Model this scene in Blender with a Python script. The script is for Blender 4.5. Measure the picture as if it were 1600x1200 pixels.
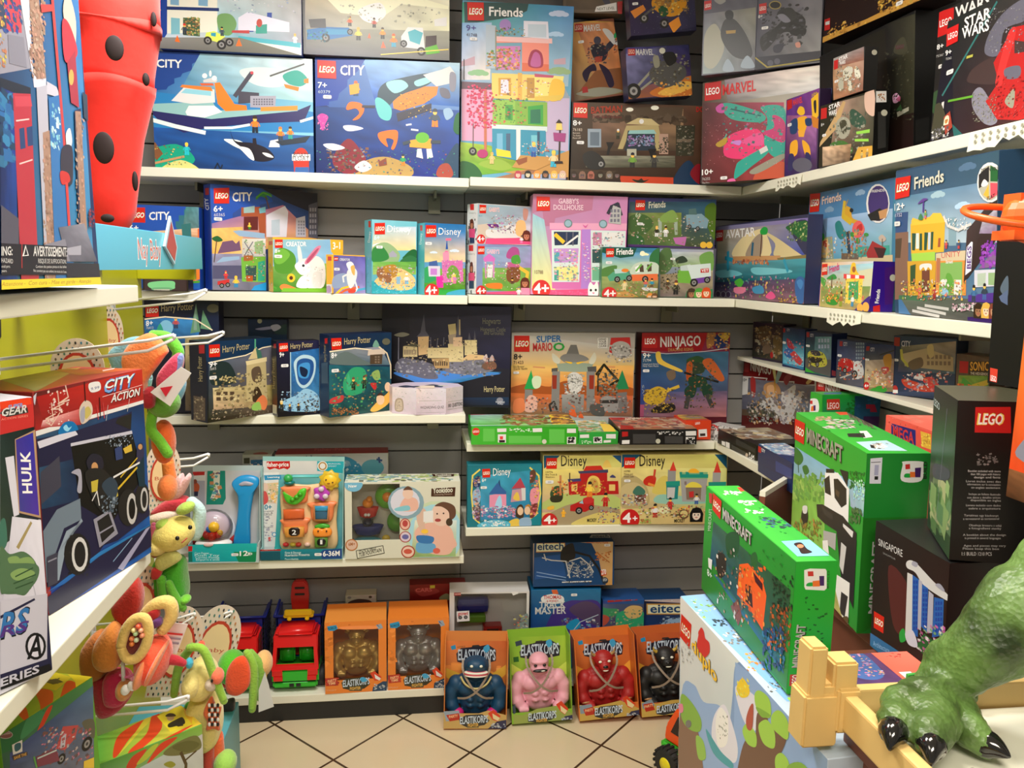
import bpy, bmesh, math, random
from mathutils import Vector, Matrix, Euler
R = math.radians
scene = bpy.context.scene
for o in list(bpy.data.objects): bpy.data.objects.remove(o)
COL = scene.collection
# ---------------------------------------------------------------- camera
YAW, PITCH, ROLL, FPX = .133462, .143847, .020701, 1235.0
EYE = Vector((0, 0, 1.65))
fw = Vector((math.sin(YAW)*math.cos(PITCH), math.cos(YAW)*math.cos(PITCH), -math.sin(PITCH)))
r0 = Vector((math.cos(YAW), -math.sin(YAW), 0)); u0 = r0.cross(fw)
rt = r0*math.cos(ROLL)+u0*math.sin(ROLL); up = -r0*math.sin(ROLL)+u0*math.cos(ROLL)
cd = bpy.data.cameras.new('camera'); cam = bpy.data.objects.new('camera', cd); COL.objects.link(cam)
cd.sensor_width = 36; cd.lens = FPX/1600*36; cd.clip_start = .02
cam.matrix_world = Matrix(((rt.x, up.x, -fw.x, 0), (rt.y, up.y, -fw.y, 0), (rt.z, up.z, -fw.z, 1.65), (0, 0, 0, 1)))
scene.camera = cam
def at(x, y, d):
    "world point seen at frame position (x, y) at distance d into the shop"
    v = fw*FPX+rt*(x-800)-up*(y-600)
    return EYE+v*(d/v.y)
# ---------------------------------------------------------------- light
scene.view_settings.view_transform = 'Standard'; scene.view_settings.look = 'None'
scene.view_settings.gamma = 1; scene.view_settings.use_curve_mapping = False
scene.view_settings.exposure = 0.0
w = bpy.data.worlds.new('shop_air'); scene.world = w; w.use_nodes = True
w.node_tree.nodes['Background'].inputs[0].default_value = (1, .93, .82, 1)
w.node_tree.nodes['Background'].inputs[1].default_value = .34
def area(name, loc, sx, sy, e, col=(1, .9, .76), rot=(0, 0, 0)):
    l = bpy.data.lights.new(name, 'AREA'); l.shape = 'RECTANGLE'; l.size = sx; l.size_y = sy; l.energy = e; l.color = col
    o = bpy.data.objects.new(name, l); COL.objects.link(o); o.location = loc; o.rotation_euler = rot
area('ceiling_lamp', (-.25, 1.75, 2.68), .55, .35, 31, (1, .97, .92))
area('ceiling_lamp', (.45, 1.1, 2.68), .6, .35, 22)
area('ceiling_lamp', (0, -.5, 2.68), .9, .5, 38)
area('ceiling_lamp', (-.9, .3, 2.68), .5, .5, 12)
# ---------------------------------------------------------------- helpers
def lin(c):
    f = lambda v: v/12.92 if v <= .04045 else ((v+.055)/1.055)**2.4
    return tuple(f(int(ch, 16)/15) for ch in c)
def mat(name, c, rough=.5, metal=0, bump=0, scale=40, sheen=0, noise=0, coat=0, alpha=None):
    m = bpy.data.materials.new(name); m.use_nodes = True; nt = m.node_tree; b = nt.nodes['Principled BSDF']
    col = (*lin(c), 1) if isinstance(c, str) else (*c, 1)
    b.inputs['Base Color'].default_value = col; b.inputs['Roughness'].default_value = rough; b.inputs['Metallic'].default_value = metal
    b.inputs['Sheen Weight'].default_value = sheen; b.inputs['Coat Weight'].default_value = coat
    if bump or noise:
        tc = nt.nodes.new('ShaderNodeTexCoord'); n = nt.nodes.new('ShaderNodeTexNoise'); n.inputs['Scale'].default_value = scale; n.inputs['Detail'].default_value = 4
        nt.links.new(tc.outputs['Object'], n.inputs['Vector'])
        if bump:
            bp = nt.nodes.new('ShaderNodeBump'); bp.inputs['Strength'].default_value = bump; bp.inputs['Distance'].default_value = .004
            nt.links.new(n.outputs['Fac'], bp.inputs['Height']); nt.links.new(bp.outputs['Normal'], b.inputs['Normal'])
        if noise:
            mx = nt.nodes.new('ShaderNodeMix'); mx.data_type = 'RGBA'; mx.inputs[6].default_value = tuple(v*(1-noise) for v in col[:3])+(1,)
            mx.inputs[7].default_value = tuple(min(1, v*(1+noise)) for v in col[:3])+(1,)
            nt.links.new(n.outputs['Fac'], mx.inputs[0]); nt.links.new(mx.outputs[2], b.inputs['Base Color'])
    return m
def clear(name, tint=(1, 1, 1), g=.12):
    m = bpy.data.materials.new(name); m.use_nodes = True; nt = m.node_tree; nt.nodes.clear()
    out = nt.nodes.new('ShaderNodeOutputMaterial'); mx = nt.nodes.new('ShaderNodeMixShader')
    t = nt.nodes.new('ShaderNodeBsdfTransparent'); t.inputs[0].default_value = (*tint, 1)
    gl = nt.nodes.new('ShaderNodeBsdfGlossy'); gl.inputs['Roughness'].default_value = .08
    fr = nt.nodes.new('ShaderNodeFresnel'); fr.inputs[0].default_value = 1.35
    ad = nt.nodes.new('ShaderNodeMath'); ad.operation = 'MULTIPLY'; ad.inputs[1].default_value = g*8
    nt.links.new(fr.outputs[0], ad.inputs[0]); nt.links.new(ad.outputs[0], mx.inputs[0])
    nt.links.new(t.outputs[0], mx.inputs[1]); nt.links.new(gl.outputs[0], mx.inputs[2]); nt.links.new(mx.outputs[0], out.inputs[0])
    return m
CARD = mat('printed_card', 'fff', .36)
_a = CARD.node_tree.nodes.new('ShaderNodeVertexColor'); _a.layer_name = 'Col'
CARD.node_tree.links.new(_a.outputs['Color'], CARD.node_tree.nodes['Principled BSDF'].inputs['Base Color'])
PLASTIC = clear('clear_plastic')
_m = {}
def pl(c, rough=.35):      # coloured plastic / fabric by colour
    k = ('p', c, rough)
    if k not in _m: _m[k] = mat('plastic_'+c, c, rough)
    return _m[k]
def fab(c):
    k = ('f', c)
    if k not in _m: _m[k] = mat('plush_'+c, c, .9, bump=.5, scale=180, sheen=.4, noise=.12)
    return _m[k]
def link(name, me, m=None, parent=None):
    o = bpy.data.objects.new(name, me); COL.objects.link(o)
    if m is not None: me.materials.clear(); me.materials.append(m)
    if parent is not None: o.parent = parent
    return o
def tag(o, label=None, cat=None, group=None, kind=None):
    for k, v in (('label', label), ('category', cat), ('group', group), ('kind', kind)):
        if v: o[k] = v
    return o
def empty(name, loc=(0, 0, 0), rz=0):
    o = bpy.data.objects.new(name, None); COL.objects.link(o); o.location = loc; o.rotation_euler = (0, 0, rz); o.empty_display_size = .05
    return o
def mesh(bm, smooth=False):
    me = bpy.data.meshes.new('shape'); bmesh.ops.recalc_face_normals(bm, faces=bm.faces); bm.to_mesh(me); bm.free()
    if smooth: me.polygons.foreach_set('use_smooth', [True]*len(me.polygons))
    return me
def bx(bm, x0, y0, z0, x1, y1, z1, mtx=None):
    vs = [bm.verts.new((x, y, z)) for x in (x0, x1) for y in (y0, y1) for z in (z0, z1)]
    if mtx: bmesh.ops.transform(bm, matrix=mtx, verts=vs)
    for f in ((0, 1, 3, 2), (4, 6, 7, 5), (0, 4, 5, 1), (2, 3, 7, 6), (0, 2, 6, 4), (1, 5, 7, 3)): bm.faces.new([vs[i] for i in f])
    return vs
def box(name, a, b, m, parent=None, bev=.002, seg=2):
    bm = bmesh.new(); bx(bm, *a, *b)
    if bev: bmesh.ops.bevel(bm, geom=bm.edges[:], offset=bev, segments=seg, affect='EDGES', profile=.6)
    return link(name, mesh(bm), m, parent)
def ball(bm, c, r, seg=20, rot=None):
    r = r if hasattr(r, '__len__') else (r, r, r)
    g = bmesh.ops.create_uvsphere(bm, u_segments=seg, v_segments=seg//2+2, radius=1)
    M = Matrix.Translation(c) @ (rot.to_matrix().to_4x4() if rot else Matrix()) @ Matrix.Diagonal((*r, 1))
    bmesh.ops.transform(bm, matrix=M, verts=g['verts'])
def blob(name, parent, c, r, m, rot=None):
    bm = bmesh.new(); ball(bm, c, r, 22, rot); return link(name, mesh(bm, True), m, parent)
def tube(bm, pts, rad, n=10, cap=True):
    pts = [Vector(p) for p in pts]; rad = rad if hasattr(rad, '__len__') else [rad]*len(pts); rings = []
    for i, p in enumerate(pts):
        t = (pts[min(i+1, len(pts)-1)]-pts[max(i-1, 0)]).normalized()
        a = t.orthogonal().normalized() if i == 0 else (a-t*a.dot(t)).normalized()
        b = t.cross(a)
        rings.append([bm.verts.new(p+(a*math.cos(2*math.pi*k/n)+b*math.sin(2*math.pi*k/n))*rad[i]) for k in range(n)])
    for A, B in zip(rings, rings[1:]):
        for k in range(n): bm.faces.new((A[k], A[(k+1) % n], B[(k+1) % n], B[k]))
    if cap: bm.faces.new(rings[0]); bm.faces.new(rings[-1][::-1])
def spl(pts, n=6, closed=False):
    pts = [Vector(p) for p in pts]; L = len(pts); out = []
    for i in range(L if closed else L-1):
        g = lambda j: pts[j % L] if closed else pts[min(max(j, 0), L-1)]
        a, b, c, d = g(i-1), g(i), g(i+1), g(i+2)
        for k in range(n):
            t = k/n; out.append(.5*((2*b)+(c-a)*t+(2*a-5*b+4*c-d)*t*t+(3*b-a-3*c+d)*t**3))
    if not closed: out.append(pts[-1])
    return out
def limb(name, parent, pts, rad, m, n=12):
    "soft stuffed limb through points, round at both ends"
    P = spl(pts, 5); k = len(P); rr = []
    for i in range(k):
        t = i/(k-1)*(len(rad)-1); j = min(int(t), len(rad)-2); q = rad[j]+(rad[j+1]-rad[j])*(t-j)
        rr.append(q)
    bm = bmesh.new(); tube(bm, P, rr, n); ball(bm, P[0], rr[0], 12); ball(bm, P[-1], rr[-1], 12)
    return link(name, mesh(bm, True), m, parent)
def pad(name, parent, pts, th, m, smooth=True, puff=True):
    "stuffed or cut shape: closed outline (3D points in one upright plane) given real thickness th"
    P = spl(pts, 5, True) if smooth else [Vector(p) for p in pts]
    c = sum(P, Vector())/len(P); nrm = Vector()
    for a, b in zip(P, P[1:]+P[:1]): nrm += (a-c).cross(b-c)
    nrm.normalize(); bm = bmesh.new()
    prof = [(1, 0), (.97, .45), (.88, .75), (.7, .93), (.4, 1)] if puff else [(1, .8), (.985, 1)]
    for s in (1, -1):
        prev = None
        for q, h in prof:
            ring = [bm.verts.new(c+(p-c)*q+nrm*s*h*th/2) for p in P]
            if prev:
                for i in range(len(P)): bm.faces.new((prev[i], prev[(i+1) % len(P)], ring[(i+1) % len(P)], ring[i]))
            elif not puff:
                if s == 1: first = ring
                else:
                    for i in range(len(P)): bm.faces.new((first[i], first[(i+1) % len(P)], ring[(i+1) % len(P)], ring[i]))
            prev = ring
        bm.faces.new(prev)
    bmesh.ops.remove_doubles(bm, verts=bm.verts, dist=1e-5)
    return link(name, mesh(bm, puff), m, parent)
def px(d, *xy): return [at(x, y, d) for x, y in zip(xy[::2], xy[1::2])]
def fuse(bm, voxel, smooth=6):
    me = bpy.data.meshes.new('t'); bm.to_mesh(me); bm.free(); o = bpy.data.objects.new('t', me); COL.objects.link(o)
    r = o.modifiers.new('r', 'REMESH'); r.mode = 'VOXEL'; r.voxel_size = voxel
    if smooth: s = o.modifiers.new('s', 'SMOOTH'); s.iterations = smooth; s.factor = .5
    dg = bpy.context.evaluated_depsgraph_get(); out = bpy.data.meshes.new_from_object(o.evaluated_get(dg))
    bpy.data.objects.remove(o); out.polygons.foreach_set('use_smooth', [True]*len(out.polygons)); return out
def lathe(name, parent, c, prof, m, n=28, axis='Z'):
    bm = bmesh.new(); rings = []
    for r, z in prof: rings.append([bm.verts.new((r*math.cos(2*math.pi*k/n), r*math.sin(2*math.pi*k/n), z)) for k in range(n)])
    for A, B in zip(rings, rings[1:]):
        for k in range(n): bm.faces.new((A[k], A[(k+1) % n], B[(k+1) % n], B[k]))
    bm.faces.new(rings[0]); bm.faces.new(rings[-1])
    rot = {'Z': Matrix(), 'Y': Matrix.Rotation(R(90), 4, 'X'), 'X': Matrix.Rotation(R(90), 4, 'Y')}[axis]
    bmesh.ops.transform(bm, matrix=Matrix.Translation(c) @ rot, verts=bm.verts)
    o = link(name, mesh(bm, True), m, parent); return o
# ---------------------------------------------------------------- printed artwork (vector shapes in millimetres on a face)
BOXES = [
('T1','wide blue box with an orange and white ship and an orca, on the top shelf','boxed sets on the top shelf',-0.819,2.797,1.956,0.0,0.2,0.0,0.508,0.090,0.367,'248',None),
('T2','blue box with an orange submarine, on the top shelf','boxed sets on the top shelf',-0.306,2.816,1.958,-3.6,0.5,0.1,0.481,0.090,0.377,'137',None),
('T1b','box showing a station and a yellow quad bike, lying on top of the ship box','boxed sets on the top shelf',-0.783,2.774,2.325,0.0,0.3,-0.3,0.443,0.070,0.260,'348',None),
('T2b','grey box with a blue sports car and a white van, above the submarine box','boxed sets on the top shelf',-0.339,2.792,2.336,0.0,0.2,-0.6,0.479,0.070,0.287,'666',None),
('T3','tall pale blue box picturing a pink, yellow, green and teal tower house','boxed sets on the top shelf',0.182,2.832,1.963,-1.8,0.2,0.2,0.383,0.050,0.586,'6ac',None),
('T4','wide dark brown box showing a cave hideout with a black motorcycle, on the top shelf','boxed sets on the top shelf',0.573,2.835,1.962,-3.1,0.9,-0.2,0.471,0.080,0.276,'211',None),
('T5','tilted orange box with a dark armoured figure standing in a desert','boxed sets on the top shelf',0.577,2.869,2.241,3.6,0.8,-10.9,0.200,0.050,0.264,'854',None),
('T5b','grey box with a red corner patch, at the upper frame edge above the armoured figure','boxed sets on the top shelf',0.536,2.870,2.540,-9.2,-1.3,0.3,0.207,0.060,0.201,'654',None),
('T6','purple box with a skeletal motorcycle amid flames, on top of the dark cave box','boxed sets on the top shelf',0.761,2.780,2.242,1.1,1.3,-6.3,0.231,0.060,0.172,'335',None),
('T7','dark purple box with an orange rocket buggy, at the upper frame edge','boxed sets on the top shelf',0.749,2.738,2.439,-2.3,-0.6,-7.1,0.227,0.060,0.207,'224',None),
('T10','dark pink box with a teal and magenta flying figure, on the top shelf','boxed sets on the top shelf',1.019,2.736,1.961,-46.4,-1.8,-0.9,0.400,0.090,0.338,'433',None),
('T8','grey box with a dark cloaked figure, upper left of two on the pink corner box','boxed sets on the top shelf',0.981,2.679,2.308,-37.2,-1.3,-0.5,0.177,0.040,0.296,'445',None),
('T9','grey box with a black jet bike, upper right of two on the pink corner box','boxed sets on the top shelf',1.121,2.569,2.308,-35.9,-1.0,-0.6,0.201,0.040,0.257,'334',None),
('T11','narrow purple box with a yellow and blue figure, on the right top shelf','boxed sets on the top shelf',1.191,2.456,1.961,-83.5,-2.4,-0.1,0.171,0.040,0.235,'324',None),
('T12','black and tan box with a green lasered fighter ship, on the right top shelf','boxed sets on the top shelf',1.182,2.226,1.961,-82.0,-1.8,-0.4,0.224,0.048,0.171,'111',None),
('T13','small brown box with a grey walker, standing on the green fighter ship box','boxed sets on the top shelf',1.176,2.164,2.135,-83.5,-2.6,-0.3,0.129,0.041,0.112,'111',None),
('T14','large plain black box with a faint tower and pink blossoms, behind two small boxes','boxed sets on the top shelf',1.263,2.368,1.961,-83.1,-2.8,-2.9,0.395,0.090,0.350,'111',None),
('T15','black box with a gold city skyline strip, on top of the large plain black box','boxed sets on the top shelf',1.222,2.329,2.335,-83.1,-0.1,-0.2,0.411,0.090,0.286,'211',None),
('T16','black box with a big red and grey winged spaceship, rightmost on the top shelf','boxed sets on the top shelf',1.217,1.775,1.964,-92.8,3.5,-0.0,0.307,0.045,0.272,'111',None),
('T17','black box peeking out behind the red spaceship box','boxed sets on the top shelf',1.292,1.883,1.961,-89.0,-1.3,-0.3,0.400,0.050,0.330,'111',None),
('S1','large blue box with a palm, an apartment tower and a sunset, on the second shelf','boxed sets on the second shelf',-0.656,2.802,1.561,29.1,-0.3,0.7,0.378,0.070,0.351,'248',None),
('S0','blue box half hidden by the light blue banner, leftmost on the second shelf','boxed sets on the second shelf',-0.936,2.836,1.562,-1.0,1.0,0.9,0.235,0.070,0.278,'25b',None),
('S0b','small black box with a mint green van, below the light blue banner','boxed sets on the second shelf',-0.859,2.746,1.559,-1.2,0.1,0.8,0.143,0.060,0.062,'211',None),
('S2','yellow sided box with a white rabbit and a carrot','boxed sets on the second shelf',-0.452,2.795,1.558,23.9,-0.3,0.3,0.247,0.060,0.184,'eb3',None),
('S3','small yellow sided box with a white unicorn on a rainbow','boxed sets on the second shelf',-0.253,2.758,1.557,36.2,0.4,0.2,0.134,0.035,0.131,'fb3',None),
('S4','turquoise box with a golden coach and green trees','boxed sets on the second shelf',-0.121,2.778,1.558,19.6,0.2,0.3,0.163,0.082,0.251,'6bc',None),
('S5','turquoise box with a pink castle and a blue spire','boxed sets on the second shelf',0.059,2.779,1.557,18.0,-0.1,0.2,0.153,0.082,0.246,'6bc',None),
('S6b','white spined box with a pink gazebo and tree house, lower of a stack of two','boxed sets on the second shelf',0.235,2.768,1.563,14.8,0.6,0.4,0.209,0.101,0.173,'ddd',None),
('S6a','white spined box with a purple boat, upper of a stack of two','boxed sets on the second shelf',0.240,2.789,1.737,19.9,-1.1,-0.0,0.216,0.084,0.137,'ddd',None),
('S7','big pink box with a four by three room doll house','boxed sets on the second shelf',0.437,2.802,1.564,-1.3,1.1,0.2,0.340,0.090,0.351,'c9b',None),
('S8','dark green and purple box with a garden arch and a small car','boxed sets on the second shelf',0.789,2.820,1.740,-0.1,0.6,-0.4,0.328,0.060,0.175,'438',None),
('S9','box with a white and orange camper trailer and a small car','boxed sets on the second shelf',0.682,2.761,1.561,-0.7,0.2,0.1,0.208,0.035,0.175,'475',None),
('S10','box with a green, white and purple rescue van, right of the camper box','boxed sets on the second shelf',0.901,2.787,1.562,-0.6,0.8,0.0,0.211,0.060,0.178,'556',None),
('S11','violet box with a pale tent over a blue lagoon, in the shelf corner','boxed sets on the second shelf',1.198,3.001,1.561,-89.1,-1.4,-0.2,0.699,0.050,0.271,'335',None),
('S12','tall blue box with coloured sea animals hanging from a post','boxed sets on the second shelf',1.287,2.440,1.562,-93.4,-2.2,0.1,0.514,0.080,0.344,'48a',None),
('S13','low box with a yellow temple picture and a plain purple side','boxed sets on the second shelf',1.202,2.203,1.561,-93.2,0.1,-0.0,0.290,0.061,0.129,'318',None),
('S14','very large blue box with a yellow town house and a purple roof','boxed sets on the second shelf',1.210,1.841,1.562,-92.0,-5.1,0.2,0.358,0.060,0.346,'246',None),
('H0','dark blue box with green spires behind the plush toys, leftmost on the third shelf','boxed sets on the third shelf',-0.880,2.796,1.140,0.6,2.4,0.2,0.241,0.080,0.382,'113',None),
('H0b','small dark blue box far back against the slat wall, behind the navy boxes','boxed sets on the third shelf',-0.577,2.980,1.137,-0.1,0.7,0.3,0.138,0.050,0.315,'135',None),
('H1','navy box with a sandstone gate tower, turned to show its left spine','boxed sets on the third shelf',-0.640,2.622,1.137,47.8,-0.5,0.2,0.257,0.089,0.264,'123',None),
('H2','narrow navy box with a blue and white crest banner','boxed sets on the third shelf',-0.436,2.725,1.136,25.0,0.1,0.1,0.148,0.058,0.259,'112',None),
('H3','navy box with a green underwater scene, turned beside the narrow crest box','boxed sets on the third shelf',-0.263,2.714,1.136,34.7,-0.8,-0.0,0.250,0.063,0.283,'124',None),
('H4','large black box with a sandstone castle on a rocky shore','boxed sets on the third shelf',-0.095,2.947,1.141,-6.6,1.0,0.5,0.478,0.080,0.377,'112',None),
('M1','white and orange box with a grey horned fortress and two green cone roofs','boxed sets on the third shelf',0.393,2.950,1.032,0.3,0.8,-0.2,0.482,0.080,0.383,'bbb',None),
('M2','red topped box with a dark green robot and a golden blade','boxed sets on the third shelf',0.906,2.955,1.033,1.7,1.7,-0.5,0.362,0.070,0.385,'512',None),
('G1','bright green box lying flat, longest of the flat boxes','flat lying boxes on the third shelf',0.226,2.738,1.032,-0.7,-3.2,0.2,0.384,0.185,0.065,'3a3',None),
('G2','small green box lying flat between the long green and the black one','flat lying boxes on the third shelf',0.612,2.727,1.031,1.9,-2.2,0.1,0.147,0.185,0.046,'3a4',None),
('G3','black fronted box lying flat with a red and tan top','flat lying boxes on the third shelf',0.762,2.719,1.031,-0.8,-2.7,0.0,0.287,0.185,0.057,'222',None),
('G4','red ended box lying flat with an orange top, near the shelf corner','flat lying boxes on the third shelf',1.030,2.781,1.035,-0.6,1.5,-0.3,0.098,0.140,0.071,'d42',None),
('G5','flat box with a white and grey splattered end, turned in the shelf corner','flat lying boxes on the third shelf',1.136,2.802,1.031,-52.8,-0.5,0.1,0.110,0.060,0.059,'ccc',None),
('G6','black sided box with a streaky brown top, lying flat on the right shelf','flat lying boxes on the third shelf',1.138,2.734,1.031,-85.4,-0.4,-0.2,0.278,0.200,0.053,'111',None),
('G7','navy sided box with a pale blue top, lying flat next to the black sided one','flat lying boxes on the third shelf',1.106,2.324,1.031,-93.0,-2.3,-0.0,0.251,0.085,0.089,'236',None),
('N1','dark red topped box with a white dragon, leaning in the corner','boxed sets on the third shelf',1.361,3.037,1.031,-76.5,-1.5,-0.3,0.421,0.050,0.272,'511',None),
('NR','red box mostly hidden behind the green boxes, showing only its upper edge','boxed sets on the third shelf',1.323,2.400,1.031,-85.0,0.1,0.0,0.130,0.030,0.289,'811',None),
('C1','dark box with brown dinosaurs, first in the small back row','small boxes in the back row under the right shelf',1.337,2.922,1.326,-76.8,-2.1,-0.1,0.173,0.060,0.143,'213',None),
('C2','small blue box with a red and blue crane, second in the back row','small boxes in the back row under the right shelf',1.335,2.668,1.326,-80.7,-2.1,-0.1,0.122,0.050,0.141,'125',None),
('C3','small blue box with a yellow and black car','small boxes in the back row under the right shelf',1.323,2.481,1.326,-76.3,-2.0,-0.2,0.119,0.060,0.141,'125',None),
('C4','small box with a red car and a white motorcycle','small boxes in the back row under the right shelf',1.308,2.259,1.326,-77.9,-1.8,-0.2,0.115,0.060,0.133,'236',None),
('C5','small box with a helicopter over flames','small boxes in the back row under the right shelf',1.315,2.117,1.326,-70.3,-2.1,-0.8,0.096,0.060,0.136,'125',None),
('C6','larger blue box with red speedboats before a harbour','small boxes in the back row under the right shelf',1.346,2.032,1.326,-63.2,-1.8,-1.4,0.172,0.060,0.165,'235',None),
('C7','box with a bright green hill picture and yellow title, rightmost of the back row','small boxes in the back row under the right shelf',1.397,1.842,1.326,-76.3,-2.2,-1.0,0.095,0.060,0.135,'543',None),
('F1','open grey and teal toy package holding a white dome push toy','boxes on the fourth shelf',-0.750,2.744,0.618,0.4,0.6,0.9,0.236,0.120,0.329,'bcc',('o',0.07,0.08)),
('F2','open white and teal toy package holding a cream garden activity board','boxes on the fourth shelf',-0.511,2.757,0.618,0.0,0.4,0.9,0.284,0.100,0.360,'9cc',('o',0.04,0.06)),
('F3','white window box with dotted top and a picture of a bathing toddler','boxes on the fourth shelf',-0.218,2.758,0.613,-0.6,-0.4,-0.0,0.408,0.109,0.282,'ddc',('w',25,69,193,295)),
('F4','big pale box with a red lid, behind the garden activity package','boxes on the fourth shelf',-0.483,2.930,0.615,1.8,0.5,0.1,0.413,0.100,0.342,'bba',None),
('F5','small pale box behind the dome push toy package','boxes on the fourth shelf',-0.604,2.945,0.615,1.6,1.0,0.4,0.106,0.080,0.339,'bba',None),
('D1','teal box with a yellow frame and two small castles','boxes on the fourth shelf',0.218,2.775,0.716,-0.6,0.4,-0.3,0.273,0.060,0.233,'178',None),
('D2','yellow box with a red fire station and a red truck','boxes on the fourth shelf',0.494,2.780,0.716,-1.9,0.5,-0.0,0.294,0.080,0.263,'dc8',None),
('D3','yellow box with a grey castle and red cone roofs','boxes on the fourth shelf',0.788,2.762,0.718,-3.2,1.8,-0.2,0.400,0.080,0.265,'dc8',None),
('E1','orange window box with a golden figure inside','orange window boxes on the bottom shelf',-0.294,2.757,0.101,1.4,0.0,0.0,0.221,0.160,0.275,'e83',('w',30,49,192,249)),
('E2','orange window box with a silver figure inside','orange window boxes on the bottom shelf',-0.068,2.763,0.101,-0.3,0.1,-0.0,0.223,0.160,0.276,'e83',('w',28,51,193,252)),
('P1','orange box on the floor holding a navy shark headed figure','monster figure boxes on the floor',0.132,2.646,0.007,-4.4,2.7,0.5,0.227,0.090,0.329,'d84',('o',0.06,0.086)),
('P2','lime green box on the floor holding a pale pink figure','monster figure boxes on the floor',0.381,2.645,0.010,-1.6,5.6,-2.6,0.224,0.090,0.319,'8b3',('o',0.05,0.086)),
('P3','orange box on the floor holding a red bull headed figure','monster figure boxes on the floor',0.630,2.637,0.012,-2.3,7.0,-4.6,0.225,0.090,0.309,'d73',('o',0.06,0.086)),
('P4','orange box on the floor holding a black bull headed figure','monster figure boxes on the floor',0.865,2.632,0.017,-3.1,10.3,-4.1,0.232,0.090,0.309,'c63',('o',0.06,0.086)),
('K2','blue box with a mountain track picture, under the worn metal kit box','boxes on the bottom shelf',0.478,2.861,0.104,-2.8,1.0,-0.4,0.274,0.150,0.323,'169',None),
('K1','worn blue and tan box showing a metal motor scooter kit','boxes on the bottom shelf',0.484,2.869,0.439,-3.3,4.5,-0.9,0.316,0.120,0.171,'147',None),
('K3','blue box with a green dragon train picture, right of the mountain track box','boxes on the bottom shelf',0.763,2.852,0.104,-1.3,1.8,-0.5,0.165,0.120,0.274,'259',None),
('K4','blue and cream box half hidden behind the black figure box','boxes on the bottom shelf',0.929,2.862,0.105,-1.5,1.9,-0.4,0.186,0.120,0.264,'147',None),
('K5','white window box with a blue and yellow toy truck inside','boxes on the bottom shelf',0.162,2.851,0.101,-3.1,0.3,-0.2,0.304,0.100,0.333,'ddd',('w',19,133,294,334)),
('K6','dark red box far back on the bottom shelf','boxes on the bottom shelf',0.012,2.960,0.101,0.0,0.1,-0.1,0.219,0.060,0.324,'711',None),
('K7','pale box behind the golden figure box','boxes on the bottom shelf',-0.236,2.970,0.101,0.3,0.1,0.1,0.118,0.060,0.285,'bba',None),
('DU','large white and pale blue box with trees and a polar bear','boxes stacked on the brown counter',0.513,1.315,0.591,-88.5,-2.3,-0.1,0.490,0.072,0.478,'bcd',None),
('MU','bright green box with an orange pumpkin house, standing on the large pale box','boxes stacked on the brown counter',0.537,1.327,1.078,-92.1,-0.4,0.7,0.361,0.059,0.193,'3a3',None),
('MP','bright green box with a black and white pixel panda, on the counter','boxes stacked on the brown counter',0.982,1.847,0.934,-99.6,-1.7,0.5,0.437,0.124,0.376,'3a3',None),
('MG','green box with a dark blue front, behind the panda box','boxes stacked on the brown counter',1.235,2.200,1.031,4.0,-0.0,-0.0,0.200,0.060,0.266,'3a3',None),
('ME','coral pink box between the panda box and the tall black box','boxes stacked on the brown counter',1.193,1.814,1.031,-94.3,0.0,0.2,0.202,0.120,0.277,'e65',None),
('SG','low black box with a blue windowed building, under the tall black box','boxes stacked on the brown counter',0.906,1.363,0.931,-93.1,-2.1,-0.3,0.228,0.101,0.255,'211',None),
('BL','tall black box with a large red badge and white text lines','boxes stacked on the brown counter',0.965,1.311,1.192,-115.1,-2.3,0.0,0.187,0.200,0.265,'111',None),
('TB','black box with a small red badge, on top of the tall black box','boxes stacked on the brown counter',1.040,1.290,1.465,-82.5,-2.5,-0.2,0.280,0.100,0.253,'111',None),
('PL','big red and blue box with a black armoured truck','boxes on the left stand',-0.540,1.219,1.115,75.3,-0.0,-0.1,0.273,0.130,0.344,'a33',None),
('HU','tall white and red box with a green fist picture','boxes on the left stand',-0.588,0.830,1.115,59.9,0.1,-0.3,0.250,0.120,0.364,'ccd',None),
('FS','very tall box with a fire station picture and a yellow bottom strip','boxes on the left stand',-0.465,0.984,1.615,92.4,1.3,0.2,0.345,0.120,0.433,'136',None),
('JA','green and yellow striped box with a red off road car, under the lower left shelf','boxes on the left stand',-0.649,1.287,0.626,68.2,2.4,0.3,0.199,0.089,0.253,'6a3',None),
('JB','green and red striped box with a savanna tree, at the lower frame edge','boxes on the left stand',-0.644,1.616,0.349,37.5,0.6,0.2,0.227,0.113,0.255,'5a4',None)
]
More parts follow.
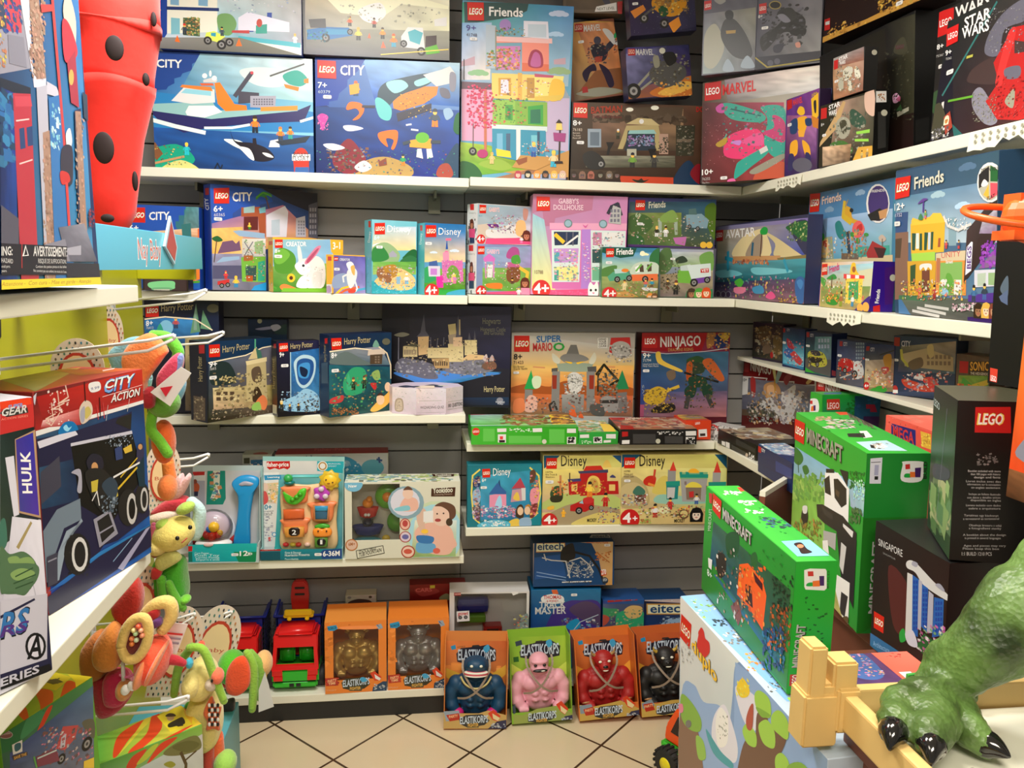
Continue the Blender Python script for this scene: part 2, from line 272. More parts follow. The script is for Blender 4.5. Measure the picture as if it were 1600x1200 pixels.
ART = '''
#T1 F
q 14a 6bd 9de 28b .06 -44 362 515 375 512 -8 -58 -13
p 149 5 365 153 368 147 343 127 332 126 312 96 301 90 290 70 284 70 269 50 258 44 248 0 244
q 9cd eff bee 38b .1 153 365 512 372 510 230 89 250
s dee 276 320 337 333 429 328 470 315 408 276 341 273 296 291
p 28c -45 244 512 199 511 132 -50 124
q 15a 26a 048 136 .12 -52 129 511 122 511 -7 -58 -12
s 0a8 -38 44 68 78 126 30 65 -3 -41 -7
s dd8 14 -5 81 28 140 -3 79 -16
p 226 -13 181 106 171 181 164 458 202 502 222 478 167 323 155 170 133 94 115 20 147
p 9cc -12 201 122 212 188 215 202 190 458 207 458 200 181 162 101 170 -13 181
p eee 73 230 99 258 194 256 195 215 122 207 58 214
p fff 101 181 112 201 192 205 217 186 161 166 106 170
p 9de 89 240 104 254 184 250 183 235
p e83 87 258 94 266 184 263 189 250 139 253
p f82 195 276 212 279 256 213 294 210 296 195 227 189 203 211
p e63 149 273 190 275 194 268 154 266
p ddd 160 284 190 293 205 286 200 278 160 276
e fff 165 297 8 0.4 -0.3 -8
e fff 195 291 8 0.4 -0.2 -8
e fff 183 305 4 0.2 -0.3 -10
l 445 13.2 259 239 312 312
e d45 314 314 5.1 0.3 -0.1 -5
p 445 270 254 335 252 335 222 268 214
p aab 307 241 389 245 386 204 306 205
W 667 8 3 315 234 381 237 381 214 314 211
p e93 339 207 458 217 458 202 339 194
l 555 5.1 372 307 481 350
s 2a9 413 312 460 329 493 301 469 279 428 287
p f82 415 284 464 276 461 263 420 272
p f82 480 302 495 306 495 290 480 290
l eff 13 -19 155 70 134 159 118
l eff 8.1 160 133 246 137 302 149
l eff 8.3 467 167 509 181
s eff 220 100 270 97 300 72 270 71 239 85
s 112 241 129 255 96 311 91 357 75 380 47 351 33 310 37 280 71 250 96
s fff 260 78 300 72 315 37 300 41 275 66
s fff 341 61 362 59 377 47 356 49
p 112 311 106 322 107 324 86 311 88
p eee 368 101 394 107 398 81 362 80
p 234 383 99 498 122 482 100 404 87
m f82 345 e83 401 102 46
m f82 2a9 321 433 109 41
m f82 123 321 320 124 56
p 853 -35 67 3 81 26 46 6 25
l c96 7.1 0 15 91 39
n 3 26 3 9.1 853,2a8,fc5,123 -32 69 103 75 100 8 -35 3
m 2cd 2cd fd4 101 44 41
l 123 4.1 186 1 197 22 206 2 212 17
e c32 466 48 26 1 -0.6 -34
p c32 440 47 493 49 491 -1 444 -3
p fff 437 60 497 62 497 41 437 39
p 36a 447 18 491 20 491 -1 445 -3
t 211 442 51 492 50 0.3 14.5 BOATS
t 211 439 40 492 41 0.3 14.6 FLOAT
t fff 17 316 96 318 1 24 CITY b
#T2 F
q 36b 7ad 24a 148 .06 -3 379 481 381 485 -4 -5 -4
q 8be acd 26b 15b .1 157 380 481 381 482 235 196 247
s 137 -2 218 45 220 56 187 78 144 61 105 -4 103
q 148 25a 028 026 .14 -2 218 481 224 485 -4 -5 -4
p 14a -2 379 168 380 140 337 107 308 106 287 79 264 73 242 45 236 45 225 -2 218
s b95 105 -1 167 48 241 62 320 31 309 -3 167 -5
s 823 55 50 106 118 150 81 167 48 139 8 82 7
n 5 40 5.6 17 632,853,742,999,311 38 88 178 93 178 10 37 5
s ddd 128 25 161 48 187 26 156 9
s eef 92 159 123 162 159 153 122 143 100 145
s eef 24 96 61 100 97 87 55 78
s d4a 6 186 22 197 42 187 33 165 22 142 14 164
n 8 20 3.3 7.7 e8b,d4a 8 191 42 192 41 143 8 142
p f82 257 244 285 272 364 297 409 298 404 271 364 242 285 215 260 222
s 245 207 269 229 302 285 321 375 340 397 325 364 297 285 266 240 227 212 220
s 6cc 198 247 218 253 252 222 246 183 212 193
s 9dd 235 303 285 315 308 294 263 271
s 9dd 330 312 375 327 386 314 341 296
p ddd 358 334 420 353 448 365 465 344 454 311 403 298
s 889 448 343 468 339 466 289 449 289
s 667 415 293 443 289 449 262 421 266
p 334 269 206 387 243 387 221 274 179
n 4 30 3.3 7.8 223,555,fc3 274 271 387 276 387 188 274 184
s f72 103 222 117 238 151 234 162 213 145 185 123 179 145 201 134 217 106 211
l 334 8.8 156 224 196 225
s f72 207 132 218 144 269 151 274 123 263 90 252 90 260 118 235 122 241 95 218 111
m fa3 357 e62 134 258 49
p fa3 112 292 145 299 145 267 115 260
m 456 f82 345 399 166 61
l eef 5.6 303 169 319 172
l eef 5.6 320 155 342 153
s 9bd 427 222 449 229 461 207 438 190
p fa3 314 119 348 126 388 127 388 94 314 97
e 6b3 357 129 23 0.8 0.1 -18
p eee 340 92 354 93 360 60 337 65
p eee 371 93 388 94 394 66 374 60
l 345 11.2 294 108 314 114
l 345 11.2 388 116 416 117
m 2a6 f82 234 292 35 39
p 843 209 44 235 59 238 36 212 30
s 146 440 68 479 114 485 2 412 0
s a43 406 5 417 39 446 46 463 13 446 -2
s 063 467 202 482 213 483 147 462 157
n 9 60 3.4 9 257,146,38a,a35,2a8 4 76 480 91 481 8 4 -7
L 8 368 69 367 70 310 8 311
t fff 83 323 164 326 0.2 30 CITY b
t fff 8.8 279 39 279 0.2 18 7+ b
t cde 9.8 262 49 262 0.1 9.7 60379
P 26 251 28
#T1b F
q 37a aca ffe def .06 1 241 446 268 440 0 0 -4
p 14a 1 241 33 243 24 46 -5 1
q eee ccb aab 8cd .08 186 252 446 268 441 33 178 34
p ffe 29 152 182 161 179 59 24 46
p 137 25 128 186 132 186 122 25 118
p 8cd 38 95 65 94 63 46 36 44
p 464 75 97 126 98 124 42 73 44
n 2 30 4.9 12.7 6a4,c95,843,fd9 77 97 126 100 124 46 75 44
p 8bd 39 177 66 178 64 133 38 134
p 8bd 125 182 154 183 152 135 123 136
s 7a6 181 108 220 115 239 86 218 51 186 59
p 14a 278 123 292 123 291 65 276 64
p 14a 335 126 350 127 348 73 333 72
p eef 245 106 275 125 404 100 404 70 243 67
p 3a9 299 85 334 91 333 62 298 60
e c43 310 93 9 0.5 -0.4 -12.8
p 4bc 243 50 438 38 438 23 242 38
p c44 224 66 278 69 278 59 223 59
q 999 887 665 777 0 -3 33 248 45 440 0 -3 -3
m 345 234 e33 78 46 34
p ef6 144 55 169 61 203 46 178 27 139 37
p 3ac 159 55 174 56 173 44 159 46
w 148 31 12.7
w 190 20 14.8
w 215 29 12.8
m 456 345 222 193 47 29
p f72 47 23 55 43 63 21
p f72 234 18 245 43 254 19
m fff fff eb5 421 37 30
n 7 30 3.9 9.9 fff,ccd,79b 204 206 432 219 430 131 201 118
n 9 8 4.8 7.7 fd4,333 -6 141 9 142 6 89 -8 88
#T2b F
q 345 543 ffd fed .06 9 273 480 300 480 -3 9 -5
q eda ffe ddb 999 .1 14 273 480 300 480 88 9 77
q 998 aa9 666 556 .05 9 82 480 94 481 -4 9 -6
p ffd 70 184 320 207 475 173 475 163 320 171 254 125 123 134
s fff 183 148 249 172 270 137 232 108 193 117
p 27b 14 77 74 88 149 89 160 65 84 49 13 46
p 39c 74 82 149 83 149 68 79 64
w 73 54 13.7
w 152 76 9.5
n 4 20 4.3 9.6 2a5,135,39c 14 77 79 80 78 43 13 40
p 555 20 109 74 114 75 85 25 83
m fd5 333 eb5 179 51 42
m f63 555 a52 152 94 32
m c54 444 543 231 93 32
m f92 333 543 258 59 37
m f82 4ac e62 294 35 43
p f63 209 60 215 76 219 59
p f63 252 30 259 52 268 31
p eee 319 70 341 100 391 100 397 31 319 36
p 5bc 341 85 364 94 391 84 380 46 347 56
p 6b3 397 36 436 49 447 23 402 15
p 433 400 74 436 78 436 49 399 39
w 327 47 11.7
w 385 25 13.9
p eee 428 128 470 138 470 109 430 107
l fd6 3.3 252 9 475 35
n 5 30 4.3 11.8 bba,ddc,887 124 161 453 177 453 119 123 103
#T3 F
q 3a8 59d acd 9bd .05 -1 578 382 591 371 322 -1 322
p 355 5 581 226 588 221 563 181 542 9 508
q 8be ace fed dde .04 0 513 101 519 99 332 0 327
c cdf 331 559 27
c bdf 322 492 22
c 9c9 58 352 28
c 9b8 337 371 33
p cab 0 388 45 407 46 379 0 371
p cab 318 409 359 417 360 395 319 393
p 756 1 322 110 321 111 299 1 297
p eac 1 297 111 299 115 125 4 126
p cbd 292 296 378 289 379 102 301 110
p 9ab 299 280 357 322 379 283
q ac4 9b3 8a2 5a3 .1 -1 121 103 113 288 41 1 2
p c95 217 44 287 69 382 107 383 -2 152 24 288 46
p a75 105 0 253 39 277 29 153 -2
p 212 153 1 382 15 381 -5 147 -8
s 263 0 53 46 49 76 16 64 -5 1 -3
s 9b4 63 49 133 69 181 42 134 29
p d8c 117 443 200 447 202 370 118 366
p f98 102 462 299 469 302 372 208 365 206 459 102 453
p fcc 93 475 310 478 311 461 96 459
p e75 208 393 301 392 302 369 208 365
s a35 231 383 236 427 256 439 277 424 278 382
s c6a 238 386 245 422 256 431 270 418 271 385
n 3 60 5.7 14.7 f95,3a7,fd8,843,e55 120 438 198 442 200 370 121 366
p bcd 81 512 115 509 118 369 83 367
l 998 4.5 115 503 118 366
n 6 16 5.6 13.5 843,2a6,fb4 85 425 114 427 115 377 86 376
p eef 210 530 294 532 299 475 211 478
p cde 225 520 288 522 290 480 226 479
e a8c 147 513 20 1 0.4 -19
n 8 20 4.5 11.2 5a5,333,fc8,b88 118 503 216 509 217 481 119 476
p fd7 104 354 302 356 305 269 106 271
p eb5 194 359 209 359 211 270 196 270
p da4 127 339 171 341 173 283 129 283
p eef 136 334 162 335 164 290 137 289
p c94 226 344 253 345 255 278 228 277
p fe8 252 356 355 355 346 288 255 272
p c57 252 359 320 356 317 348 253 348
n 11 40 4.6 12.6 fff,c55,753,eb3 133 334 344 344 346 288 135 278
s fc4 315 342 356 333 352 282 305 274
p ec5 255 283 352 293 346 274 255 269
p 8b4 109 266 299 266 302 184 110 187
p 9c5 109 266 187 269 190 185 110 184
p 4a4 153 251 179 252 180 199 154 200
p 284 162 240 172 240 173 204 163 205
p 3a4 232 249 285 257 287 189 234 190
p 175 241 238 276 242 278 194 242 193
n 12 40 4.6 11.5 173,2a4,e45 109 271 228 277 231 192 110 187
p dee 106 184 302 184 302 167 107 170
p 39b 109 170 296 170 296 81 193 66 111 80
p 7bd 126 154 146 155 148 87 127 89
p 468 158 155 173 156 174 85 160 87
p 7cd 246 153 267 154 269 86 248 85
p eee 193 174 208 174 210 66 196 66
p 257 267 166 276 166 278 86 269 86
n 13 24 4.7 10.5 c33,222,fc8,eee 215 129 309 133 311 82 216 78
p c95 181 42 210 84 311 82 318 59 265 34
p 953 193 66 234 79 234 62 205 49
p fd3 124 103 174 96 178 74 127 78
l c75 9.1 83 298 87 96
l c75 4.6 54 230 84 186
n 14 70 6.8 14.8 d36,e58,c24 21 312 122 316 125 171 23 167
e b37 77 84 19 0.7 0.3 -14.8
l 555 2.9 43 184 44 105
w 43 91 13.6
m 48c 25a fd6 256 80 51
m fda 3bd fd5 327 48 58
m ec8 ec8 fb5 110 51 40
l 322 5.8 347 174 347 72
p 322 332 68 359 69 362 61 330 59
p fd7 334 197 352 197 356 175 332 174
p 322 331 197 342 211 356 198
p a48 323 165 368 164 366 135 327 137
p 9ac 191 17 373 26 373 6 191 0
H b45 fcb 203 17 13
H 222 edb 238 19 13
H e94 fdb 270 20 13
H 333 a75 300 21 13
H eb5 fdb 331 22 13
H dba fdb 361 23 13
l 222 2.8 8 394 9 328
L 16 579 72 581 74 523 19 521
t fff 91 540 207 542 -0.6 28 Friends b
t 549 14 488 47 489 -0.3 18 9+
t 667 15 470 51 470 -0.2 9.8 41748
P 27 462 25
#T4 F
q 432 643 321 210 .1 11 275 473 278 483 -2 -2 -2
q 865 a86 543 432 .15 75 237 400 264 407 119 79 110
p 543 158 262 400 270 391 200 329 222 196 206
n 4 50 2.4 53 321,654,432 82 226 402 235 402 224 82 214
p ba7 197 200 312 207 333 117 309 117 288 180 210 178 187 119 169 119
p cb8 196 206 238 228 287 226 318 204
e eee 251 216 8.5 0.3 0.3 -8.1
p 234 203 183 300 186 303 117 194 114
p 9cc 209 184 297 189 307 175 204 172
n 7 50 5.9 14.2 59b,aac,a6b,432 204 166 301 169 302 134 205 131
p bba 202 120 236 121 237 97 203 96
q 998 776 443 554 .2 55 92 377 101 379 60 56 52
p 9ab 59 185 107 186 109 123 61 121
p 678 68 174 101 175 102 128 69 128
s 222 43 92 79 110 122 77 105 47 62 52
w 110 65 16
p 332 376 206 446 208 444 103 380 101
p 765 381 159 436 161 433 149 381 148
n 9 40 3.6 10.7 998,111,765 379 206 440 208 444 103 383 101
l 111 9.5 139 129 134 100
p 111 126 141 156 142 139 112
p 111 278 122 309 123 292 87
p b98 316 175 349 176 352 106 319 105
n 10 30 4.8 9.5 221,443,554 316 163 350 164 352 112 318 111
m 554 332 eee 168 153 35
m 7a4 333 223 223 56 53
m 444 333 222 302 58 53
e ffe 207 255 13.3 0.4 0.2 -6.9
e ffe 297 264 14.5 0.5 0.3 -8
s 135 375 1 397 61 433 85 466 27 462 -3
s 812 435 38 458 74 477 63 474 4
p c42 172 26 374 25 375 -2 185 2
s 221 224 15 246 13 258 19 267 12 285 16 264 4 240 5
q 432 432 211 211 0 -1 45 172 43 185 2 -2 -1
H 321 655 14 25 13
H 865 655 44 25 13
H a65 743 75 26 13
H 321 887 109 27 13
H 765 999 141 28 13
H 321 766 169 28 13
t a31 69 237 180 246 -0.6 22 BATMAN b
t 722 70 222 178 223 -0.3 9.2 THE_BATMAN
t c22 447 255 471 256 -0.7 16 DC b
L 6 272 55 272 57 221 7 222
t fff 5.8 195 37 195 -0.4 17 8+ b
t dcb 6.2 176 39 176 -0.2 9.2 76183
t dcb 6.5 166 32 167 -0.1 5.7 Batcave
t dcb 6.7 157 35 158 -0.1 5.7 The_Riddler
t dcb 6.9 149 35 150 -0.1 5.8 Face-off
P 21 137 26
#T5 F
q d95 ca4 985 765 .1 23 276 197 251 204 8 13 4
q b75 d96 c74 b85 .1 58 261 197 251 204 14 106 15
p 853 106 96 217 94 201 14 19 21
s 998 20 26 110 38 195 15 105 7
s 223 100 177 133 185 161 164 150 131 123 123 106 136
e 445 128 196 13.5 -1.6 -2.1 -13.4
p a43 107 142 139 141 132 122 111 124
s 334 157 176 198 200 203 188 159 153
s 213 104 119 77 111 55 91 66 61 87 93 109 96
s 213 122 117 156 90 167 42 147 33 134 75
p a33 48 46 67 46 67 26 45 26
s ddd 152 228 177 225 202 182 188 172
n 3 24 4.7 11.9 223,998,722 85 196 171 186 159 113 73 123
e 3a6 205 202 14.9 -1.7 -2.1 -13.5
n 5 12 7.2 13.1 9a3,435,c64 191 195 228 190 220 134 182 138
p b22 55 259 82 257 81 230 50 234
t ddd 83 231 146 228 3.2 20 MARVEL b
t ecb 51 239 78 238 2.3 14.4 LEGO b
P 57 198 21
#T5b F
q 876 998 654 543 .1 3 237 223 241 234 18 12 9
p 445 114 76 144 77 169 28 152 22
p eee 117 22 186 37 188 9 112 5
t 333 120 9.5 181 14.4 -0.4 8.8 NEXT_LEVEL
p b22 189 39 221 43 224 -15 195 -18
e a22 206 20 14 0.2 0.8 -15
P 57 51 21
#T6 F
q 448 336 435 a63 .14 4 173 227 167 245 8 -9 1
q 88b 446 335 557 .15 2 151 148 171 141 60 -8 23
s c73 77 18 152 48 245 65 245 8 136 -2
s eb5 107 16 201 50 243 31 155 5
l 998 8.1 36 43 94 96 144 110
l 998 7 47 31 111 72
w 20 27 26
s 555 82 91 133 122 205 101 208 61 139 31 91 51
n 3 50 4.7 14 aa9,887,221,432 92 146 226 139 219 32 84 40
s 222 134 144 171 148 181 119 150 104
e ddc 132 155 10.9 -0.6 -0.7 -10
s 998 97 135 116 139 119 106 101 101
n 5 16 5.9 15 d94,fc6,a52 97 51 244 42 241 -9 94 0
p b22 9 167 34 167 35 145 8 145
t ddd 36 146 99 143 1.4 19 MARVEL b
t ecb 9.1 151 32 150 1 13.3 LEGO b
#T7 F
q 323 446 335 214 .1 17 273 257 255 230 12 -11 -7
s d92 79 104 110 134 168 140 200 95 174 59 133 52 88 77
s a73 90 103 126 122 148 99 123 74
s 253 100 81 124 87 134 62 110 53
p d83 4 78 49 96 57 79 17 55
w 49 53 16
p e93 131 30 168 49 175 21 147 -3
w 117 31 16
l 555 6.7 52 63 89 87
n 7 40 5.6 14.5 c93,765,333,ec6 81 136 208 126 203 52 76 62
n 9 50 1.1 2.8 778,99a 12 141 231 125 222 -10 2 8
t ccb 8.4 128 29 129 0.6 7.4 8+ b
P 12 101 20
#T10 F
q 543 ddc 744 422 .1 -3 345 396 335 403 -10 7 -16
q a9a fed eee 777 .14 78 344 396 335 400 263 93 262
q 533 a35 a33 522 .14 2 273 286 238 296 -8 7 -14
s e37 102 153 200 164 225 98 164 72 87 89
s e59 144 127 212 152 219 109
s c53 216 40 294 50 301 -3 196 -12
s 3a9 69 254 105 258 209 216 227 193 199 185 106 207
s 2a9 209 232 275 229 296 185 293 71 260 69 225 114 233 192
s c37 218 152 256 163 249 201 277 192 294 165 291 113 241 134
s 2a9 129 47 146 68 231 103 237 81 182 43 148 19 125 9
p ddd 208 97 233 108 240 92 215 81
s 998 182 32 282 75 293 61 206 20
l 166 4.5 105 239 210 205
s c5a 51 251 75 261 82 231 58 234
n 3 50 4.4 17 277,3ba,c48,155 75 253 286 227 293 66 81 84
n 5 60 1.1 3.4 f9a,fbb 8 262 286 227 294 40 14 62
s e6a 101 5 125 9 132 -13 108 -17
s b93 55 130 94 148 91 127 68 118
s c8d 109 131 144 133 139 117
p c22 8 335 68 335 69 276 9 277
t fff 13.6 296 63 295 -0.6 21 LEGO b
t d22 74 288 191 287 -1.1 33 MARVEL b
t fff 5.9 29 47 30 -0.5 18 10+ b
t ccc 7 10.7 37 10.9 -0.3 9 76255
t ccc 7.3 -0.5 35 -1.2 -0.2 6.2 The_New
t ccc 7.6 -9.6 64 -11 -0.2 6.2 Guardians'_Ship
P 75 14 25
#T8 F
q 556 667 444 556 .1 -10 311 175 311 175 2 3 1
q 778 887 556 9aa .12 3 196 171 193 178 -1 5 6
s aa9 8 132 43 159 74 83 44 23 9 38
s 333 70 166 103 166 143 115 167 56 152 37 103 53 62 115
s 222 72 191 85 197 99 187 97 167 78 170
s 9ab 72 10 87 45 110 6
s 9ab 131 14 151 48 177 9
p a83 77 134 110 132 109 122 79 124
p c22 1 236 25 236 26 208 2 207
t eee 4.4 215 24 216 -0.4 10.4 LEGO b
s 999 34 235 56 237 73 227 54 219
#T9 F
q 556 889 999 334 .12 -1 252 194 271 200 3 0 4
s 222 14 100 64 129 102 168 148 137 136 94 85 106 41 66 21 58
s 333 62 169 102 178 123 145 84 136
s 111 104 133 150 112 146 88 106 98
n 4 40 7.1 20 222,333,111,778 14 200 151 181 158 57 20 73
s 889 62 159 82 161 104 138 84 136
s d98 122 69 135 70 138 55 126 56
s 334 57 69 87 71 78 47 58 49
p 223 -2 40 203 37 201 5 0 7
p 112 2 25 50 -1 3 3
l a93 4.2 -2 40 39 5 111 8 200 12
e 556 48 17 9.3 -1 0.5 -9.2
e 556 69 20 9.3 -1 0.5 -9.2
p c22 4 202 27 203 28 172 5 171
t eee 6.1 182 26 182 -0.5 11.1 LEGO b
e a95 54 192 19 -2.7 0.7 -13
e 222 54 192 16 -2.3 0.5 -10
t ddd 3.1 159 17 160 -0.4 9.1 8+ b
P 15 127 21
#T11 F
q 639 849 435 326 .12 1 232 170 237 169 -8 5 -9
q 958 c8c 537 426 .12 8 186 162 159 166 35 7 35
s fc3 61 187 73 201 95 193 100 175 79 174
s fb3 62 167 113 163 107 125 73 131
s 247 27 163 62 167 64 127 29 128
s 247 105 159 138 154 136 135 110 139
p fb4 68 131 107 125 100 107 74 111
s fb3 31 97 66 102 68 62 33 57
s fb3 92 98 127 79 137 48 111 52
s 336 24 63 51 60 53 19 22 18
s 336 111 57 137 48 139 4 123 6
e 667 96 24 51 -6 1.3 -22
p fc3 131 212 166 224 170 157 144 134
s 223 144 200 156 202 158 169 150 171
p d83 134 164 171 148 173 119 144 129
t db3 135 216 160 220 -0.6 9.6 10+ b
p c22 5 231 32 231 34 204 7 202
t e44 38 210 87 211 -1 17 MARVEL b
P 12 155 22
#T12 F
q 221 332 211 221 .08 -3 174 223 170 227 -2 3 -10
q b98 665 332 543 .12 71 168 217 164 226 21 48 15
s dba 184 171 217 172 225 106 190 124
p ca7 98 167 108 161 76 98 2 57 5 70
s aa9 75 116 101 124 129 107 128 73 99 65 74 86
s 443 86 110 109 114 120 91 105 77
s 354 127 132 146 135 192 100 181 81 136 97
s 473 52 59 106 59 148 28 103 13 47 29
n 3 50 5.4 13.9 998,243,bba,554 45 147 191 120 200 4 54 23
p 9d5 157 75 210 73 210 64 159 68
p 9d5 152 57 207 49 208 42 154 50
q eca a86 543 876 .2 17 55 140 46 137 -5 21 -8
p da4 169 33 223 29 226 -2 147 -2
m cb7 986 421 184 2 21
m 986 765 eca 205 1 23
p c22 3 164 29 162 30 133 4 134
t fff 38 153 86 156 -0.9 12.4 STAR b
t fff 39 137 73 137 -0.9 12.4 WARS b
t ccc 6.6 114 21 114 -0.6 8.1 8+ b
P 14 87 17
#T12 R
r 111
p eee 1 166 33 168 35 140 3 138
n 3 10 3.6 6.2 a52,c94,432 7 162 29 163 30 143 8 143
p 333 10 114 34 119 41 26 16 21
e ccb 30 113 10 0.4 0.5 -8.1
#T13 F
q b97 ca9 965 a75 .12 -4 113 126 111 133 -5 7 -7
q aaa 988 965 965 .08 -4 113 126 111 128 77 1 86
s ddc 44 68 64 76 84 67 79 48 52 41
s ddc 66 34 79 35 84 13 71 12
s bba 24 51 45 51 47 21 30 21
s eed 91 65 103 66 118 39 99 39
n 4 60 4.3 10.8 ddd,aa9,665,c95,443 15 87 116 63 120 -2 19 19
p c22 3 105 21 105 21 81 4 81
t fff 25 97 62 99 -0.6 10.2 STAR b
t fff 28 88 53 87 -0.5 8.5 WARS b
P 9 48 16
#T13 R
r 222
e ccb 30 97 8.3 0.3 0.3 -6.8
#T14 F
q 111 221 211 111 0 6 340 416 342 396 6 0 6
q 111 443 332 111 .1 283 351 417 338 400 94 306 99
s 443 327 288 356 295 368 251 321 265
p 533 324 283 356 277 356 267 327 272
s c9b 317 155 332 159 344 144 335 134 320 137
s a57 329 143 344 148 344 135
p 998 333 109 377 113 377 103 336 96
p 353 330 114 347 127 354 109
n 5 40 4 10.1 443,554,332 278 282 391 248 395 71 281 96
p 347 7 255 61 242 61 195 7 208
p ccc 7 251 34 246 32 211 7 215
t 555 327 276 359 269 -0.1 5.8 LEGO
#T14 R
r 111
p 222 5 75 47 84 48 27 6 18
#T15 F
r 211
q 322 543 332 211 .1 59 214 361 130 352 22 94 91
n 4 40 5.5 14.3 543,875,433 66 151 275 85 281 35 72 97
p c94 -3 16 191 12 412 19 414 -3 249 -4 0 -10
n 6 60 5.6 17 a72,db5,852,eb6 12 53 288 -23 293 -64 17 6
n 7 40 5 15 a72,db5,852 231 50 409 -3 413 -34 235 16
P 304 15 25
p b22 3 64 29 62 32 29 7 32
p ccc 8 56 28 54 28 44 9 47
#T16 F
q 122 333 422 112 .08 -71 296 251 271 317 -8 -2 4
p 112 -10 154 30 208 85 12 5 -1
l 377 6 21 104 165 262
p 266 74 31 121 -1 88 1
s 667 152 163 156 201 196 234 254 240 264 198 205 196 198 148
s 889 132 85 163 88 225 18 213 4 180 16 140 53
s 433 106 127 129 142 189 144 212 90 116 110
p b22 186 135 230 193 271 187 317 -5 226 13 180 58 212 90
s d33 202 93 218 184 241 183 226 109 223 82
s 667 225 113 268 109 273 86 235 92
p 433 241 165 275 153 280 133 247 138
s 998 241 46 264 66 269 28
n 3 70 2.1 6 aab,776,445 131 260 259 221 280 130 155 162
n 4 60 2.2 6.1 998,665 132 85 212 68 227 8 148 21
n 5 40 3.3 9.8 922,c44,611 198 106 291 85 311 2 219 19
l 6a3 4.9 49 85 134 78
l bb5 5.6 93 169 112 168
l ddd 8.9 29 85 35 23
s 443 -12 68 19 87 58 27 16 5
p a43 40 51 61 61 79 23 57 9
H eec c84 53 42 10
n 8 30 3.9 9.9 112,556,eee -5 37 64 26 72 -4 3 7
p d22 1 254 44 254 50 215 10 213
t fff 12.2 228 47 227 -3.2 12.8 LEGO b
t fff 68 237 155 235 -5.6 23 STAR b
t fff 65 216 156 209 -5.6 23 WARS b
t fff 11.6 193 34 192 -2.8 11.3 9+ b
t ccc 16 182 37 180 -1.3 5.3 75362
P 26 151 25
#T17 F
q 222 333 211 111 .06 -31 344 273 333 309 13 -2 22
p d22 -3 332 52 326 55 271 -1 272
t fff 5 294 48 292 -1.7 15 LEGO b
t fff 59 298 173 291 -2.8 26 WARS b
t fff 0.6 243 25 242 -1.3 11.5 8+ b
t ccc -0.3 225 29 223 -0.6 5.4 75365
P 11 200 22
s 353 -8 134 20 143 31 96 2 94
#S1 F
q 35a 248 234 236 .05 2 350 382 354 378 -17 3 -8
p 25b 2 350 162 353 197 336 215 309 167 294 167 285 104 281 75 259 74 237 41 229 18 222 5 221
q 97a b79 c96 fb6 .06 5 221 251 300 378 190 4 99
p 223 168 354 382 351 382 274 257 312
q fc7 eb6 fc8 fb5 .05 4 205 108 216 107 119 4 116
p 757 39 162 73 169 84 158 96 170 101 136 22 122
q 99b 88a 667 778 .08 4 121 189 128 187 -6 3 -7
p 557 5 82 106 85 106 39 4 37
p 9bd 39 111 95 116 95 105 16 91
s 263 4 171 23 181 40 167 20 161
l 543 3.3 20 166 10 93
p dde 190 261 257 298 269 278 262 190 190 186
p bcd 208 245 238 250 238 195 208 193
p a53 104 281 167 288 188 267 187 186 166 185 161 254 103 250
p 9bb 112 281 150 290 149 267 112 262
p 622 112 250 161 254 160 208 111 205
p 7bc 164 282 188 290 188 270 167 265
m fd4 383 fc5 131 209 23
p 9bd 74 200 97 204 184 198 184 180 96 184
q ddc eee ccc bbb 0 105 176 187 180 186 119 104 116
l 778 3.4 113 165 142 121
l 778 3.5 142 167 113 120
p 9b8 148 167 178 174 177 128 148 127
p 7b4 101 113 186 119 185 29 103 30
p a63 110 119 142 121 141 103 109 99
p 355 115 82 153 86 152 34 117 33
p b52 117 51 141 51 140 31 117 31
p 3a8 159 98 183 105 182 35 158 31
p 29d 146 16 188 29 187 -6 128 -7
s 384 156 321 180 340 212 332 191 327 200 313 173 323 156 310
l 5a3 4.6 156 319 180 337 209 326
l 643 4.1 188 324 200 285
p bbc 297 257 331 268 334 194 296 192
W 889 3 5 303 251 331 253 331 199 302 198
p 556 344 307 379 321 378 190 343 194
W 99a 3 5 347 301 375 303 375 202 346 200
p c33 20 29 60 38 59 21 20 17
w 34 15 8
w 54 18 8
m e44 c33 d55 48 38 28
m fc4 38b fc4 82 10 40
n 3 40 3.5 9.3 fff,d63,444,3a5 108 176 187 180 185 35 105 33
L 13 337 64 343 63 291 13 287
t fff 74 299 141 306 0.5 28 CITY b
t fff 11 260 41 262 0.4 19 6+ b
t dde 12.3 245 48 248 0.2 10 60365
P 12 237 27
#S1 L
r 24a
p c33 18 339 62 338 61 315 20 316
t fff 61 265 48 305 -39 1.6 CITY b
#S0 F
q 25b 25b 26b 25a .03 -4 279 242 276 265 7 -8 -3
p 378 242 284 204 283 203 269 187 268 187 249 170 248 170 228 159 228 159 211 180 173 235 175
q 488 69a 577 688 .1 193 277 244 279 246 193 180 190
q ec9 fca b85 c84 .1 77 191 235 209 240 164 77 158
p 377 178 218 208 224 210 174 180 179
p e73 230 206 246 209 242 131 231 130
n 5 30 4.5 11.1 fc6,322,eee,d72 202 174 246 176 244 29 200 27
p f83 189 72 239 97 244 40 205 27
p 5a3 200 27 249 35 249 26 205 22
L 12 267 62 269 62 219 11 218
t fff 74 229 140 233 0.5 25 CITY b
t fff 10 191 39 192 0.4 18 6+ b
t dde 11.3 177 45 180 0.2 8.9 60362
#S0b F
r 221
p 322 4 57 141 45 140 -16 2 -14
p 433 6 40 136 39 137 -13 5 -12
s 8d9 21 25 93 32 101 16 92 5 26 6
s 7b8 32 8 87 10 87 2 34 0
p ccb 34 3 84 5 84 -12 34 -13
t ddd 30 58 104 55 0.2 8.7 CLASSIC
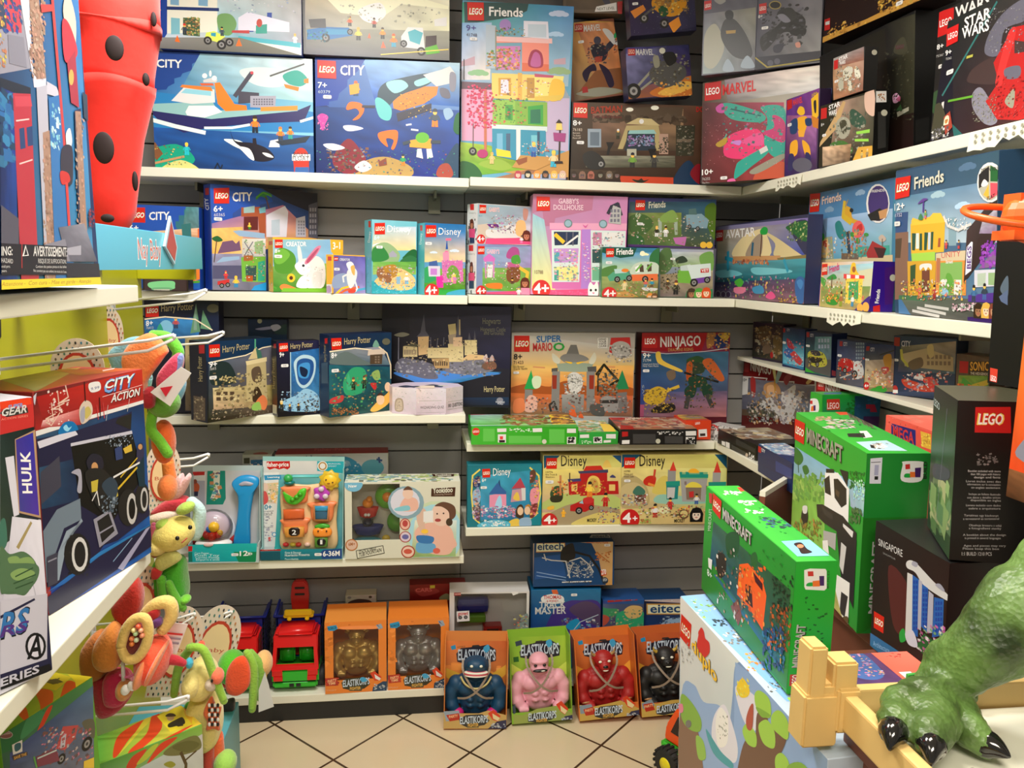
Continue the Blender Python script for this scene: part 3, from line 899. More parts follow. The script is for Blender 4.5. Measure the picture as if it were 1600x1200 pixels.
n 3 6 4.3 7.6 998,bbb 39 1 82 2 81 -11 39 -12
#S2 F
q 9cc 8be 9ce 8be .04 1 176 249 186 212 91 0 63
q 7a5 9c5 371 382 .1 0 86 212 103 211 -6 -2 -5
s 593 3 120 29 149 69 133 78 99 57 64 11 69
s 7b4 6 131 35 146 58 127 34 98 9 97
s eee 86 105 116 117 157 124 181 90 175 20 121 13 103 65
s fff 74 88 92 105 121 100 127 72 97 59
s eee 84 151 93 157 101 111 89 102
s d8a 110 106 146 153 167 160 151 130 118 97
s b57 116 109 149 147 158 148 124 103
s fff 97 54 127 54 121 16 79 19
s ddd 139 66 169 67 166 20 139 19
e 223 104 91 4.7 0.1 -0.1 -4.6
n 3 20 3.5 9.4 ccc,ddd,fff 104 88 175 90 175 20 103 19
s f84 22 18 39 27 79 13 97 4 62 -3 33 4
l 5a3 4 10 12 -1 18
e fc3 61 48 13.9 0.2 -0.2 -14.9
e 532 61 48 6.4 0.1 -0.1 -6.9
p 7b3 33 13 211 14 211 -6 21 -8
p fb3 200 184 249 186 246 139 218 126 203 143
t fff 209 151 236 153 0.1 23 3-1 b
t fff 45 155 115 158 0.2 14.7 CREATOR b
t eee 6.4 131 25 132 0.2 12.4 8+ b
P 5 120 26
L 7 176 34 177 34 149 7 148
#S2 L
r eb3
p d33 11 171 61 171 60 158 12 157
n 3 12 9 18 5a3,fff,d83 -27 96 50 97 43 -6 -35 -9
#S3 F
q 66a 76b a9c 88b .08 8 129 135 127 134 -10 6 -9
s 9ac 7 56 53 68 73 34 7 17
l fc3 7.3 6 -9 39 17 86 28
l e63 7.3 13 -9 53 11 107 22
l 5ac 7.5 72 -9 100 11 134 17
s eee 60 74 80 91 100 75 93 40 73 17 60 40
s fff 57 100 74 109 87 97 73 74
s eb6 74 91 90 95 90 63 80 69
l eee 6.2 67 68 43 57 46 39
l eee 6.3 90 46 100 17 93 8
s d43 66 11 93 14 89 2 66 2
L 9 123 25 123 25 111 9 110
t eee 31 111 72 111 0.1 7.9 CREATOR b
P 9 82 22
#S3 L
r fb3
p d33 11 124 36 124 35 110 11 110
p eee -8 30 35 31 35 -3 -9 -5
s b9c -3 21 24 25 29 5 2 1
#S4 F
q 8cd 7cd 5ac 5ab .02 1 251 166 251 165 -10 1 -9
q 9cd cde fd9 ed9 .04 7 227 160 234 160 152 1 146
c eff 119 221 16
c fff 32 164 22
s 9b8 4 157 55 175 102 133 67 88 4 108
s 384 4 152 38 161 61 121 4 108
s 263 119 134 143 154 162 152 162 124 113 122
s 374 105 117 137 134 162 124 161 96 108 106
q 7b5 6a4 8b5 ac7 .1 4 108 161 113 161 68 4 65
p aab 61 137 75 149 90 136 90 127 64 126
s fc8 10 43 90 89 155 57 143 17 56 16
s b83 38 90 84 100 93 67 61 50 27 44
e 964 32 71 14.9 0.3 0 -19
e 964 58 55 15 0.3 0 -19
n 3 60 3.4 10.2 ddd,9ac,d94,853,eb7 21 98 155 101 155 23 21 21
m 8bd 8bd fd7 96 34 39
m eee 8ac eee 126 34 39
s 3ab 1 43 44 16 126 12 164 23 165 -10 1 -11
n 4 60 3.4 9.1 5cd,3ac,7de,289 4 38 161 40 162 -8 4 -9
L 10 239 47 242 47 203 10 201
t fff 55 210 142 213 0 24 Disney
t dff 8.6 182 28 183 0 16 6+ b
P 16 159 23
#S4 L
r 6bc
p c43 44 247 74 246 74 224 46 226
t fff 63 174 74 211 -26 0.6 Disney
n 5 10 6.1 14.2 5bc,8cd,49a 11 120 86 119 86 -9 11 -11
#S5 F
q 27b 27b 9ce 7bd .02 -6 245 151 247 152 -8 0 -9
q 27b 38c fda ed9 .04 -1 215 150 222 152 116 0 112
c def 110 154 14
c def 33 146 11
q 7b4 8b4 482 593 .1 0 90 152 94 154 15 0 19
s 3a6 0 90 34 96 52 58 0 41
p e7a 74 153 86 153 87 136 75 136
p e9b 67 147 89 150 91 114 68 114
p 25a 77 158 81 197 86 159
l f79 8 79 192 95 193
p d7b 63 119 141 121 145 49 67 42
s 7a4 85 59 87 92 105 104 126 87 130 48
s fd7 102 70 111 76 115 48 100 48
p e3a 43 64 70 70 70 25 46 25
p 46a 16 113 45 119 51 91 16 91
p dde 13 99 57 100 58 64 16 63
p c8d 22 91 46 91 46 69 22 69
n 3 50 3.5 8.1 e8c,c5a,fff,96b 63 125 147 127 149 37 64 36
m d8c e7a fd6 112 40 34
s 3a4 0 35 52 19 137 20 149 9 89 -5 1 -6
s 4ac 88 9 154 20 154 -8 89 -8
e d33 27 11 27 0.3 0.3 -28
t fff 5.3 0 47 0.3 -0.3 31 4+ b
L 3 238 41 239 42 199 3 197
t fff 50 207 133 210 -0.3 24 Disney
P 2 176 24
#S5 L
r 5bc
p c43 32 239 58 238 58 219 34 220
t eff 46 173 55 211 -24 0.4 Disney
n 5 10 5.9 13.7 5bc,8cd,49a 0 123 77 123 81 -6 3 -9
#S6b F
q 89c 99c 79b 89b .03 3 172 212 175 216 -10 4 -10
q 9bd 9ac a9c 8ac .06 28 162 210 169 212 96 29 91
q 8b6 8b5 7a4 6a4 .1 26 91 212 96 214 10 27 13
p d7c 28 124 49 141 73 125 70 114 31 113
p d8c 34 113 40 113 41 58 36 58
p d8c 64 114 70 114 71 58 65 58
p eee 44 102 65 103 62 58 44 58
s b59 118 149 136 166 160 161 161 128 118 127
s 853 122 104 162 111 166 49 120 48
p c69 119 113 165 114 165 97 119 96
s 5a4 136 133 161 139 168 111 137 110
l fc4 11.8 168 94 197 78 194 50 182 44
n 3 40 3.5 9.3 fc5,e79,5a4,fff,96a 34 113 168 117 170 21 36 19
s e83 42 36 96 39 97 20 48 22
m 643 8a6 421 139 26 34
p e58 43 7 217 16 218 -10 37 -12
H 632 c86 188 41 19
p e9b 173 24 207 24 208 -7 174 -7
m fff ddd 888 165 -5 34
e d33 22 10 20 0.3 0.4 -20
t fff 6.8 0.5 40 0.9 -0.4 21 4+ b
L 7 165 32 166 32 138 7 137
t fcd 40 141 88 141 -0.3 14.3 GABBY'S b
#S6b L
r eee
p d33 27 170 75 169 76 148 28 149
t 999 11.6 137 93 134 -0.2 5.1 GABBY'S
n 6 20 13.7 27 222,fff -5 119 106 117 112 -7 1 -10
H 632 c86 59 90 20
p e58 29 73 93 73 95 46 30 45
p 346 37 45 88 46 89 18 38 17
#S6a F
q 9bc abc 88a ccc .04 1 135 215 135 218 5 1 1
q 9bc abc eee cde .08 5 64 213 124 216 28 3 20
p dcb 2 64 42 71 50 22 3 26
s eee 37 49 87 51 130 70 189 44 164 26 50 22
p 728 36 68 80 70 86 59 55 55
n 3 50 3.6 11.9 fff,b7b,445,c95,aab 54 99 168 105 170 43 56 39
s fc8 156 82 188 83 190 33 154 37
p e58 37 19 220 28 220 4 32 -1
s c98 180 128 200 123 194 89 181 94
H 632 c86 196 33 19
m fff e8b 555 176 7 28
e d33 16 15 17 0.6 0.4 -17
t fff 2 7.2 30 8.2 -0.4 18 4+ b
L 7 133 33 133 33 105 8 104
t fcc 44 111 85 112 -0.4 14.2 GABBY'S b
t 7ab 4.8 91 20 92 -0.2 7.6 4+
#S6a L
r eee
p d33 21 137 55 136 56 115 24 116
t 999 13.4 104 74 101 -0.3 5 GABBY'S
n 6 16 12.1 22 222,fff 3 88 84 86 89 4 7 4
H 632 c86 40 65 19
p e58 16 51 68 51 69 20 18 21
p 346 24 21 65 20 66 1 25 1
#S7 F
q a8a c8b e9c d9c .02 -4 350 341 353 341 -7 2 -11
p b79 -4 350 216 352 212 301 81 269 76 241 42 240 34 296 -2 283
q 9cd 9cd fe9 ee9 .03 -2 283 41 263 88 17 3 21
p d7b 64 249 342 255 345 22 76 22
p eac 61 252 342 258 343 235 62 230
p b8d 177 233 209 234 213 25 181 24
p dee 68 227 174 230 174 47 76 45
p dee 209 231 337 232 338 50 218 48
p 235 77 222 166 224 164 179 81 174
p c8a 218 223 250 224 251 179 219 178
p eee 256 224 331 226 327 181 257 179
p c9d 78 163 168 166 166 118 83 113
p 355 217 164 252 165 254 117 219 116
p cde 258 162 328 164 330 119 259 117
p ee9 80 99 167 103 168 52 84 51
p 7b9 219 102 330 104 332 56 221 54
l fc3 13.6 83 211 112 187
l 667 4.5 123 220 124 176
l 667 4.5 146 221 147 176
l eee 6.8 118 175 163 210
p 5ab 80 149 99 150 100 119 81 118
p 4a9 82 87 98 88 99 51 83 51
n 3 60 4.6 12.6 fff,e7a,96b,fd6,4a9 81 158 165 160 168 52 84 51
n 4 60 4.6 12.7 fff,d8b,5ab,eb7,543 215 223 328 226 335 56 221 54
n 5 20 4.6 11.5 e7a,fff,b8d 181 188 204 189 209 53 186 53
e 688 127 252 14.9 0.4 0.4 -14.5
e 9bc 127 252 11.5 0.3 0.3 -11.1
e 688 253 254 15 0.4 0.5 -14.6
e 9bc 253 254 11.6 0.3 0.4 -11.2
s d6a 179 250 190 245 199 252 190 238
p e58 65 16 339 28 341 -7 66 -9
n 6 30 3.5 9.2 f7a,e69 71 13 210 16 211 -4 71 -6
s fff 207 30 215 48 227 37 238 51 245 26 240 -6 211 -7
e 222 217 19 4.1 0.1 0.2 -4.6
e 222 235 20 4.1 0.1 0.2 -4.6
s e8a 222 11 231 11 227 5
e d33 37 18 33 0.7 0.9 -34
t fff 10.6 3.7 65 4.8 -0.9 35 4+ b
l 334 11.4 270 292 281 315 304 326 317 288
p bbb 287 320 316 310 318 254 272 258
W 778 3 3 276 309 313 310 315 260 277 258
L 12 342 59 342 61 294 13 292
t ecd 91 320 163 321 -0.5 17 GABBY'S b
t ecd 73 298 180 300 -0.5 17 DOLLHOUSE b
t 865 11.7 73 42 73 -0.3 12.4 10788
#S8 F
q 549 358 436 437 .03 -4 173 326 175 328 -5 -1 -7
q 356 368 453 663 .08 3 159 323 167 324 2 2 -4
q 785 894 574 563 .1 -2 120 197 125 202 0 2 3
s 463 5 107 59 115 95 83 55 43 7 55
s 363 0 42 55 37 57 -3 2 -4
s 572 286 146 327 154 333 29 296 81
p aba 111 103 183 108 186 46 176 45 170 91 125 90 127 38 116 38
s 8a5 121 110 162 134 183 111 181 92 125 90
p 8ab 214 118 273 123 302 101 296 71 220 73
p 577 224 138 251 142 256 119 225 119
w 230 76 7.9
w 261 70 7.9
p c7b 169 35 221 40 215 7 180 13
n 3 60 4 12.1 463,784,cb9,a76,eee 12 107 315 114 320 8 15 3
m 332 eee fc7 107 38 39
m fff ddd 421 141 38 39
p 537 1 9 328 2 328 -5 2 -8
e fc4 285 11 12.6 0.2 0.6 -11.9
e fc4 308 11 12.6 0.2 0.6 -12
L 25 166 60 166 60 131 25 130
t ddc 74 138 137 143 -0.8 22 Friends b
t bca 26 105 47 105 -0.5 16 6+ b
P 33 82 22
#S9 F
q 366 38b 785 695 .04 -5 174 212 178 213 -10 2 -10
q 49c 6ad cdb bda .05 -1 155 210 160 213 95 2 90
p 154 -2 172 125 174 113 144 66 137 -1 155
c ffc 153 152 13
e ffd 146 155 9.4 0.2 0.4 -9
s 584 1 97 54 111 42 78 6 65
s 374 173 146 209 173 213 82 183 81
q 9a6 a96 673 785 .12 2 71 210 75 213 -8 5 -10
s cdc 109 80 114 112 147 126 201 121 205 82
p e74 109 80 205 85 206 62 113 57
p fff 121 106 134 113 142 90 125 87
p 543 136 113 151 114 154 90 139 90
p 543 164 117 181 117 182 94 168 91
l 7b5 6.6 125 93 144 116
l 7b5 6.6 165 100 181 120
w 160 65 11.7
p 5a8 22 71 42 88 95 92 110 63 30 55
p bdd 45 98 81 100 92 86 49 82
w 58 62 11
w 101 67 11
e e83 85 94 13.4 0.3 0.3 -6.5
m eda eda 643 85 24 39
m d66 39b 832 162 35 33
m 39b 643 421 185 36 33
s ddd 151 35 206 33 193 23 159 25
p c95 45 17 98 21 139 2 46 -6
n 3 40 4 10.6 643,eca,5a3,d83 56 53 198 56 200 3 59 1
e d33 31 10 27 0.5 1 -25
t fff 11.8 -1.6 55 -0.8 -1 26 4+ b
H e94 fdb 180 3 13
H 753 fca 197 3 13
L 13 169 42 170 42 140 14 139
t fff 51 148 112 152 -0.9 21 Friends b
P 14 120 23
#S10 F
q 9ac bbc 554 565 .03 -3 173 200 173 208 -5 0 -8
q bcd ccc 9b7 8a6 .08 4 163 197 165 200 112 3 108
s 574 1 160 38 174 48 109 5 81
s 7a5 149 150 197 165 201 99 166 104
q a97 ba8 776 877 .1 5 81 201 99 206 5 8 2
s 343 60 138 87 149 105 130 68 122
p 7b4 69 96 96 110 121 97 123 51 71 53
p cdd 79 113 116 120 121 97 80 96
p dee 103 116 192 125 196 79 122 67
p c33 155 104 186 108 187 92 156 90
t fff 159 93 185 96 -0.5 9.3 VET b
p 74a 122 67 195 78 192 59 123 47
w 133 54 14.6
w 182 65 12
m 543 632 332 34 29 40
m 332 222 743 66 10 53
n 3 40 4 10.8 543,574,aa8,332 6 134 74 135 80 17 11 15
p 285 107 24 204 32 206 -5 102 -6
H 432 a75 125 14 19
H 5a4 fdb 153 15 19
H d52 fdb 181 18 19
P 40 138 18
#S11 F
q 99b 87b 223 326 .05 -17 270 711 260 703 0 -3 -12
q cb9 77a 34a 9a9 .08 12 254 706 249 716 145 22 127
s 335 588 245 701 249 711 145 627 197
s 263 564 240 656 252 701 244 696 189 602 221
n 8 40 4.8 14.5 dd9,363,695,232 575 254 706 246 712 189 580 193
s eda 165 153 238 218 382 243 424 229 458 149
s dc9 397 236 505 208 666 151 700 145 498 148 494 190
s a98 274 152 329 208 398 224 391 150
p c96 165 153 535 150 537 136 166 137
p 874 511 142 699 150 701 137 524 133
q 6ab 49a 178 156 .1 13 127 700 139 701 78 10 56
s 7cd 15 99 169 103 250 86 53 74
s 7cd 337 112 576 106 602 95 368 87
q 236 546 967 656 .15 10 56 701 78 703 0 6 -12
l 532 7.4 397 236 391 150
s 2a4 383 237 409 248 437 241 432 223 391 224
l 29b 21 122 168 127 106
l 29b 15 99 148 166 140
l 268 15 330 195 326 157
l 29b 13.5 562 135 589 100
n 3 30 7.8 23 843,c75,d96 166 140 460 137 461 124 167 126
n 4 70 5.6 19 e7a,5b4,b5a,3ab,fc5,225 35 78 661 83 667 15 42 -7
s 5b4 189 59 235 73 267 60 238 40
s e8a 191 39 284 41 271 21 200 19
s 49c 343 42 413 50 429 26 359 23
s e59 444 14 482 33 516 16 485 6
s 36a 640 66 672 84 702 67 697 5 656 9
s 48c 651 66 673 75 691 64 676 44
n 5 20 5 11.7 112,eb4 535 17 655 21 657 4 537 -1
e 99a 44 11 26 0.8 1 -12.8
e 99a 93 11 26 0.8 1 -12.6
e 99a 140 12 25 0.8 1 -12.4
e 435 44 11 21 0.6 0.9 -10.6
e 435 93 11 20 0.6 0.9 -10.5
e 435 140 12 20 0.6 0.9 -10.3
p c22 6 255 73 255 73 214 9 214
t fff 8.3 228 66 228 -1.4 17 LEGO b
t fff 96 222 349 221 -2.4 29 AVATAR b
#S12 F
q 58b 47a 59c 6ad .04 2 354 492 364 505 -1 -7 -10
q 9be ace 5a9 5ad .05 4 262 494 266 502 108 6 105
c 9bd 322 321 21
c 8ac 140 287 23
p 79b 63 221 82 239 95 215 103 247 126 218 133 190 33 183
p 9a9 9 203 167 207 184 133 15 134
p ec8 15 198 137 204 153 143 20 144
p c54 21 193 54 197 56 173 23 171
p c54 107 195 133 197 135 176 109 174
n 4 40 7 18 eca,c65,dee,8a6,fd9 20 208 197 202 203 138 26 139
p 4a9 310 172 488 172 491 148 295 142
p dc9 4 135 506 147 508 124 6 115
q dc9 ec9 ca8 db8 .1 4 135 102 134 109 58 12 45
s 4a4 43 202 105 219 117 200 86 196
p 9cd 6 115 92 124 100 43 11 55
l 643 7.3 39 115 55 56
s 4a4 5 120 37 134 72 110 28 110
p 38c -23 39 100 38 99 -5 -16 -8
s da3 245 293 257 309 241 284 229 267 258 248 304 237 321 244 285 255 273 282
l db3 17 235 302 229 263 277 243
e 222 278 276 10.7 -0.7 0.6 -6.1
s 388 183 243 212 250 242 222 262 213 226 196 196 211
s e66 295 237 329 244 357 221 342 201 308 198 288 216
s c33 314 228 339 235 345 218 319 215
e 494 367 204 13.3 -0.5 0.5 -5.1
e 494 289 207 12.5 -0.5 0.7 -7.9
e 494 322 189 12.1 -0.4 0.8 -8.6
l 345 17 262 213 276 155
p 765 230 156 329 154 331 137 231 138
n 5 50 5 16 da3,388,e66,653,bb9 224 223 366 217 373 141 231 142
p a33 372 153 402 186 474 164 461 140 381 141
p 422 411 169 474 164 461 140 438 140
s cba 433 193 451 201 472 188 450 181
l 765 4.5 453 189 454 172
e eee 420 284 60 -4.6 5.1 -52
e 437 422 284 52 -4 4.5 -47
p 222 370 258 433 271 465 256 436 238 388 241
p c96 426 263 472 268 466 244 436 242
t ddd 381 316 452 313 -0.6 6.6 FRIENDS b
L 6 346 78 342 73 287 7 288
t ecb 92 306 216 310 -2 23 Friends b
t eee 10.1 257 54 259 -1.3 14.6 12+ b
#S13 F
q fc8 cde b96 eb8 .04 4 128 295 130 220 -8 7 -9
q 9cd ade dc9 cb8 .06 20 117 292 124 294 65 20 59
p ddb 217 104 294 112 292 33 229 31
q 8a5 795 ca7 ba6 .1 11 59 286 65 275 -3 12 -9
s 394 41 82 80 95 101 83 65 78
l 643 5.1 73 87 74 52
s 5a4 6 86 37 77 30 59 9 68
p fd5 154 83 244 84 247 20 161 16
p 4a6 172 75 222 76 229 31 176 25
s fc3 179 84 177 121 197 125 209 104 236 84
e a63 193 108 9.9 0 1.4 -8.2
p e44 139 96 251 92 252 84 141 83
p fff 156 94 178 93 179 84 158 83
p fff 203 93 223 93 224 84 204 84
n 3 60 4.9 12.2 394,e54,fd5,a63,fff 17 82 252 84 263 20 29 10
s 393 54 33 118 36 113 10 53 11
n 4 24 5.1 10.2 e44,fc4,c93 47 42 116 44 121 18 52 16
m b74 9a3 521 136 6 43
m fff 49c 843 200 9 38
s 428 211 -9 247 20 290 41 304 26 298 -6
e fb5 243 7 16 0.8 2 -12.1
e fb5 272 11 17 0.8 2.1 -12.8
L 7 123 40 124 44 93 9 91
t d48 54 97 113 108 -3.3 19 Friends b
#S13 R
r 318
p 417 31 113 64 118 71 23 40 18
t fff 23 22 24 58 -10 -0.2 Friends b
p c22 9 14 27 18 29 -1 10 -2
e ccb 55 88 8.3 0.2 0.8 -8.7
#S14 F
q 357 356 68a 47a .03 -6 342 427 345 417 -14 17 -1
q 58a 79b bcd acd .05 1 282 383 289 388 163 -11 174
c 579 263 324 22
c acd 165 275 20
c bdf 250 245 20
p 358 -12 246 53 245 48 165 -11 166
p 8ab 204 222 230 222 232 161 206 161
p 865 -18 197 54 198 56 39 -10 32
p 543 -11 182 28 184 22 136 -8 136
q 676 555 444 555 .05 17 45 423 48 425 -10 69 -2
p 475 17 45 129 49 130 35 17 35
l ccc 6.6 94 18 199 10
l ccc 6.5 124 25 209 21
l ccc 6.7 75 10 176 3
p eb3 63 216 193 223 190 148 67 143
p fc4 66 223 72 230 90 225 137 228 149 236 177 234 188 220 191 213 66 212
p 254 69 194 85 193 82 153 70 154
p dee 85 193 97 193 98 157 85 157
p 254 100 192 109 192 110 153 99 153
p 254 118 194 132 193 127 153 117 153
p cde 132 193 141 193 140 154 132 154
p 254 143 194 152 194 150 154 142 154
p a53 170 179 178 179 177 159 168 159
p ad5 67 146 159 149 159 129 70 128
p da3 52 128 162 129 161 50 56 46
p 353 64 117 86 121 84 70 65 69
p 743 110 106 140 108 141 57 111 54
s eee 101 117 116 122 145 121 146 107 134 114 125 105 116 114 104 106
p e94 206 148 266 150 268 54 164 50 162 142
p dca 162 145 266 150 266 129 162 128
t c55 182 134 248 138 -0.3 11.7 UNITY
p 8b6 179 124 254 126 256 54 175 51
p b75 165 135 179 134 178 75 166 75
s 6a4 197 79 202 100 218 97 227 73 208 56 195 59
p eee 229 87 252 87 253 54 227 53
s 9ce 181 55 192 69 208 62 206 52
e eee 190 79 10.9 0.2 0.2 -8.3
t eee 198 122 223 123 -0.2 6.8 Street b
q 433 222 222 322 0 267 192 416 306 361 182 260 81
p 322 302 172 393 271 395 205 270 88
q bbc 99a 868 98a .1 315 209 385 251 383 181 306 184
p 869 306 111 379 172 377 117
n 5 30 7.5 15 94b,a5c,72a 311 172 379 169 382 114 313 114
p eef 282 168 287 167 284 107 265 97 268 157
t 528 283 111 283 159 -12.9 -0.1 BEGS b
p dde 294 108 373 111 370 77 295 72
p bcb 304 101 330 103 329 76 305 75
p 9b8 337 103 369 104 367 78 338 78
p 539 276 55 366 64 362 42 276 41
m 47a 345 222 294 42 36
m 345 46a 222 327 47 35
m e75 c43 321 103 45 33
m b44 a33 421 159 43 32
n 6 80 3.6 11.7 e65,6a4,eee,fc4,853 30 83 265 87 266 44 30 34
e eee 336 285 39 -3.9 1.4 -40
e bba 335 284 34 -3.4 1.3 -35
p 263 337 287 336 319 366 303 369 283
p e56 337 284 369 280 359 259 339 251
p 222 333 287 303 276 302 304 332 318
p fb4 333 282 334 252 317 262
s eee 310 282 319 293 331 283 319 278
t 222 309 308 363 307 -0.2 6.8 DESIGN_YOUR b
t 222 329 250 352 255 -0.2 6.8 FLAT b
l ddd 6 190 226 204 205 241 194 281 205
n 7 20 4.1 7.4 eee,fff 193 223 276 218 277 192 194 196
l 539 4.6 114 241 115 266
s 649 93 260 113 271 131 268
m 7a5 d77 643 123 225 21
s 485 96 225 105 238 114 224
m d55 c44 222 200 155 20
m 457 c44 321 243 154 20
n 8 40 4.1 10.7 586,d9b,eee 225 36 311 40 311 23 225 19
p 316 277 8 437 18 438 -12 278 -2
H 321 a75 311 23 16
H eb5 fdb 335 25 16
H 843 c97 358 25 16
p 9bd 387 298 425 297 431 156 380 157
p bbc 396 294 425 291 427 238 394 238
p 548 384 157 431 156 431 144 381 142
L 4 328 65 328 60 281 1 278
t ddc 80 295 189 302 -0.4 26 Friends b
t fff -2 251 41 253 -0.2 16 12+ b
t dde -5.2 235 31 236 -0.1 8.2 41732
P -2 219 26
#H0 F
q 112 124 113 111 .05 2 378 247 388 238 -5 -7 -16
s 37b 2 316 110 323 164 321 163 256 -1 220
q 27b 49d 136 124 .1 2 316 165 324 162 221 -1 220
e 8ce 69 291 23 0.3 -0.7 -26
m c55 346 853 101 289 40
s 3a8 38 277 50 305 60 277
p 697 147 273 168 375 180 279
p 697 180 290 190 353 219 285
p 8a9 162 341 168 375 169 284 158 284
q ba7 876 543 765 .15 130 255 240 279 235 7 125 7
n 3 50 5.7 17 cb8,221,a96,654 136 249 240 251 235 7 130 7
l fec 4.4 2 319 67 328 164 321 219 285
t cb8 55 345 159 354 0.6 24 Harry_Potter
t fff 4.5 296 27 299 0.5 17 8+ b
t ddd 5.3 285 28 286 0.2 9.1 76413
e 665 223 359 20 0.3 -0.3 -14.8
L 5 368 47 370 47 328 5 326
#H0b F
q 136 124 123 135 .06 1 314 144 313 143 261 2 259
s 244 99 285 144 298 143 264 98 263
s aac 27 280 93 291 111 285 51 275
s ccd 81 291 105 297 117 285 92 272
e cca 42 308 8.3 0.1 -0.1 -8.6
#H1 F
q 124 235 543 221 .05 2 264 262 266 257 -3 -3 1
q 456 778 654 332 .1 9 190 261 234 257 9 4 15
s 135 5 261 258 263 258 234 219 231 150 207 85 201 9 196
l fec 4 9 196 85 204 150 210 219 231 260 235
s 233 21 189 84 190 109 126 19 124
q dc9 ba6 985 ca8 .1 22 113 259 99 258 27 23 40
W 543 3 2 31 103 108 95 107 58 30 67
p cb8 153 178 232 192 236 42 150 53
p dc9 160 195 192 238 218 196
l 5a8 6.2 190 261 189 233
p 476 191 233 212 220 218 193 198 195
s 654 173 159 204 168 214 138 210 115 179 119
s 432 178 84 196 99 212 74 212 51 177 49
p eda 150 190 236 198 236 183 153 176
n 3 70 5 19 432,cb8,a96,654,eda 27 162 256 140 254 10 23 40
n 4 16 7.2 14.4 443,222,ed9 45 149 109 143 109 120 44 127
s e85 187 42 216 68 236 42 222 14
s 9c6 174 38 201 46 208 16 173 21
n 5 40 5 12.4 665,987,221,ba8 11 42 250 10 249 -25 10 9
t cb8 61 225 166 231 0.6 22 Harry_Potter
t fff 10.7 181 39 182 0.6 18 9+ b
t ddd 12.2 171 35 172 0.3 8.7 76415
P 10 147 27
L 11 254 51 254 51 213 11 214
#H1 L
r 112
p c22 53 251 83 255 82 227 53 224
t cb8 68 135 66 216 -24 -2.5 Harry_Potter
p 654 16 82 79 81 76 6 14 3
n 3 30 7.2 14.4 876,543,ba8,432 20 79 75 86 72 8 16 1
#H2 F
q 113 224 112 111 .04 2 259 149 260 149 1 -1 1
q 37b 26a 48b 258 .12 46 220 149 231 146 43 46 50
l acd 3.4 48 220 46 50
n 9 40 3.5 7 25a,38c 52 217 146 214 144 90 50 96
s bde 60 188 90 210 131 197 133 150 117 110 91 94 70 112 62 148
s 259 69 182 92 198 124 188 127 153 112 119 91 105 73 124
s 49d 77 176 113 180 109 134 88 129 74 141
s 124 80 170 106 157 100 134 83 141
s 9ce 17 52 64 72 99 93 141 67 146 13 17 23
n 3 50 4.7 11.7 bde,37b,124,8ac 12 87 147 78 146 13 11 23
m 332 222 eda 14 17 41
m 333 124 c95 42 15 29
m 333 222 643 72 16 29
n 4 20 4.8 10.7 333,654 93 52 146 49 146 7 92 11
t cb8 48 232 126 237 0.3 18 Harry_Potter
t fff 10 205 26 206 0.3 16 9+ b
P 15 176 25
L 9 252 39 253 40 225 9 223
#H2 L
r 111
p c22 29 248 61 252 60 238 28 233
p ddc 1 36 50 40 48 10 -1 5
t a96 34 96 34 200 -33 -4.5 Harry_Potter
#H3 F
q 124 135 134 235 .05 -1 282 257 285 250 -4 0 -1
q 788 99a 578 456 .08 3 227 203 235 245 166 3 182
s 677 3 187 61 224 134 191 161 171
l fec 4.2 3 227 101 234 168 224
q 267 156 144 255 .14 0 182 249 159 247 0 0 2
l edb 5.2 196 235 231 209 247 166 249 117
p dcb 154 225 217 225 224 206 151 205
s 7a9 172 236 185 259 199 235
p 543 161 207 213 207 210 171 161 174
W 876 2 3 179 203 203 202 203 174 179 176
s 3a7 54 120 87 164 134 161 148 124 134 78 67 72
s 4b8 67 96 74 148 87 94
m 343 232 754 94 87 47
m 343 222 643 138 89 48
s 9b6 168 141 196 151 203 120 182 116
s c33 162 105 189 103 182 79
s c44 8 66 54 73 47 50 2 49
n 3 60 5.1 14 2a6,3b8,843,156,c95 9 164 217 149 218 9 8 31
s eb5 162 9 190 36 232 63 246 80 243 31 190 3
e eca 204 44 17 -1.6 0.1 -20
s 421 188 58 203 68 221 55 204 59
e eca 235 87 12.9 -1.1 0.1 -17
n 4 40 5 11.3 c85,643,a74 8 34 114 23 114 -1 8 10
t cb8 58 248 163 251 0.1 22 Harry_Potter
t fff 8.1 204 30 205 0.1 18 8+ b
P 9 161 28
L 8 272 47 272 48 233 10 233
e 665 227 251 17 -0.8 0.1 -12
#H3 L
r 124
p c22 35 269 54 272 53 254 36 251
t a96 46 191 42 248 -18 -2.1 Harry_Potter
p 456 11 182 55 190 56 118 12 112
#H4 F
q 112 223 112 111 .05 -3 373 477 377 477 -10 1 -13
q 223 335 113 112 .08 101 371 473 377 475 145 103 182
q 9b8 38c 27b 49d .1 44 133 446 134 295 92 147 78
s 48d 47 123 208 132 442 129 294 106 162 83 104 96
s 667 51 152 75 177 117 173 189 156 199 127 209 104 161 102 104 115 56 124
s 778 227 138 246 172 293 183 369 180 418 143 342 122 266 124
n 3 90 4.8 17 889,556,aaa,443,99a 56 167 417 177 418 119 57 109
p dc9 79 220 131 231 132 183 79 181
p 554 77 222 117 232 133 231 131 219
W 876 8 1 81 213 129 214 129 185 82 184
p db8 133 257 173 260 172 194 136 188
p 556 128 257 142 273 154 342 161 279 175 260
p dc9 169 217 254 220 255 182 170 179
p b96 184 177 250 181 251 143 199 142
W 543 7 1 189 173 246 174 246 148 189 146
p dc9 244 234 301 235 303 169 250 167
p cb8 243 305 271 310 275 263 249 262
p a98 244 267 272 272 273 234 249 234
p 556 272 258 280 343 291 259
p ba8 283 325 288 325 290 268 284 268
p eca 263 258 296 261 297 226 264 225
p dc9 306 250 348 251 354 199 307 193
p 556 318 250 322 279 329 250
p 556 339 251 342 289 348 251
p eda 306 250 327 250 327 231 306 231
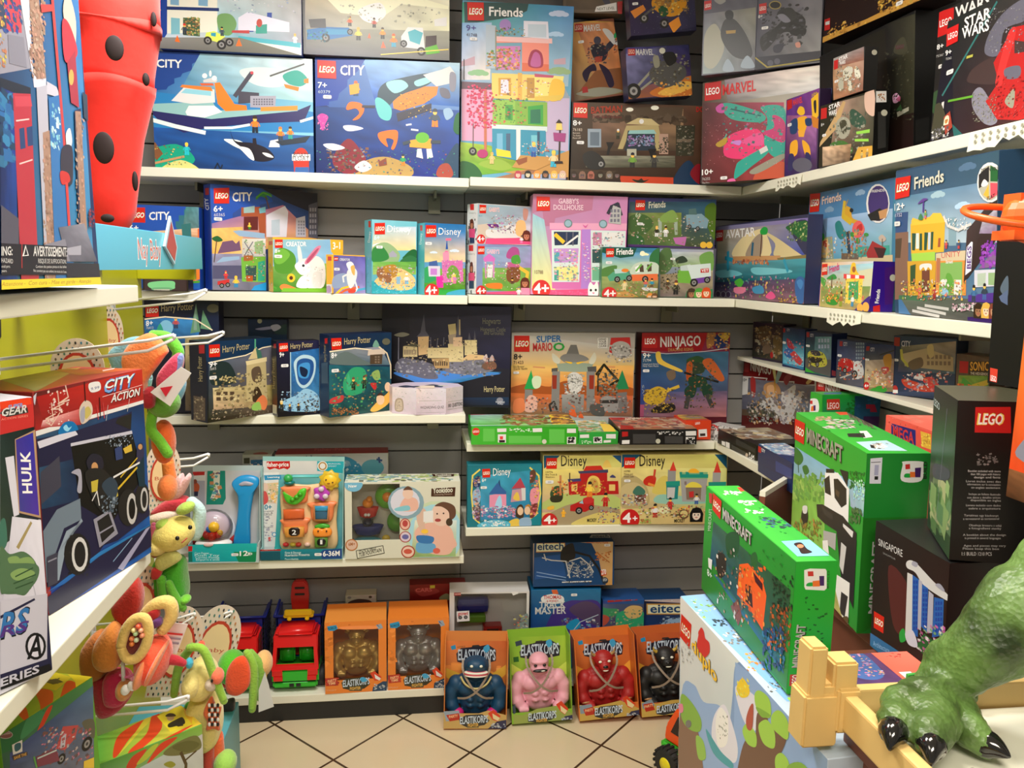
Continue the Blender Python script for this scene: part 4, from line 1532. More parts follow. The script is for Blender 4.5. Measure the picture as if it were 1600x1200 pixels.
p eda 332 250 351 251 351 232 332 231
p db8 321 198 378 195 383 180 293 173
l 667 2.8 181 218 180 256
l 667 2.8 204 218 206 252
l 667 2.8 228 228 229 257
l 889 3.3 62 171 62 252
s 887 45 261 74 272 102 265 74 255
n 4 60 3.8 9.5 eda,ba7,987,654 83 248 353 256 355 170 84 163
s 754 374 161 417 172 425 148 384 142
s cbb 374 180 388 200 393 171
s baa 398 176 409 198 417 177
n 5 20 2.9 7.6 a86,643,c44 374 190 421 191 422 143 375 142
q 124 135 124 112 0 291 34 475 41 476 10 292 5
t 887 371 311 437 313 -0.5 22 Hogwarts
t 776 364 284 456 285 -0.4 16 Hogwarts_Castle
t 776 376 272 450 272 -0.3 14.2 and_Grounds
t dc9 382 58 459 61 -0.5 21 Harry_Potter
e 889 442 29 12.4 0.3 0.3 -9.7
t ccd 426 18 460 18 -0.2 6.8 WIZARDING b
t ccd 433 12.3 455 11.9 -0.2 6.8 WORLD b
#M1 F
q ccc bbb b85 a75 .02 -2 382 479 382 483 55 -6 77
q ddd ccc db5 eb5 .02 1 379 480 323 483 240 3 241
q ec7 eb6 e83 e84 .05 0 258 479 258 480 157 -4 159
q e73 d63 865 975 .08 -4 165 480 163 480 55 -6 71
s a52 -4 171 72 188 149 176 219 199 310 175 370 187 479 169 480 139 -4 153
l d96 5.9 85 252 129 249
l d96 6 368 252 404 251
p 777 211 299 228 337 251 337 264 296
s 888 188 287 211 302 270 299 301 281 271 270 242 258 206 270
p 9a9 176 264 247 270 319 264 308 234 248 232 183 235
p 555 156 246 180 249 180 232 156 232
p 555 295 252 331 255 332 231 299 231
s ddc 158 305 188 281 182 264 161 275
s ddc 321 308 301 270 319 264 330 287
s fc3 206 273 235 270 230 264
s fc3 283 273 253 269 259 263
p 888 159 235 189 235 189 81 157 81
p 888 293 234 326 234 328 68 297 80
p 932 158 220 177 220 177 167 161 167
p 932 304 220 323 220 323 166 305 166
s ddd 219 211 242 232 273 217 279 181 262 152 232 152
n 3 50 4.8 15 eee,ddd,777,444,aa9 207 223 284 223 286 146 209 146
q aaa 999 888 777 0 197 146 286 146 285 74 201 75
e e73 243 90 9.6 -0.1 0.4 -14.3
p 2a5 51 167 77 240 96 167
s dec 80 200 92 217 115 211 113 176 90 170
p 888 54 165 84 164 85 82 53 82
s eba 61 129 78 144 102 129 97 82 56 82
s e85 14 124 49 129 53 82 12 77
l 333 8.3 157 81 150 105 168 117 180 87
p 285 407 163 434 240 464 166
p 777 413 151 456 154 458 73 413 73
l 221 9.5 332 223 361 261 418 199 388 181
l 221 6 361 261 339 217 340 157
n 4 60 4.8 14.4 221,443,998,666 332 246 416 246 420 139 335 140
s 999 353 128 383 139 420 121 415 79 361 80
p 333 347 122 420 124 420 110 351 110
s 555 312 104 360 104 367 62 319 68
s e63 228 69 246 87 259 57
s e63 265 57 276 71 286 53
n 5 80 4.8 14.3 888,555,aaa,e63,333 55 141 474 139 477 73 56 76
p c33 385 365 460 367 468 305 378 305
s bbb 389 335 424 352 461 335 457 293 402 293
n 6 40 4.8 13.1 777,eee,444,ddd 365 334 467 335 470 270 367 270
p eee 333 364 373 365 372 324 334 324
t 333 337 355 367 356 -0.2 7 EXPAND b
t 333 338 346 368 347 -0.2 7 YOUR b
t 333 338 337 368 339 -0.2 7 STARTER b
t 333 338 328 368 330 -0.2 7 COURSE b
L 9 371 68 371 69 310 10 310
t 37b 95 346 192 350 -0.4 23 SUPER b
t c33 82 313 157 315 -0.5 29 MARIO b
t 2a4 160 315 205 315 -0.6 29 O b
t 222 8.6 281 41 282 -0.3 20 8+ b
t 433 8.9 263 46 264 -0.2 11.6 71423
t 543 9.1 249 50 251 -0.1 7 Dry_Bowser
t 543 9.3 241 62 243 -0.1 7 Castle_Battle
P 8 230 22
#M2 F
q 812 823 347 a57 .05 -15 386 362 388 363 49 -7 56
q a22 a22 912 912 0 -6 383 267 384 245 311 -4 316
q 257 479 557 348 .1 -4 304 359 311 361 98 -2 104
q 458 768 b77 867 .1 19 152 359 153 360 49 15 55
s a74 267 383 299 386 300 347 269 323
s 236 299 371 349 383 351 335 307 323
s ca4 311 380 362 383 344 353
n 4 30 4.9 14.8 c83,246,eb6,853 267 383 359 383 362 317 270 317
l ccd 3 -4 313 101 303 257 311 352 323
s ec5 58 306 76 309 89 276 165 240 159 231 96 253 65 271
s 343 189 282 252 287 260 233 223 221 191 228
s 353 183 276 226 294 258 281 246 269
s c63 252 275 290 281 337 220 344 196 319 196 266 245
s b52 187 264 209 264 205 198 186 204
l 222 8.6 178 228 319 190
s 243 181 162 211 185 231 173 220 131 188 131
s 243 250 173 288 178 296 136 264 130
l 444 19 197 131 189 89
l 444 19 276 136 297 93
s 243 198 210 261 209 269 173 205 173
n 5 60 5 14.9 222,464,c74,242,765 177 282 303 281 310 87 183 89
s ca3 13 122 25 152 68 175 106 157 94 114 45 103
l db4 12.3 93 151 155 174
s 222 76 103 139 102 133 72 46 73
n 6 60 4.9 13.5 db4,a83,222,765 12 170 143 168 146 65 15 68
s 765 103 229 134 240 141 210 117 198
p b22 5 370 62 372 63 325 6 326
t fff 12.1 341 55 342 -0.6 21 LEGO b
t ddd 75 330 241 335 -1.2 38 NINJAGO b
t ca6 108 312 210 314 -0.4 11.9 DRAGONS_RISING
t fff 5.7 286 36 287 -0.6 20 9+ b
t eee 6.1 272 39 273 -0.3 10.7 71794
t ddd 6.4 260 70 260 -0.2 6.5 Lloyd_and_Arin's
t ddd 6.6 252 70 252 -0.2 6.5 Ninja_Team_Mechs
P 7 237 26
t 9ab 16 146 12.9 182 -8.7 0.1 VS
#M2 L
r 411
#G1 T
q cde bdb 9c9 bdd .06 10 219 377 235 390 35 -4 13
q adc bcb 8c6 6c5 .12 7 171 305 197 290 35 -3 24
p fd4 308 217 380 223 386 40 295 35
n 3 70 16 50 853,a64,432,b86,5a4 129 196 305 197 279 35 113 35
n 4 40 11.6 42 543,ea4,332,c83 323 198 405 198 376 46 297 46
p b33 15 210 73 215 65 183 7 178
l 444 17 83 196 118 201
#G1 F
q 4b3 3a2 3a2 4b3 .02 -2 73 394 69 397 -3 -3 -6
p 393 -2 73 394 69 394 62 -2 66
e d32 16 48 13.6 0 0.3 -14.1
t fff 5.3 44 27 45 -0.2 7.5 LEGO b
p eee 91 59 124 60 124 47 92 46
p eee 94 38 123 38 124 7 95 8
p 312 99 17 120 17 120 8 100 8
p e44 101 31 113 31 113 19 102 19
n 3 14 5.6 8.4 dfd 130 59 213 59 213 47 131 48
p eee 218 60 252 61 253 47 219 46
p 6c5 41 59 82 59 84 12 42 12
p 6c5 133 33 251 32 252 5 134 5
p 6c5 278 57 334 57 336 5 280 5
e ddc 262 11 8.4 0 0.3 -8.6
p eee 343 59 375 59 376 43 343 43
p eee 344 28 377 28 378 2 345 2
n 4 12 2.8 16 222 349 26 373 26 374 7 350 7
#G2 T
q dee bdd 6b5 8c7 .06 32 202 146 211 141 -9 2 -2
n 3 50 14.3 48 4a8,eb5,fff,285,c85 44 189 175 184 122 4 -1 9
p fd5 113 135 153 109 139 3 94 5
#G2 F
q 3a4 3a4 393 3a4 .02 0 43 145 41 146 -3 2 -2
p eee 4 37 37 38 38 25 4 25
p eee 54 28 86 29 88 5 55 5
n 3 10 2.3 14.7 222 57 26 83 25 84 8 58 9
p eee 101 38 137 38 138 21 102 22
p eee 93 15 120 16 120 7 93 6
n 4 8 5.6 7.9 cec 6 17 49 17 49 4 7 5
#G3 T
q b33 a43 b86 843 .08 -6 210 281 227 287 9 -7 -10
q c43 a33 dca a65 .14 1 189 268 214 276 44 7 23
n 3 60 17 53 ca8,843,dcb,544,b33 25 189 327 188 267 16 -17 19
p b22 7 189 52 199 57 152 8 145
t edc 54 140 141 176 9 34 NINJAGO b
p a22 18 69 58 46 50 -4 -4 -8
#G3 F
q 222 222 111 222 .02 -3 55 287 54 289 -3 1 -2
p b22 6 49 28 49 29 32 7 30
p eee 8 17 36 18 36 4 8 3
n 3 10 8 9.1 ccc 137 49 233 48 234 37 137 37
p eee 243 50 282 51 284 34 245 33
p eee 245 28 279 28 281 2 247 3
n 4 12 2.9 20 222 249 26 277 26 279 5 250 5
e ccb 142 13 9.1 0 0.6 -9.1
p 444 47 40 131 40 134 5 49 5
p 444 166 32 234 31 236 4 168 5
#G4 T
q eb3 c93 964 ca5 .12 42 262 335 271 247 62 -15 21
n 3 50 31 78 dc8,643,b84,999 79 240 312 231 241 63 21 72
#G4 F
r d42
p eee 50 37 82 39 85 10 52 8
p 322 56 22 77 23 78 13 58 12
t fff 37 56 55 58 -0.3 8 LEGO b
#G5 F
q ddd ccc bbb ddd .1 -7 67 112 38 15 -4 -1 -4
p c44 -1 63 33 54 34 37 1 34
n 4 60 5.9 14.3 888,fff,444,777 -2 54 98 69 101 19 2 3
#G6 T
q caa ba8 999 887 .15 -132 40 -195 271 196 189 198 34
q c95 a86 bba 998 .16 -131 46 -360 329 101 248 176 52
n 3 120 21 80 853,cb9,655,eda,987,ddd -280 139 -237 449 196 184 156 -79
#G6 F
r 111
p eee 31 15 58 17 59 2 33 1
p eee 62 19 91 20 94 -1 64 -2
p 333 135 46 270 39 272 24 137 25
p 444 105 18 213 13 215 -5 107 2
p eee 231 19 265 17 267 -3 233 -1
n 3 8 2.9 19 222 235 15 261 21 263 1 237 -5
e cba 216 5 9 2.1 0.8 -7.2
#G7 T
q 69c 8ac 77a acd .12 -15 3 -7 120 173 40 129 0
n 3 40 13.4 38 cde,48b,a9b,fff -2 15 14 111 147 52 132 -39
#G7 F
q 236 236 225 236 .03 -12 88 263 108 258 39 -8 23
p c22 -2 83 25 83 24 65 -2 63
t fff 26 72 55 72 -0.7 9.4 CITY b
p 348 135 68 255 71 258 44 138 36
#N1 F
q 511 622 887 543 .06 2 288 414 272 419 99 2 48
p 711 12 283 411 267 413 229 310 214 301 224 141 209 -3 208
p ddd 2 289 414 273 414 266 3 281
p ddd 405 271 414 272 418 164 411 163
l ddd 4.6 -3 207 149 219 141 206 301 226 298 210 413 230
q 667 99a 678 556 .15 -2 202 410 226 409 136 1 73
s c96 133 190 194 210 230 180 198 141 145 144
s eb8 151 187 186 197 197 164 163 153
s dd9 172 277 189 284 201 223 193 216
s 9bb 215 270 244 279 211 212 198 216
l c93 7 193 221 203 130
s 944 243 228 274 260 298 263 284 239 261 208
s db7 364 233 400 265 411 261 379 229
s ccc 111 115 180 150 250 132 313 170 343 197 359 188 316 125 280 62 201 95 148 97
s ddd 231 158 278 199 310 214 305 169 267 129
s a33 50 209 78 206 82 147 64 132 52 167
n 3 120 7 28 ddd,99a,443,dcb,c94,667 34 152 374 201 382 81 43 18
n 5 40 5.9 22 333,564,222,aaa 38 97 199 123 204 60 42 30
p ddd -3 208 36 207 35 140 -1 131
t 222 1.5 187 27 192 -0.7 12.2 10+ b
t ddd 48 239 173 236 -2.5 39 NINJAGO b
p 922 8 264 39 262 39 228 9 228
#NR F
q 922 a22 811 711 .03 0 289 178 293 183 257 5 248
p c33 7 284 42 284 45 254 11 253
t fdd 13.1 265 41 266 -1.6 12.5 LEGO b
t ddd 53 255 159 263 -2.7 21 NINJAGO b
#C1 F
q 213 323 443 221 .08 -5 144 169 141 176 9 0 7
s 543 22 114 75 129 111 92 96 46 52 59
s 653 120 93 161 97 169 42 132 27
n 3 60 5.6 21 765,432,a85,333,998 4 124 163 136 170 20 10 2
s 654 61 48 96 63 114 36 71 26
e a22 115 25 8.5 0.9 0.7 -12.4
#C2 F
q 235 125 27a 49b .05 -6 139 123 141 124 2 4 9
q 368 49b 8cd 6bd .1 2 89 119 84 123 12 6 14
s 36a 8 52 41 77 68 48 35 34
p c44 42 50 67 63 118 32 103 15 78 23
s a34 22 102 48 93 67 69 33 71
n 3 30 4 13.2 c44,27b,eee,146 5 95 113 104 119 17 11 4
p 922 -4 137 12 136 12 122 -3 122
t bbc 21 129 38 128 -0.5 8.4 CITY b
P -1 86 19
#C3 F
q 125 235 366 364 .05 -3 142 115 141 122 2 4 5
q 589 7ab 556 455 .1 42 126 115 132 120 29 41 29
W abd 4 2 55 124 108 129 111 91 58 85
p 555 1 50 118 58 122 2 3 15
p 3a3 3 20 49 6 4 5
s bb4 11 66 38 81 86 74 101 41 68 28 27 33
s 222 18 57 80 58 61 41 26 40
s 334 24 77 58 81 72 67 39 64
w 58 36 8.8
w 23 42 6
n 3 20 4.6 10.4 db5,222,443 14 74 95 82 98 33 17 24
p 922 2 138 15 138 16 122 3 122
t ccd 20 124 36 124 -0.6 9.9 CITY b
P 3 93 17
#C3 R
r 125
p b45 4 24 20 20 21 3 5 7
#C4 F
q 236 457 667 444 .08 -2 134 110 130 116 3 2 -2
W 89a 4 5 74 132 110 136 114 83 78 79
s b22 9 66 31 79 68 73 70 51 41 37 14 44
w 37 42 8.7
s ddd 72 68 97 76 113 51 107 29 79 25
w 78 36 11.8
w 18 45 6.6
n 3 30 5 11.3 c33,ddd,333,e83 4 76 110 88 115 25 9 10
l bbb 3.9 20 17 64 34
p 922 10 129 22 129 22 114 10 114
t ccd 26 116 43 117 -0.8 10.9 CITY b
P 4 85 17
#C5 F
q 125 236 875 885 .08 -2 129 92 142 100 6 0 -4
q ba9 987 a75 cb8 .12 1 85 95 99 94 18 3 7
s b83 60 101 83 111 87 84 80 62 68 71
l 333 3.8 48 105 93 122
s b44 56 70 79 73 77 57 60 53
s 393 21 1 53 18 77 11 66 0 25 -5
s eca 37 42 42 58 49 38 44 22
n 3 40 4.4 11 ddd,c44,eb5,654 3 59 91 69 94 18 6 7
e c22 9 12 9.7 1.2 0.7 -11.5
t fff 2.8 6.6 17 8.4 -0.5 9.4 4+ b
p 922 3 126 14 127 13 114 2 113
t ccd 17 113 31 114 -0.6 10.3 CITY b
P 1 88 13
#C6 F
q 235 346 457 235 .06 0 167 168 163 175 18 1 -5
q 776 a98 578 446 .12 22 136 169 159 171 74 16 65
p ba8 28 116 92 135 164 116 167 79 35 82
W 876 6 2 93 121 159 125 161 92 95 87
l bb5 7.1 23 126 27 101 45 83
s 765 45 93 79 110 85 86 56 74
s cb8 94 140 109 146 113 117 101 112
s c43 30 46 73 41 118 26 118 18 69 18 38 27
s d44 87 47 111 59 136 33 128 19
s eee 62 54 81 66 87 47
n 3 60 3.9 11.7 e83,fff,d44,456,9bd 31 67 162 78 165 26 34 12
q 346 457 346 235 0 3 8 174 25 175 15 1 -6
p 922 2 160 18 160 18 136 2 136
t ccd 23 136 49 137 -0.8 14.9 CITY b
P 1 97 16
e b33 11 14 8.3 0.9 0.6 -12.1
p eee 3 13 19 14 20 5 3 4
#C7 F
q 543 654 576 765 .1 -1 139 93 128 98 22 6 8
q 8a4 7a4 594 8a5 .1 9 80 93 88 91 21 9 11
p cb4 19 49 91 79 92 66 20 35
p 5a4 22 77 49 61 14 48
s c43 6 52 23 59 35 32 11 20
n 3 40 3.8 11.4 e63,fd6,5a3,a64 6 57 83 65 86 18 9 8
p b22 10 117 35 118 35 88 11 87
p 432 37 119 93 124 96 88 37 85
t eb4 41 96 92 101 -1.4 21 SONIC b
t ddc 42 86 92 89 -0.4 6.3 THE_HEDGEHOG b
#F1 F
q bbb ccc ccc ccd .02 -12 309 228 311 214 48 -50 25
q ddd ddd ccc ddd 0 -8 305 44 305 38 183 -18 183
p b22 -7 306 40 307 39 294 -6 292
p 187 49 309 109 310 110 209 100 187 43 187
p ddc 68 310 92 310 88 239 92 218 71 200 57 209 70 244
n 3 14 6.7 21 5a3,e95,249,3ab,856 61 305 91 305 90 204 59 205
p aab -21 274 40 274 38 174 -27 174
s b53 -1 257 7 270 21 257 17 235 1 235
p 224 1 235 17 235 15 218 0 218
e 843 7 271 6.5 0 -0.1 -8.7
#F1 A
q 2bb 2bb 1aa 1ab .02 -36 66 230 73 226 5 -25 5
p 185 151 40 228 39 224 2 167 3
p 176 -28 40 13 42 13 6 -21 6
p c22 -32 62 14 63 13 44 -32 42
t dff 21 33 69 33 0.1 7.8 Corn_Popper
t dff 21 26 103 25 0.1 7.8 Push_Toy
t dff 23 18 103 17 0.1 7.8 Carrito_Pomba
t dff 25 10 103 9.6 0.1 7.8 Empurra_e_anda
t fff 171 25 199 26 0.2 17 12 b
t fff 199 26 214 26 0.1 12.2 M+ b
P 143 30 24
#F2 F
q ddd ddd ccd ccc .02 -4 344 281 345 278 -20 -19 -25
p 2ab 188 344 281 344 281 299 188 308
q 6bc 8cc 5ab 3aa .04 47 294 280 299 277 16 38 19
p c22 13 342 93 344 94 321 85 313 72 318 56 313 41 318 23 312 14 320
t fff 13.8 323 89 325 0.1 14.8 fisher-price b
e eee 207 326 18 0.1 0.1 -18
e b83 207 326 14.3 0 0 -15
e eee 207 326 10.1 0 0 -10.6
t def 227 332 271 332 0 5.3 BILINGUAL
t def 227 323 256 323 0 5.3 SMART
q eee eee ddd eee .02 -6 301 56 303 40 28 -25 29
p 39c 4 292 62 294 64 277 6 274
t fff 16 282 58 283 0 6.1 Learning b
q dca ec9 dba ddd 0 -9 261 54 266 45 189 -11 189
s d55 -9 224 10 233 18 198 -3 184
e ecb 6 250 11.6 0 -0.1 -14.9
s fc7 26 211 39 228 47 189
n 4 20 4.3 10.3 eb7,8a6,fff 18 259 51 259 51 193 18 193
t 28a -7.1 166 30 167 0.1 18 50+ b
t 556 -9.3 156 36 159 0 6.2 phrases
t 556 -9.3 149 34 151 0 6.2 songs_&
t 556 -9.4 144 30 145 0 6.2 sounds
t 28a -12.6 98 -4.3 98 0.1 15 7
t 778 0.7 98 34 100 0 5.3 activities
e 39c 38 74 8.4 -0.1 0 -8.9
e eee 38 74 5.4 0 0 -5.8
p d55 17 64 25 65 25 49 17 48
n 5 14 1.7 17 aab -9 140 38 140 38 46 -10 47
#F2 A
q 189 189 167 178 .02 -10 39 282 40 282 2 -8 -3
p a22 -4 48 70 49 70 34 -4 33
t ecc 6.5 37 56 38 0 7 PREESCOLAR b
p 156 -6 30 68 32 68 -2 -6 -2
t eff 84 23 140 23 0 7.9 Grow_&_Discover
t fff 84 12.8 169 14.8 0 8.8 Huertecito_Primeiras
t dff 84 -1.8 130 -0.2 0 8 Descobertas
p 148 205 25 217 36 282 40 282 3 213 2
t fff 215 12 274 13.9 -0.1 18 6-36M b
P 186 19 25
#F3 F
e cdb 322 87 111 -2.4 0.8 -124
e ade 322 87 99 -2.1 0.7 -112
q eed dee 9b7 8a6 .04 247 141 397 138 394 1 232 2
s eba 247 99 292 130 367 118 388 64 373 12 308 13 262 46
s dba 252 151 267 187 287 172 282 119 297 77 272 88
e ecb 342 160 37 -0.7 0.3 -44
s 643 317 192 347 207 387 191 392 154 372 139 367 170 342 189
e 432 370 131 12.1 -0.2 0.1 -14.7
e a44 329 139 11 -0.2 0 -6.3
e 322 326 163 3 -0.1 0 -3.1
e 322 349 164 3 -0.1 0 -3.1
p eee 277 172 312 176 312 134 277 133
s eba 363 76 388 70 398 43 378 33
s 6ad 257 57 317 50 313 19 257 20
s 37b 255 83 312 77 307 53 262 57
e fc4 282 98 13 -0.3 0 -8.4
e d65 325 24 13.1 -0.3 0.1 -10.6
e 8ab 215 206 64 -1.1 0 -61
e dde 212 208 52 -0.9 0 -51
s eba 192 184 212 225 252 219 257 182 222 173
e ecb 222 240 19 -0.3 0 -21
s 643 205 253 222 267 239 253 222 253
s 8cd 177 186 222 196 227 178 182 176
e a32 212 126 19 -0.4 0 -22
e eba 212 126 16 -0.3 0 -19
e b44 212 129 9.9 -0.2 0 -12.5
e a32 213 79 21 -0.5 0 -21
e dcd 213 79 18 -0.4 0 -18
e 66a 213 79 12 -0.3 0 -9.4
e a32 223 23 25 -0.6 0 -24
e ecb 223 23 21 -0.5 0 -20
e c54 222 24 15 -0.4 0 -9.5
e b74 23 53 22 -0.5 -0.2 -22
e dba 23 53 18 -0.4 -0.2 -18
t a63 11.7 50 35 51 0.1 11.5 6M+ b
p ddc 39 31 133 48 138 20 43 2
l 332 2.5 39 31 133 48 138 20 43 2 39 31
t 332 48 20 110 33 0.1 10.5 STACK_N_SPRAY b
t 332 48 6.9 128 26 0.1 13.6 TUB_FOUNTAIN b
p 421 305 257 391 261 389 227 304 228
t eed 310 240 381 243 -0.1 19 Yookidoo b
t cba 314 232 379 234 0 5.2 Connecting_Moments
s 7bd 2 283 60 282 55 258 31 249 7 259
t fff 13.9 264 43 266 0.1 10.2 New b
#F3 T
r eed
n 7 60 23 39 8ab,bc6,cd8,532,9cd -8 118 406 99 401 -1 0 18
p 421 308 104 391 100 387 65 313 68
t eed 318 72 379 73 0.7 27 Yookidoo b
#F4 F
q bba bbb aaa aaa .03 2 346 410 345 410 225 -3 74
s 38a 150 317 211 332 272 325 319 282 313 228 149 231
e 59a 355 286 42 -0.8 -0.1 -32
e 8ab 211 326 11.2 -0.2 -0.1 -9.6
e 8ab 257 304 15 -0.3 -0.1 -11.8
p a35 12 327 99 328 99 312 11 311
t ecc 16 315 92 316 0.2 12.7 Fisher-Price b
l 247 7.4 371 318 389 313
l 247 7.4 378 325 381 306
t 557 112 329 134 330 0.1 7.4 1-3 b
n 3 14 5.2 16 cdd,48a 160 317 303 314 303 260 159 263
#F4 T
r 922
t c55 138 51 268 56 -3.5 44 Fisher-Price b
#F5 F
q bba bbb 567 456 .05 -1 331 108 332 105 277 -2 279
p 368 30 319 105 320 105 277 28 278
p 443 5 326 26 327 26 305 5 305
n 3 14 4.4 10.6 ccb,b33,9bb 7 310 101 309 101 279 6 281
#F5 T
r bba
s a54 35 12 61 42 90 20 74 -21
#D1 F
q 178 289 189 178 .03 -3 226 270 231 274 2 1 -2
l ed6 5.8 45 215 19 193 15 127 24 34 46 14
l ed6 5.9 228 219 261 189 269 122 254 42 231 26
s 236 21 173 42 192 45 153 23 150
s 9bd 21 134 45 140 46 94 23 84
s 645 21 68 46 77 46 27 33 28
n 3 30 6.5 16 48b,ddd,b8c,543,ea5 21 186 45 186 46 27 22 28
s e9a 233 136 262 142 260 89 233 90
s 733 234 76 260 82 248 36 231 33
s 643 206 170 238 212 251 195 239 163
n 4 20 6.6 16 e8a,b45,fc6,643 230 189 261 189 264 42 233 43
q 4ac 39b 27a 38b .1 48 192 228 209 228 23 49 27
p e9b 81 119 142 128 143 78 81 70
s adf 101 72 113 112 123 112 126 72
p 36a 78 123 109 165 142 131 142 121
p 247 112 165 117 178 122 145
p b45 161 141 193 183 213 143
p c9a 164 137 213 143 214 97 159 91
s ec5 168 104 178 127 187 124 191 97
p ddd 197 143 213 144 214 97 201 96
n 5 60 5.3 14.4 d9c,7cd,c44,fff,96b 52 80 175 78 176 31 53 34
s 432 182 71 198 82 208 64 205 30 179 37
e eca 195 57 11.1 -0.2 0.3 -16
e eca 221 58 11.1 -0.2 0.3 -16
s c83 211 73 227 82 237 63 227 73
s ec5 147 5 163 24 189 27 196 -3
s 9bd 195 27 231 30 235 -4 196 -4
s 5bd 46 14 98 26 150 18 150 -2 46 -1
n 6 30 5.3 13.2 8de,fff,39c 53 24 150 21 150 1 53 4
L 53 217 82 218 83 186 55 185
t fff 93 191 157 194 -0.3 28 Disney
t eff 53 169 68 170 -0.1 13.1 6+ b
P 48 148 23
#D2 F
q ed8 dd7 ca8 dc8 .04 2 264 291 265 297 -3 -1 -1
p 157 2 264 64 265 39 240 4 214
p 258 255 264 291 264 292 233
s ec6 223 226 239 246 256 220 264 179 225 180
q ed7 ed8 b98 ca9 .05 1 208 289 219 296 58 1 48
s bc7 16 94 94 121 227 119 291 99 292 58 4 61
s a97 5 28 109 80 215 72 292 51 295 -3 6 1
s dc7 111 -1 209 45 293 38 295 -3
p b22 138 204 240 206 244 113 141 110
p c32 160 223 216 225 230 203 148 200
p 446 131 204 243 210 244 198 135 195
s ec6 167 127 169 173 188 187 212 173 216 126
s ca5 173 127 175 167 188 177 205 165 210 126
p b22 96 167 139 170 141 117 100 114
p b22 242 166 283 166 287 116 243 116
p ec7 107 154 130 155 130 130 109 128
p ec7 249 153 272 153 273 129 250 129
p 447 93 174 142 177 143 166 97 163
s 447 251 180 261 190 274 179
l 432 4 100 197 101 167
s 353 29 121 48 148 74 141 75 101 43 88
s 332 32 108 75 111 69 89 36 88
l c85 7.9 66 187 68 114
n 3 40 5.3 13.3 e83,fc5,332,c44 34 168 238 166 240 113 36 114
p b22 106 74 148 93 194 100 195 66 163 49 106 53
s c33 154 100 184 106 191 86 162 80
p 9cd 138 83 151 95 155 80
w 139 54 13.5
w 185 65 9.5
m c33 b22 222 238 69 54
m fd5 e83 222 177 106 60
m fb3 fb3 c93 81 30 34
s eb4 20 68 43 74 44 61 24 58
n 4 30 4 10.8 ddc,222,c43,36a 209 66 289 65 291 4 211 5
t 332 171 10.7 207 11.6 -0.4 12.2 MICKEY b
t 543 10.6 198 37 198 -0.2 6.6 10776
t 543 10.8 189 53 189 -0.1 6 Fire_Truck_&
t 543 11 180 44 180 -0.1 6 Station
P 11 164 30
e c22 30 15 30 -0.4 0.8 -31
t fff 8.8 5.9 37 5.6 -0.7 30 4 b
t fff 38 8.3 55 8.1 -0.5 20 + b
L 12 254 51 254 51 214 12 214
t 222 67 224 162 225 -1.1 41 Disney
#D3 F
q ed8 dd7 ca7 dc8 .04 -3 265 396 265 405 -5 -2 -1
p 157 -3 265 73 265 41 240 -2 214
p 157 349 265 396 265 399 210
q ed8 ee9 bc8 ca8 .05 8 214 395 213 399 58 3 60
s dc6 118 120 142 174 175 180 191 120
s ba7 0 174 42 187 83 160 104 120 99 73 3 67
s cb8 1 141 50 160 91 134 95 87 6 80
s 9cb 145 113 245 106 333 106 327 79 139 80
p aaa 222 180 326 180 320 85 233 86
W 877 1 1 236 167 249 166 250 146 237 146
s ed5 244 140 263 160 290 156 304 139
p 876 244 140 304 139 303 92 249 93
p 8b8 218 197 325 198 326 173 222 172
p 298 218 199 228 199 228 190 242 190 241 199 255 199 255 190 295 190 295 198 308 198 309 190 328 190 328 176 221 177
s fb3 252 197 261 210 281 210 292 196
p 999 174 207 204 207 205 100 175 100
p d43 180 203 193 240 206 203
p 298 168 163 221 165 222 146 170 143
p 288 170 147 217 147 215 96 173 94
p ccc 174 140 204 140 202 100 175 98
p aaa 345 200 376 200 374 153 345 153
p d43 348 196 360 240 376 196
p 298 330 160 398 161 398 146 331 145
p 876 321 146 398 146 397 112 322 112
s c32 83 167 102 184 129 180 123 147 90 150
l c43 8 122 177 125 207
l e94 9.3 103 154 123 147
s 476 44 120 63 147 91 127 78 107
p 643 51 110 95 115 92 88 52 84
n 3 40 5.3 12 eee,c44,543,9bb 2 114 98 114 99 73 3 74
p c33 257 123 275 126 276 103 259 101
m eee b22 222 131 26 54
m c33 c33 222 187 56 47
m eee 46a 332 287 76 41
s eeb 147 60 173 66 187 46 167 39 150 46
e 643 241 39 20 -0.1 0.8 -19
e dc8 241 39 14.8 -0.1 0.5 -13.5
l 332 4 191 36 235 35
s eb5 220 56 240 69 264 55
n 4 60 5.4 12.1 222,eee,c95,8b5,c43 66 73 321 72 323 25 68 26
n 5 20 5.4 10.8 9c6,b33 74 20 115 19 115 6 75 6
H 111 edc 289 35 27
t 332 205 6.4 246 7.5 -0.5 12.2 MICKEY b
t 543 8.8 199 32 200 -0.2 6.6 10780
t 543 9.2 189 42 189 -0.2 6 Mickey_and
t 543 9.5 179 46 180 -0.2 6 Friends_Castle
P 10 166 24
e c22 36 21 37 -0.3 1.2 -38
t fff 9.5 7.9 41 7.6 -1.1 36 4 b
t fff 47 11.7 65 11.5 -0.7 23 + b
L 8 254 49 254 49 214 8 214
t 222 66 222 162 223 -1.4 41 Disney
#E1 F
n 3 10 10.6 32 f94,d72 4 272 24 271 22 105 2 106
s f95 65 258 178 255 188 243 65 247
p 29c 9 261 42 265 47 251 34 243 14 244
t 135 11.3 247 42 251 0.1 8.8 FORCE b
p 9ab 183 257 201 262 209 245 193 240
p 558 188 260 199 245 204 242 186 257
t a42 85 260 93 260 0.1 6.6 4+
p b32 -1 62 42 62 47 31 3 31
n 4 12 5.4 12.9 c43,922 1 62 47 59 47 31 1 34
t fc9 8.8 44 40 48 0.1 10.1 PARTY b
t fc9 11.2 34 37 37 0.1 9 TIME b
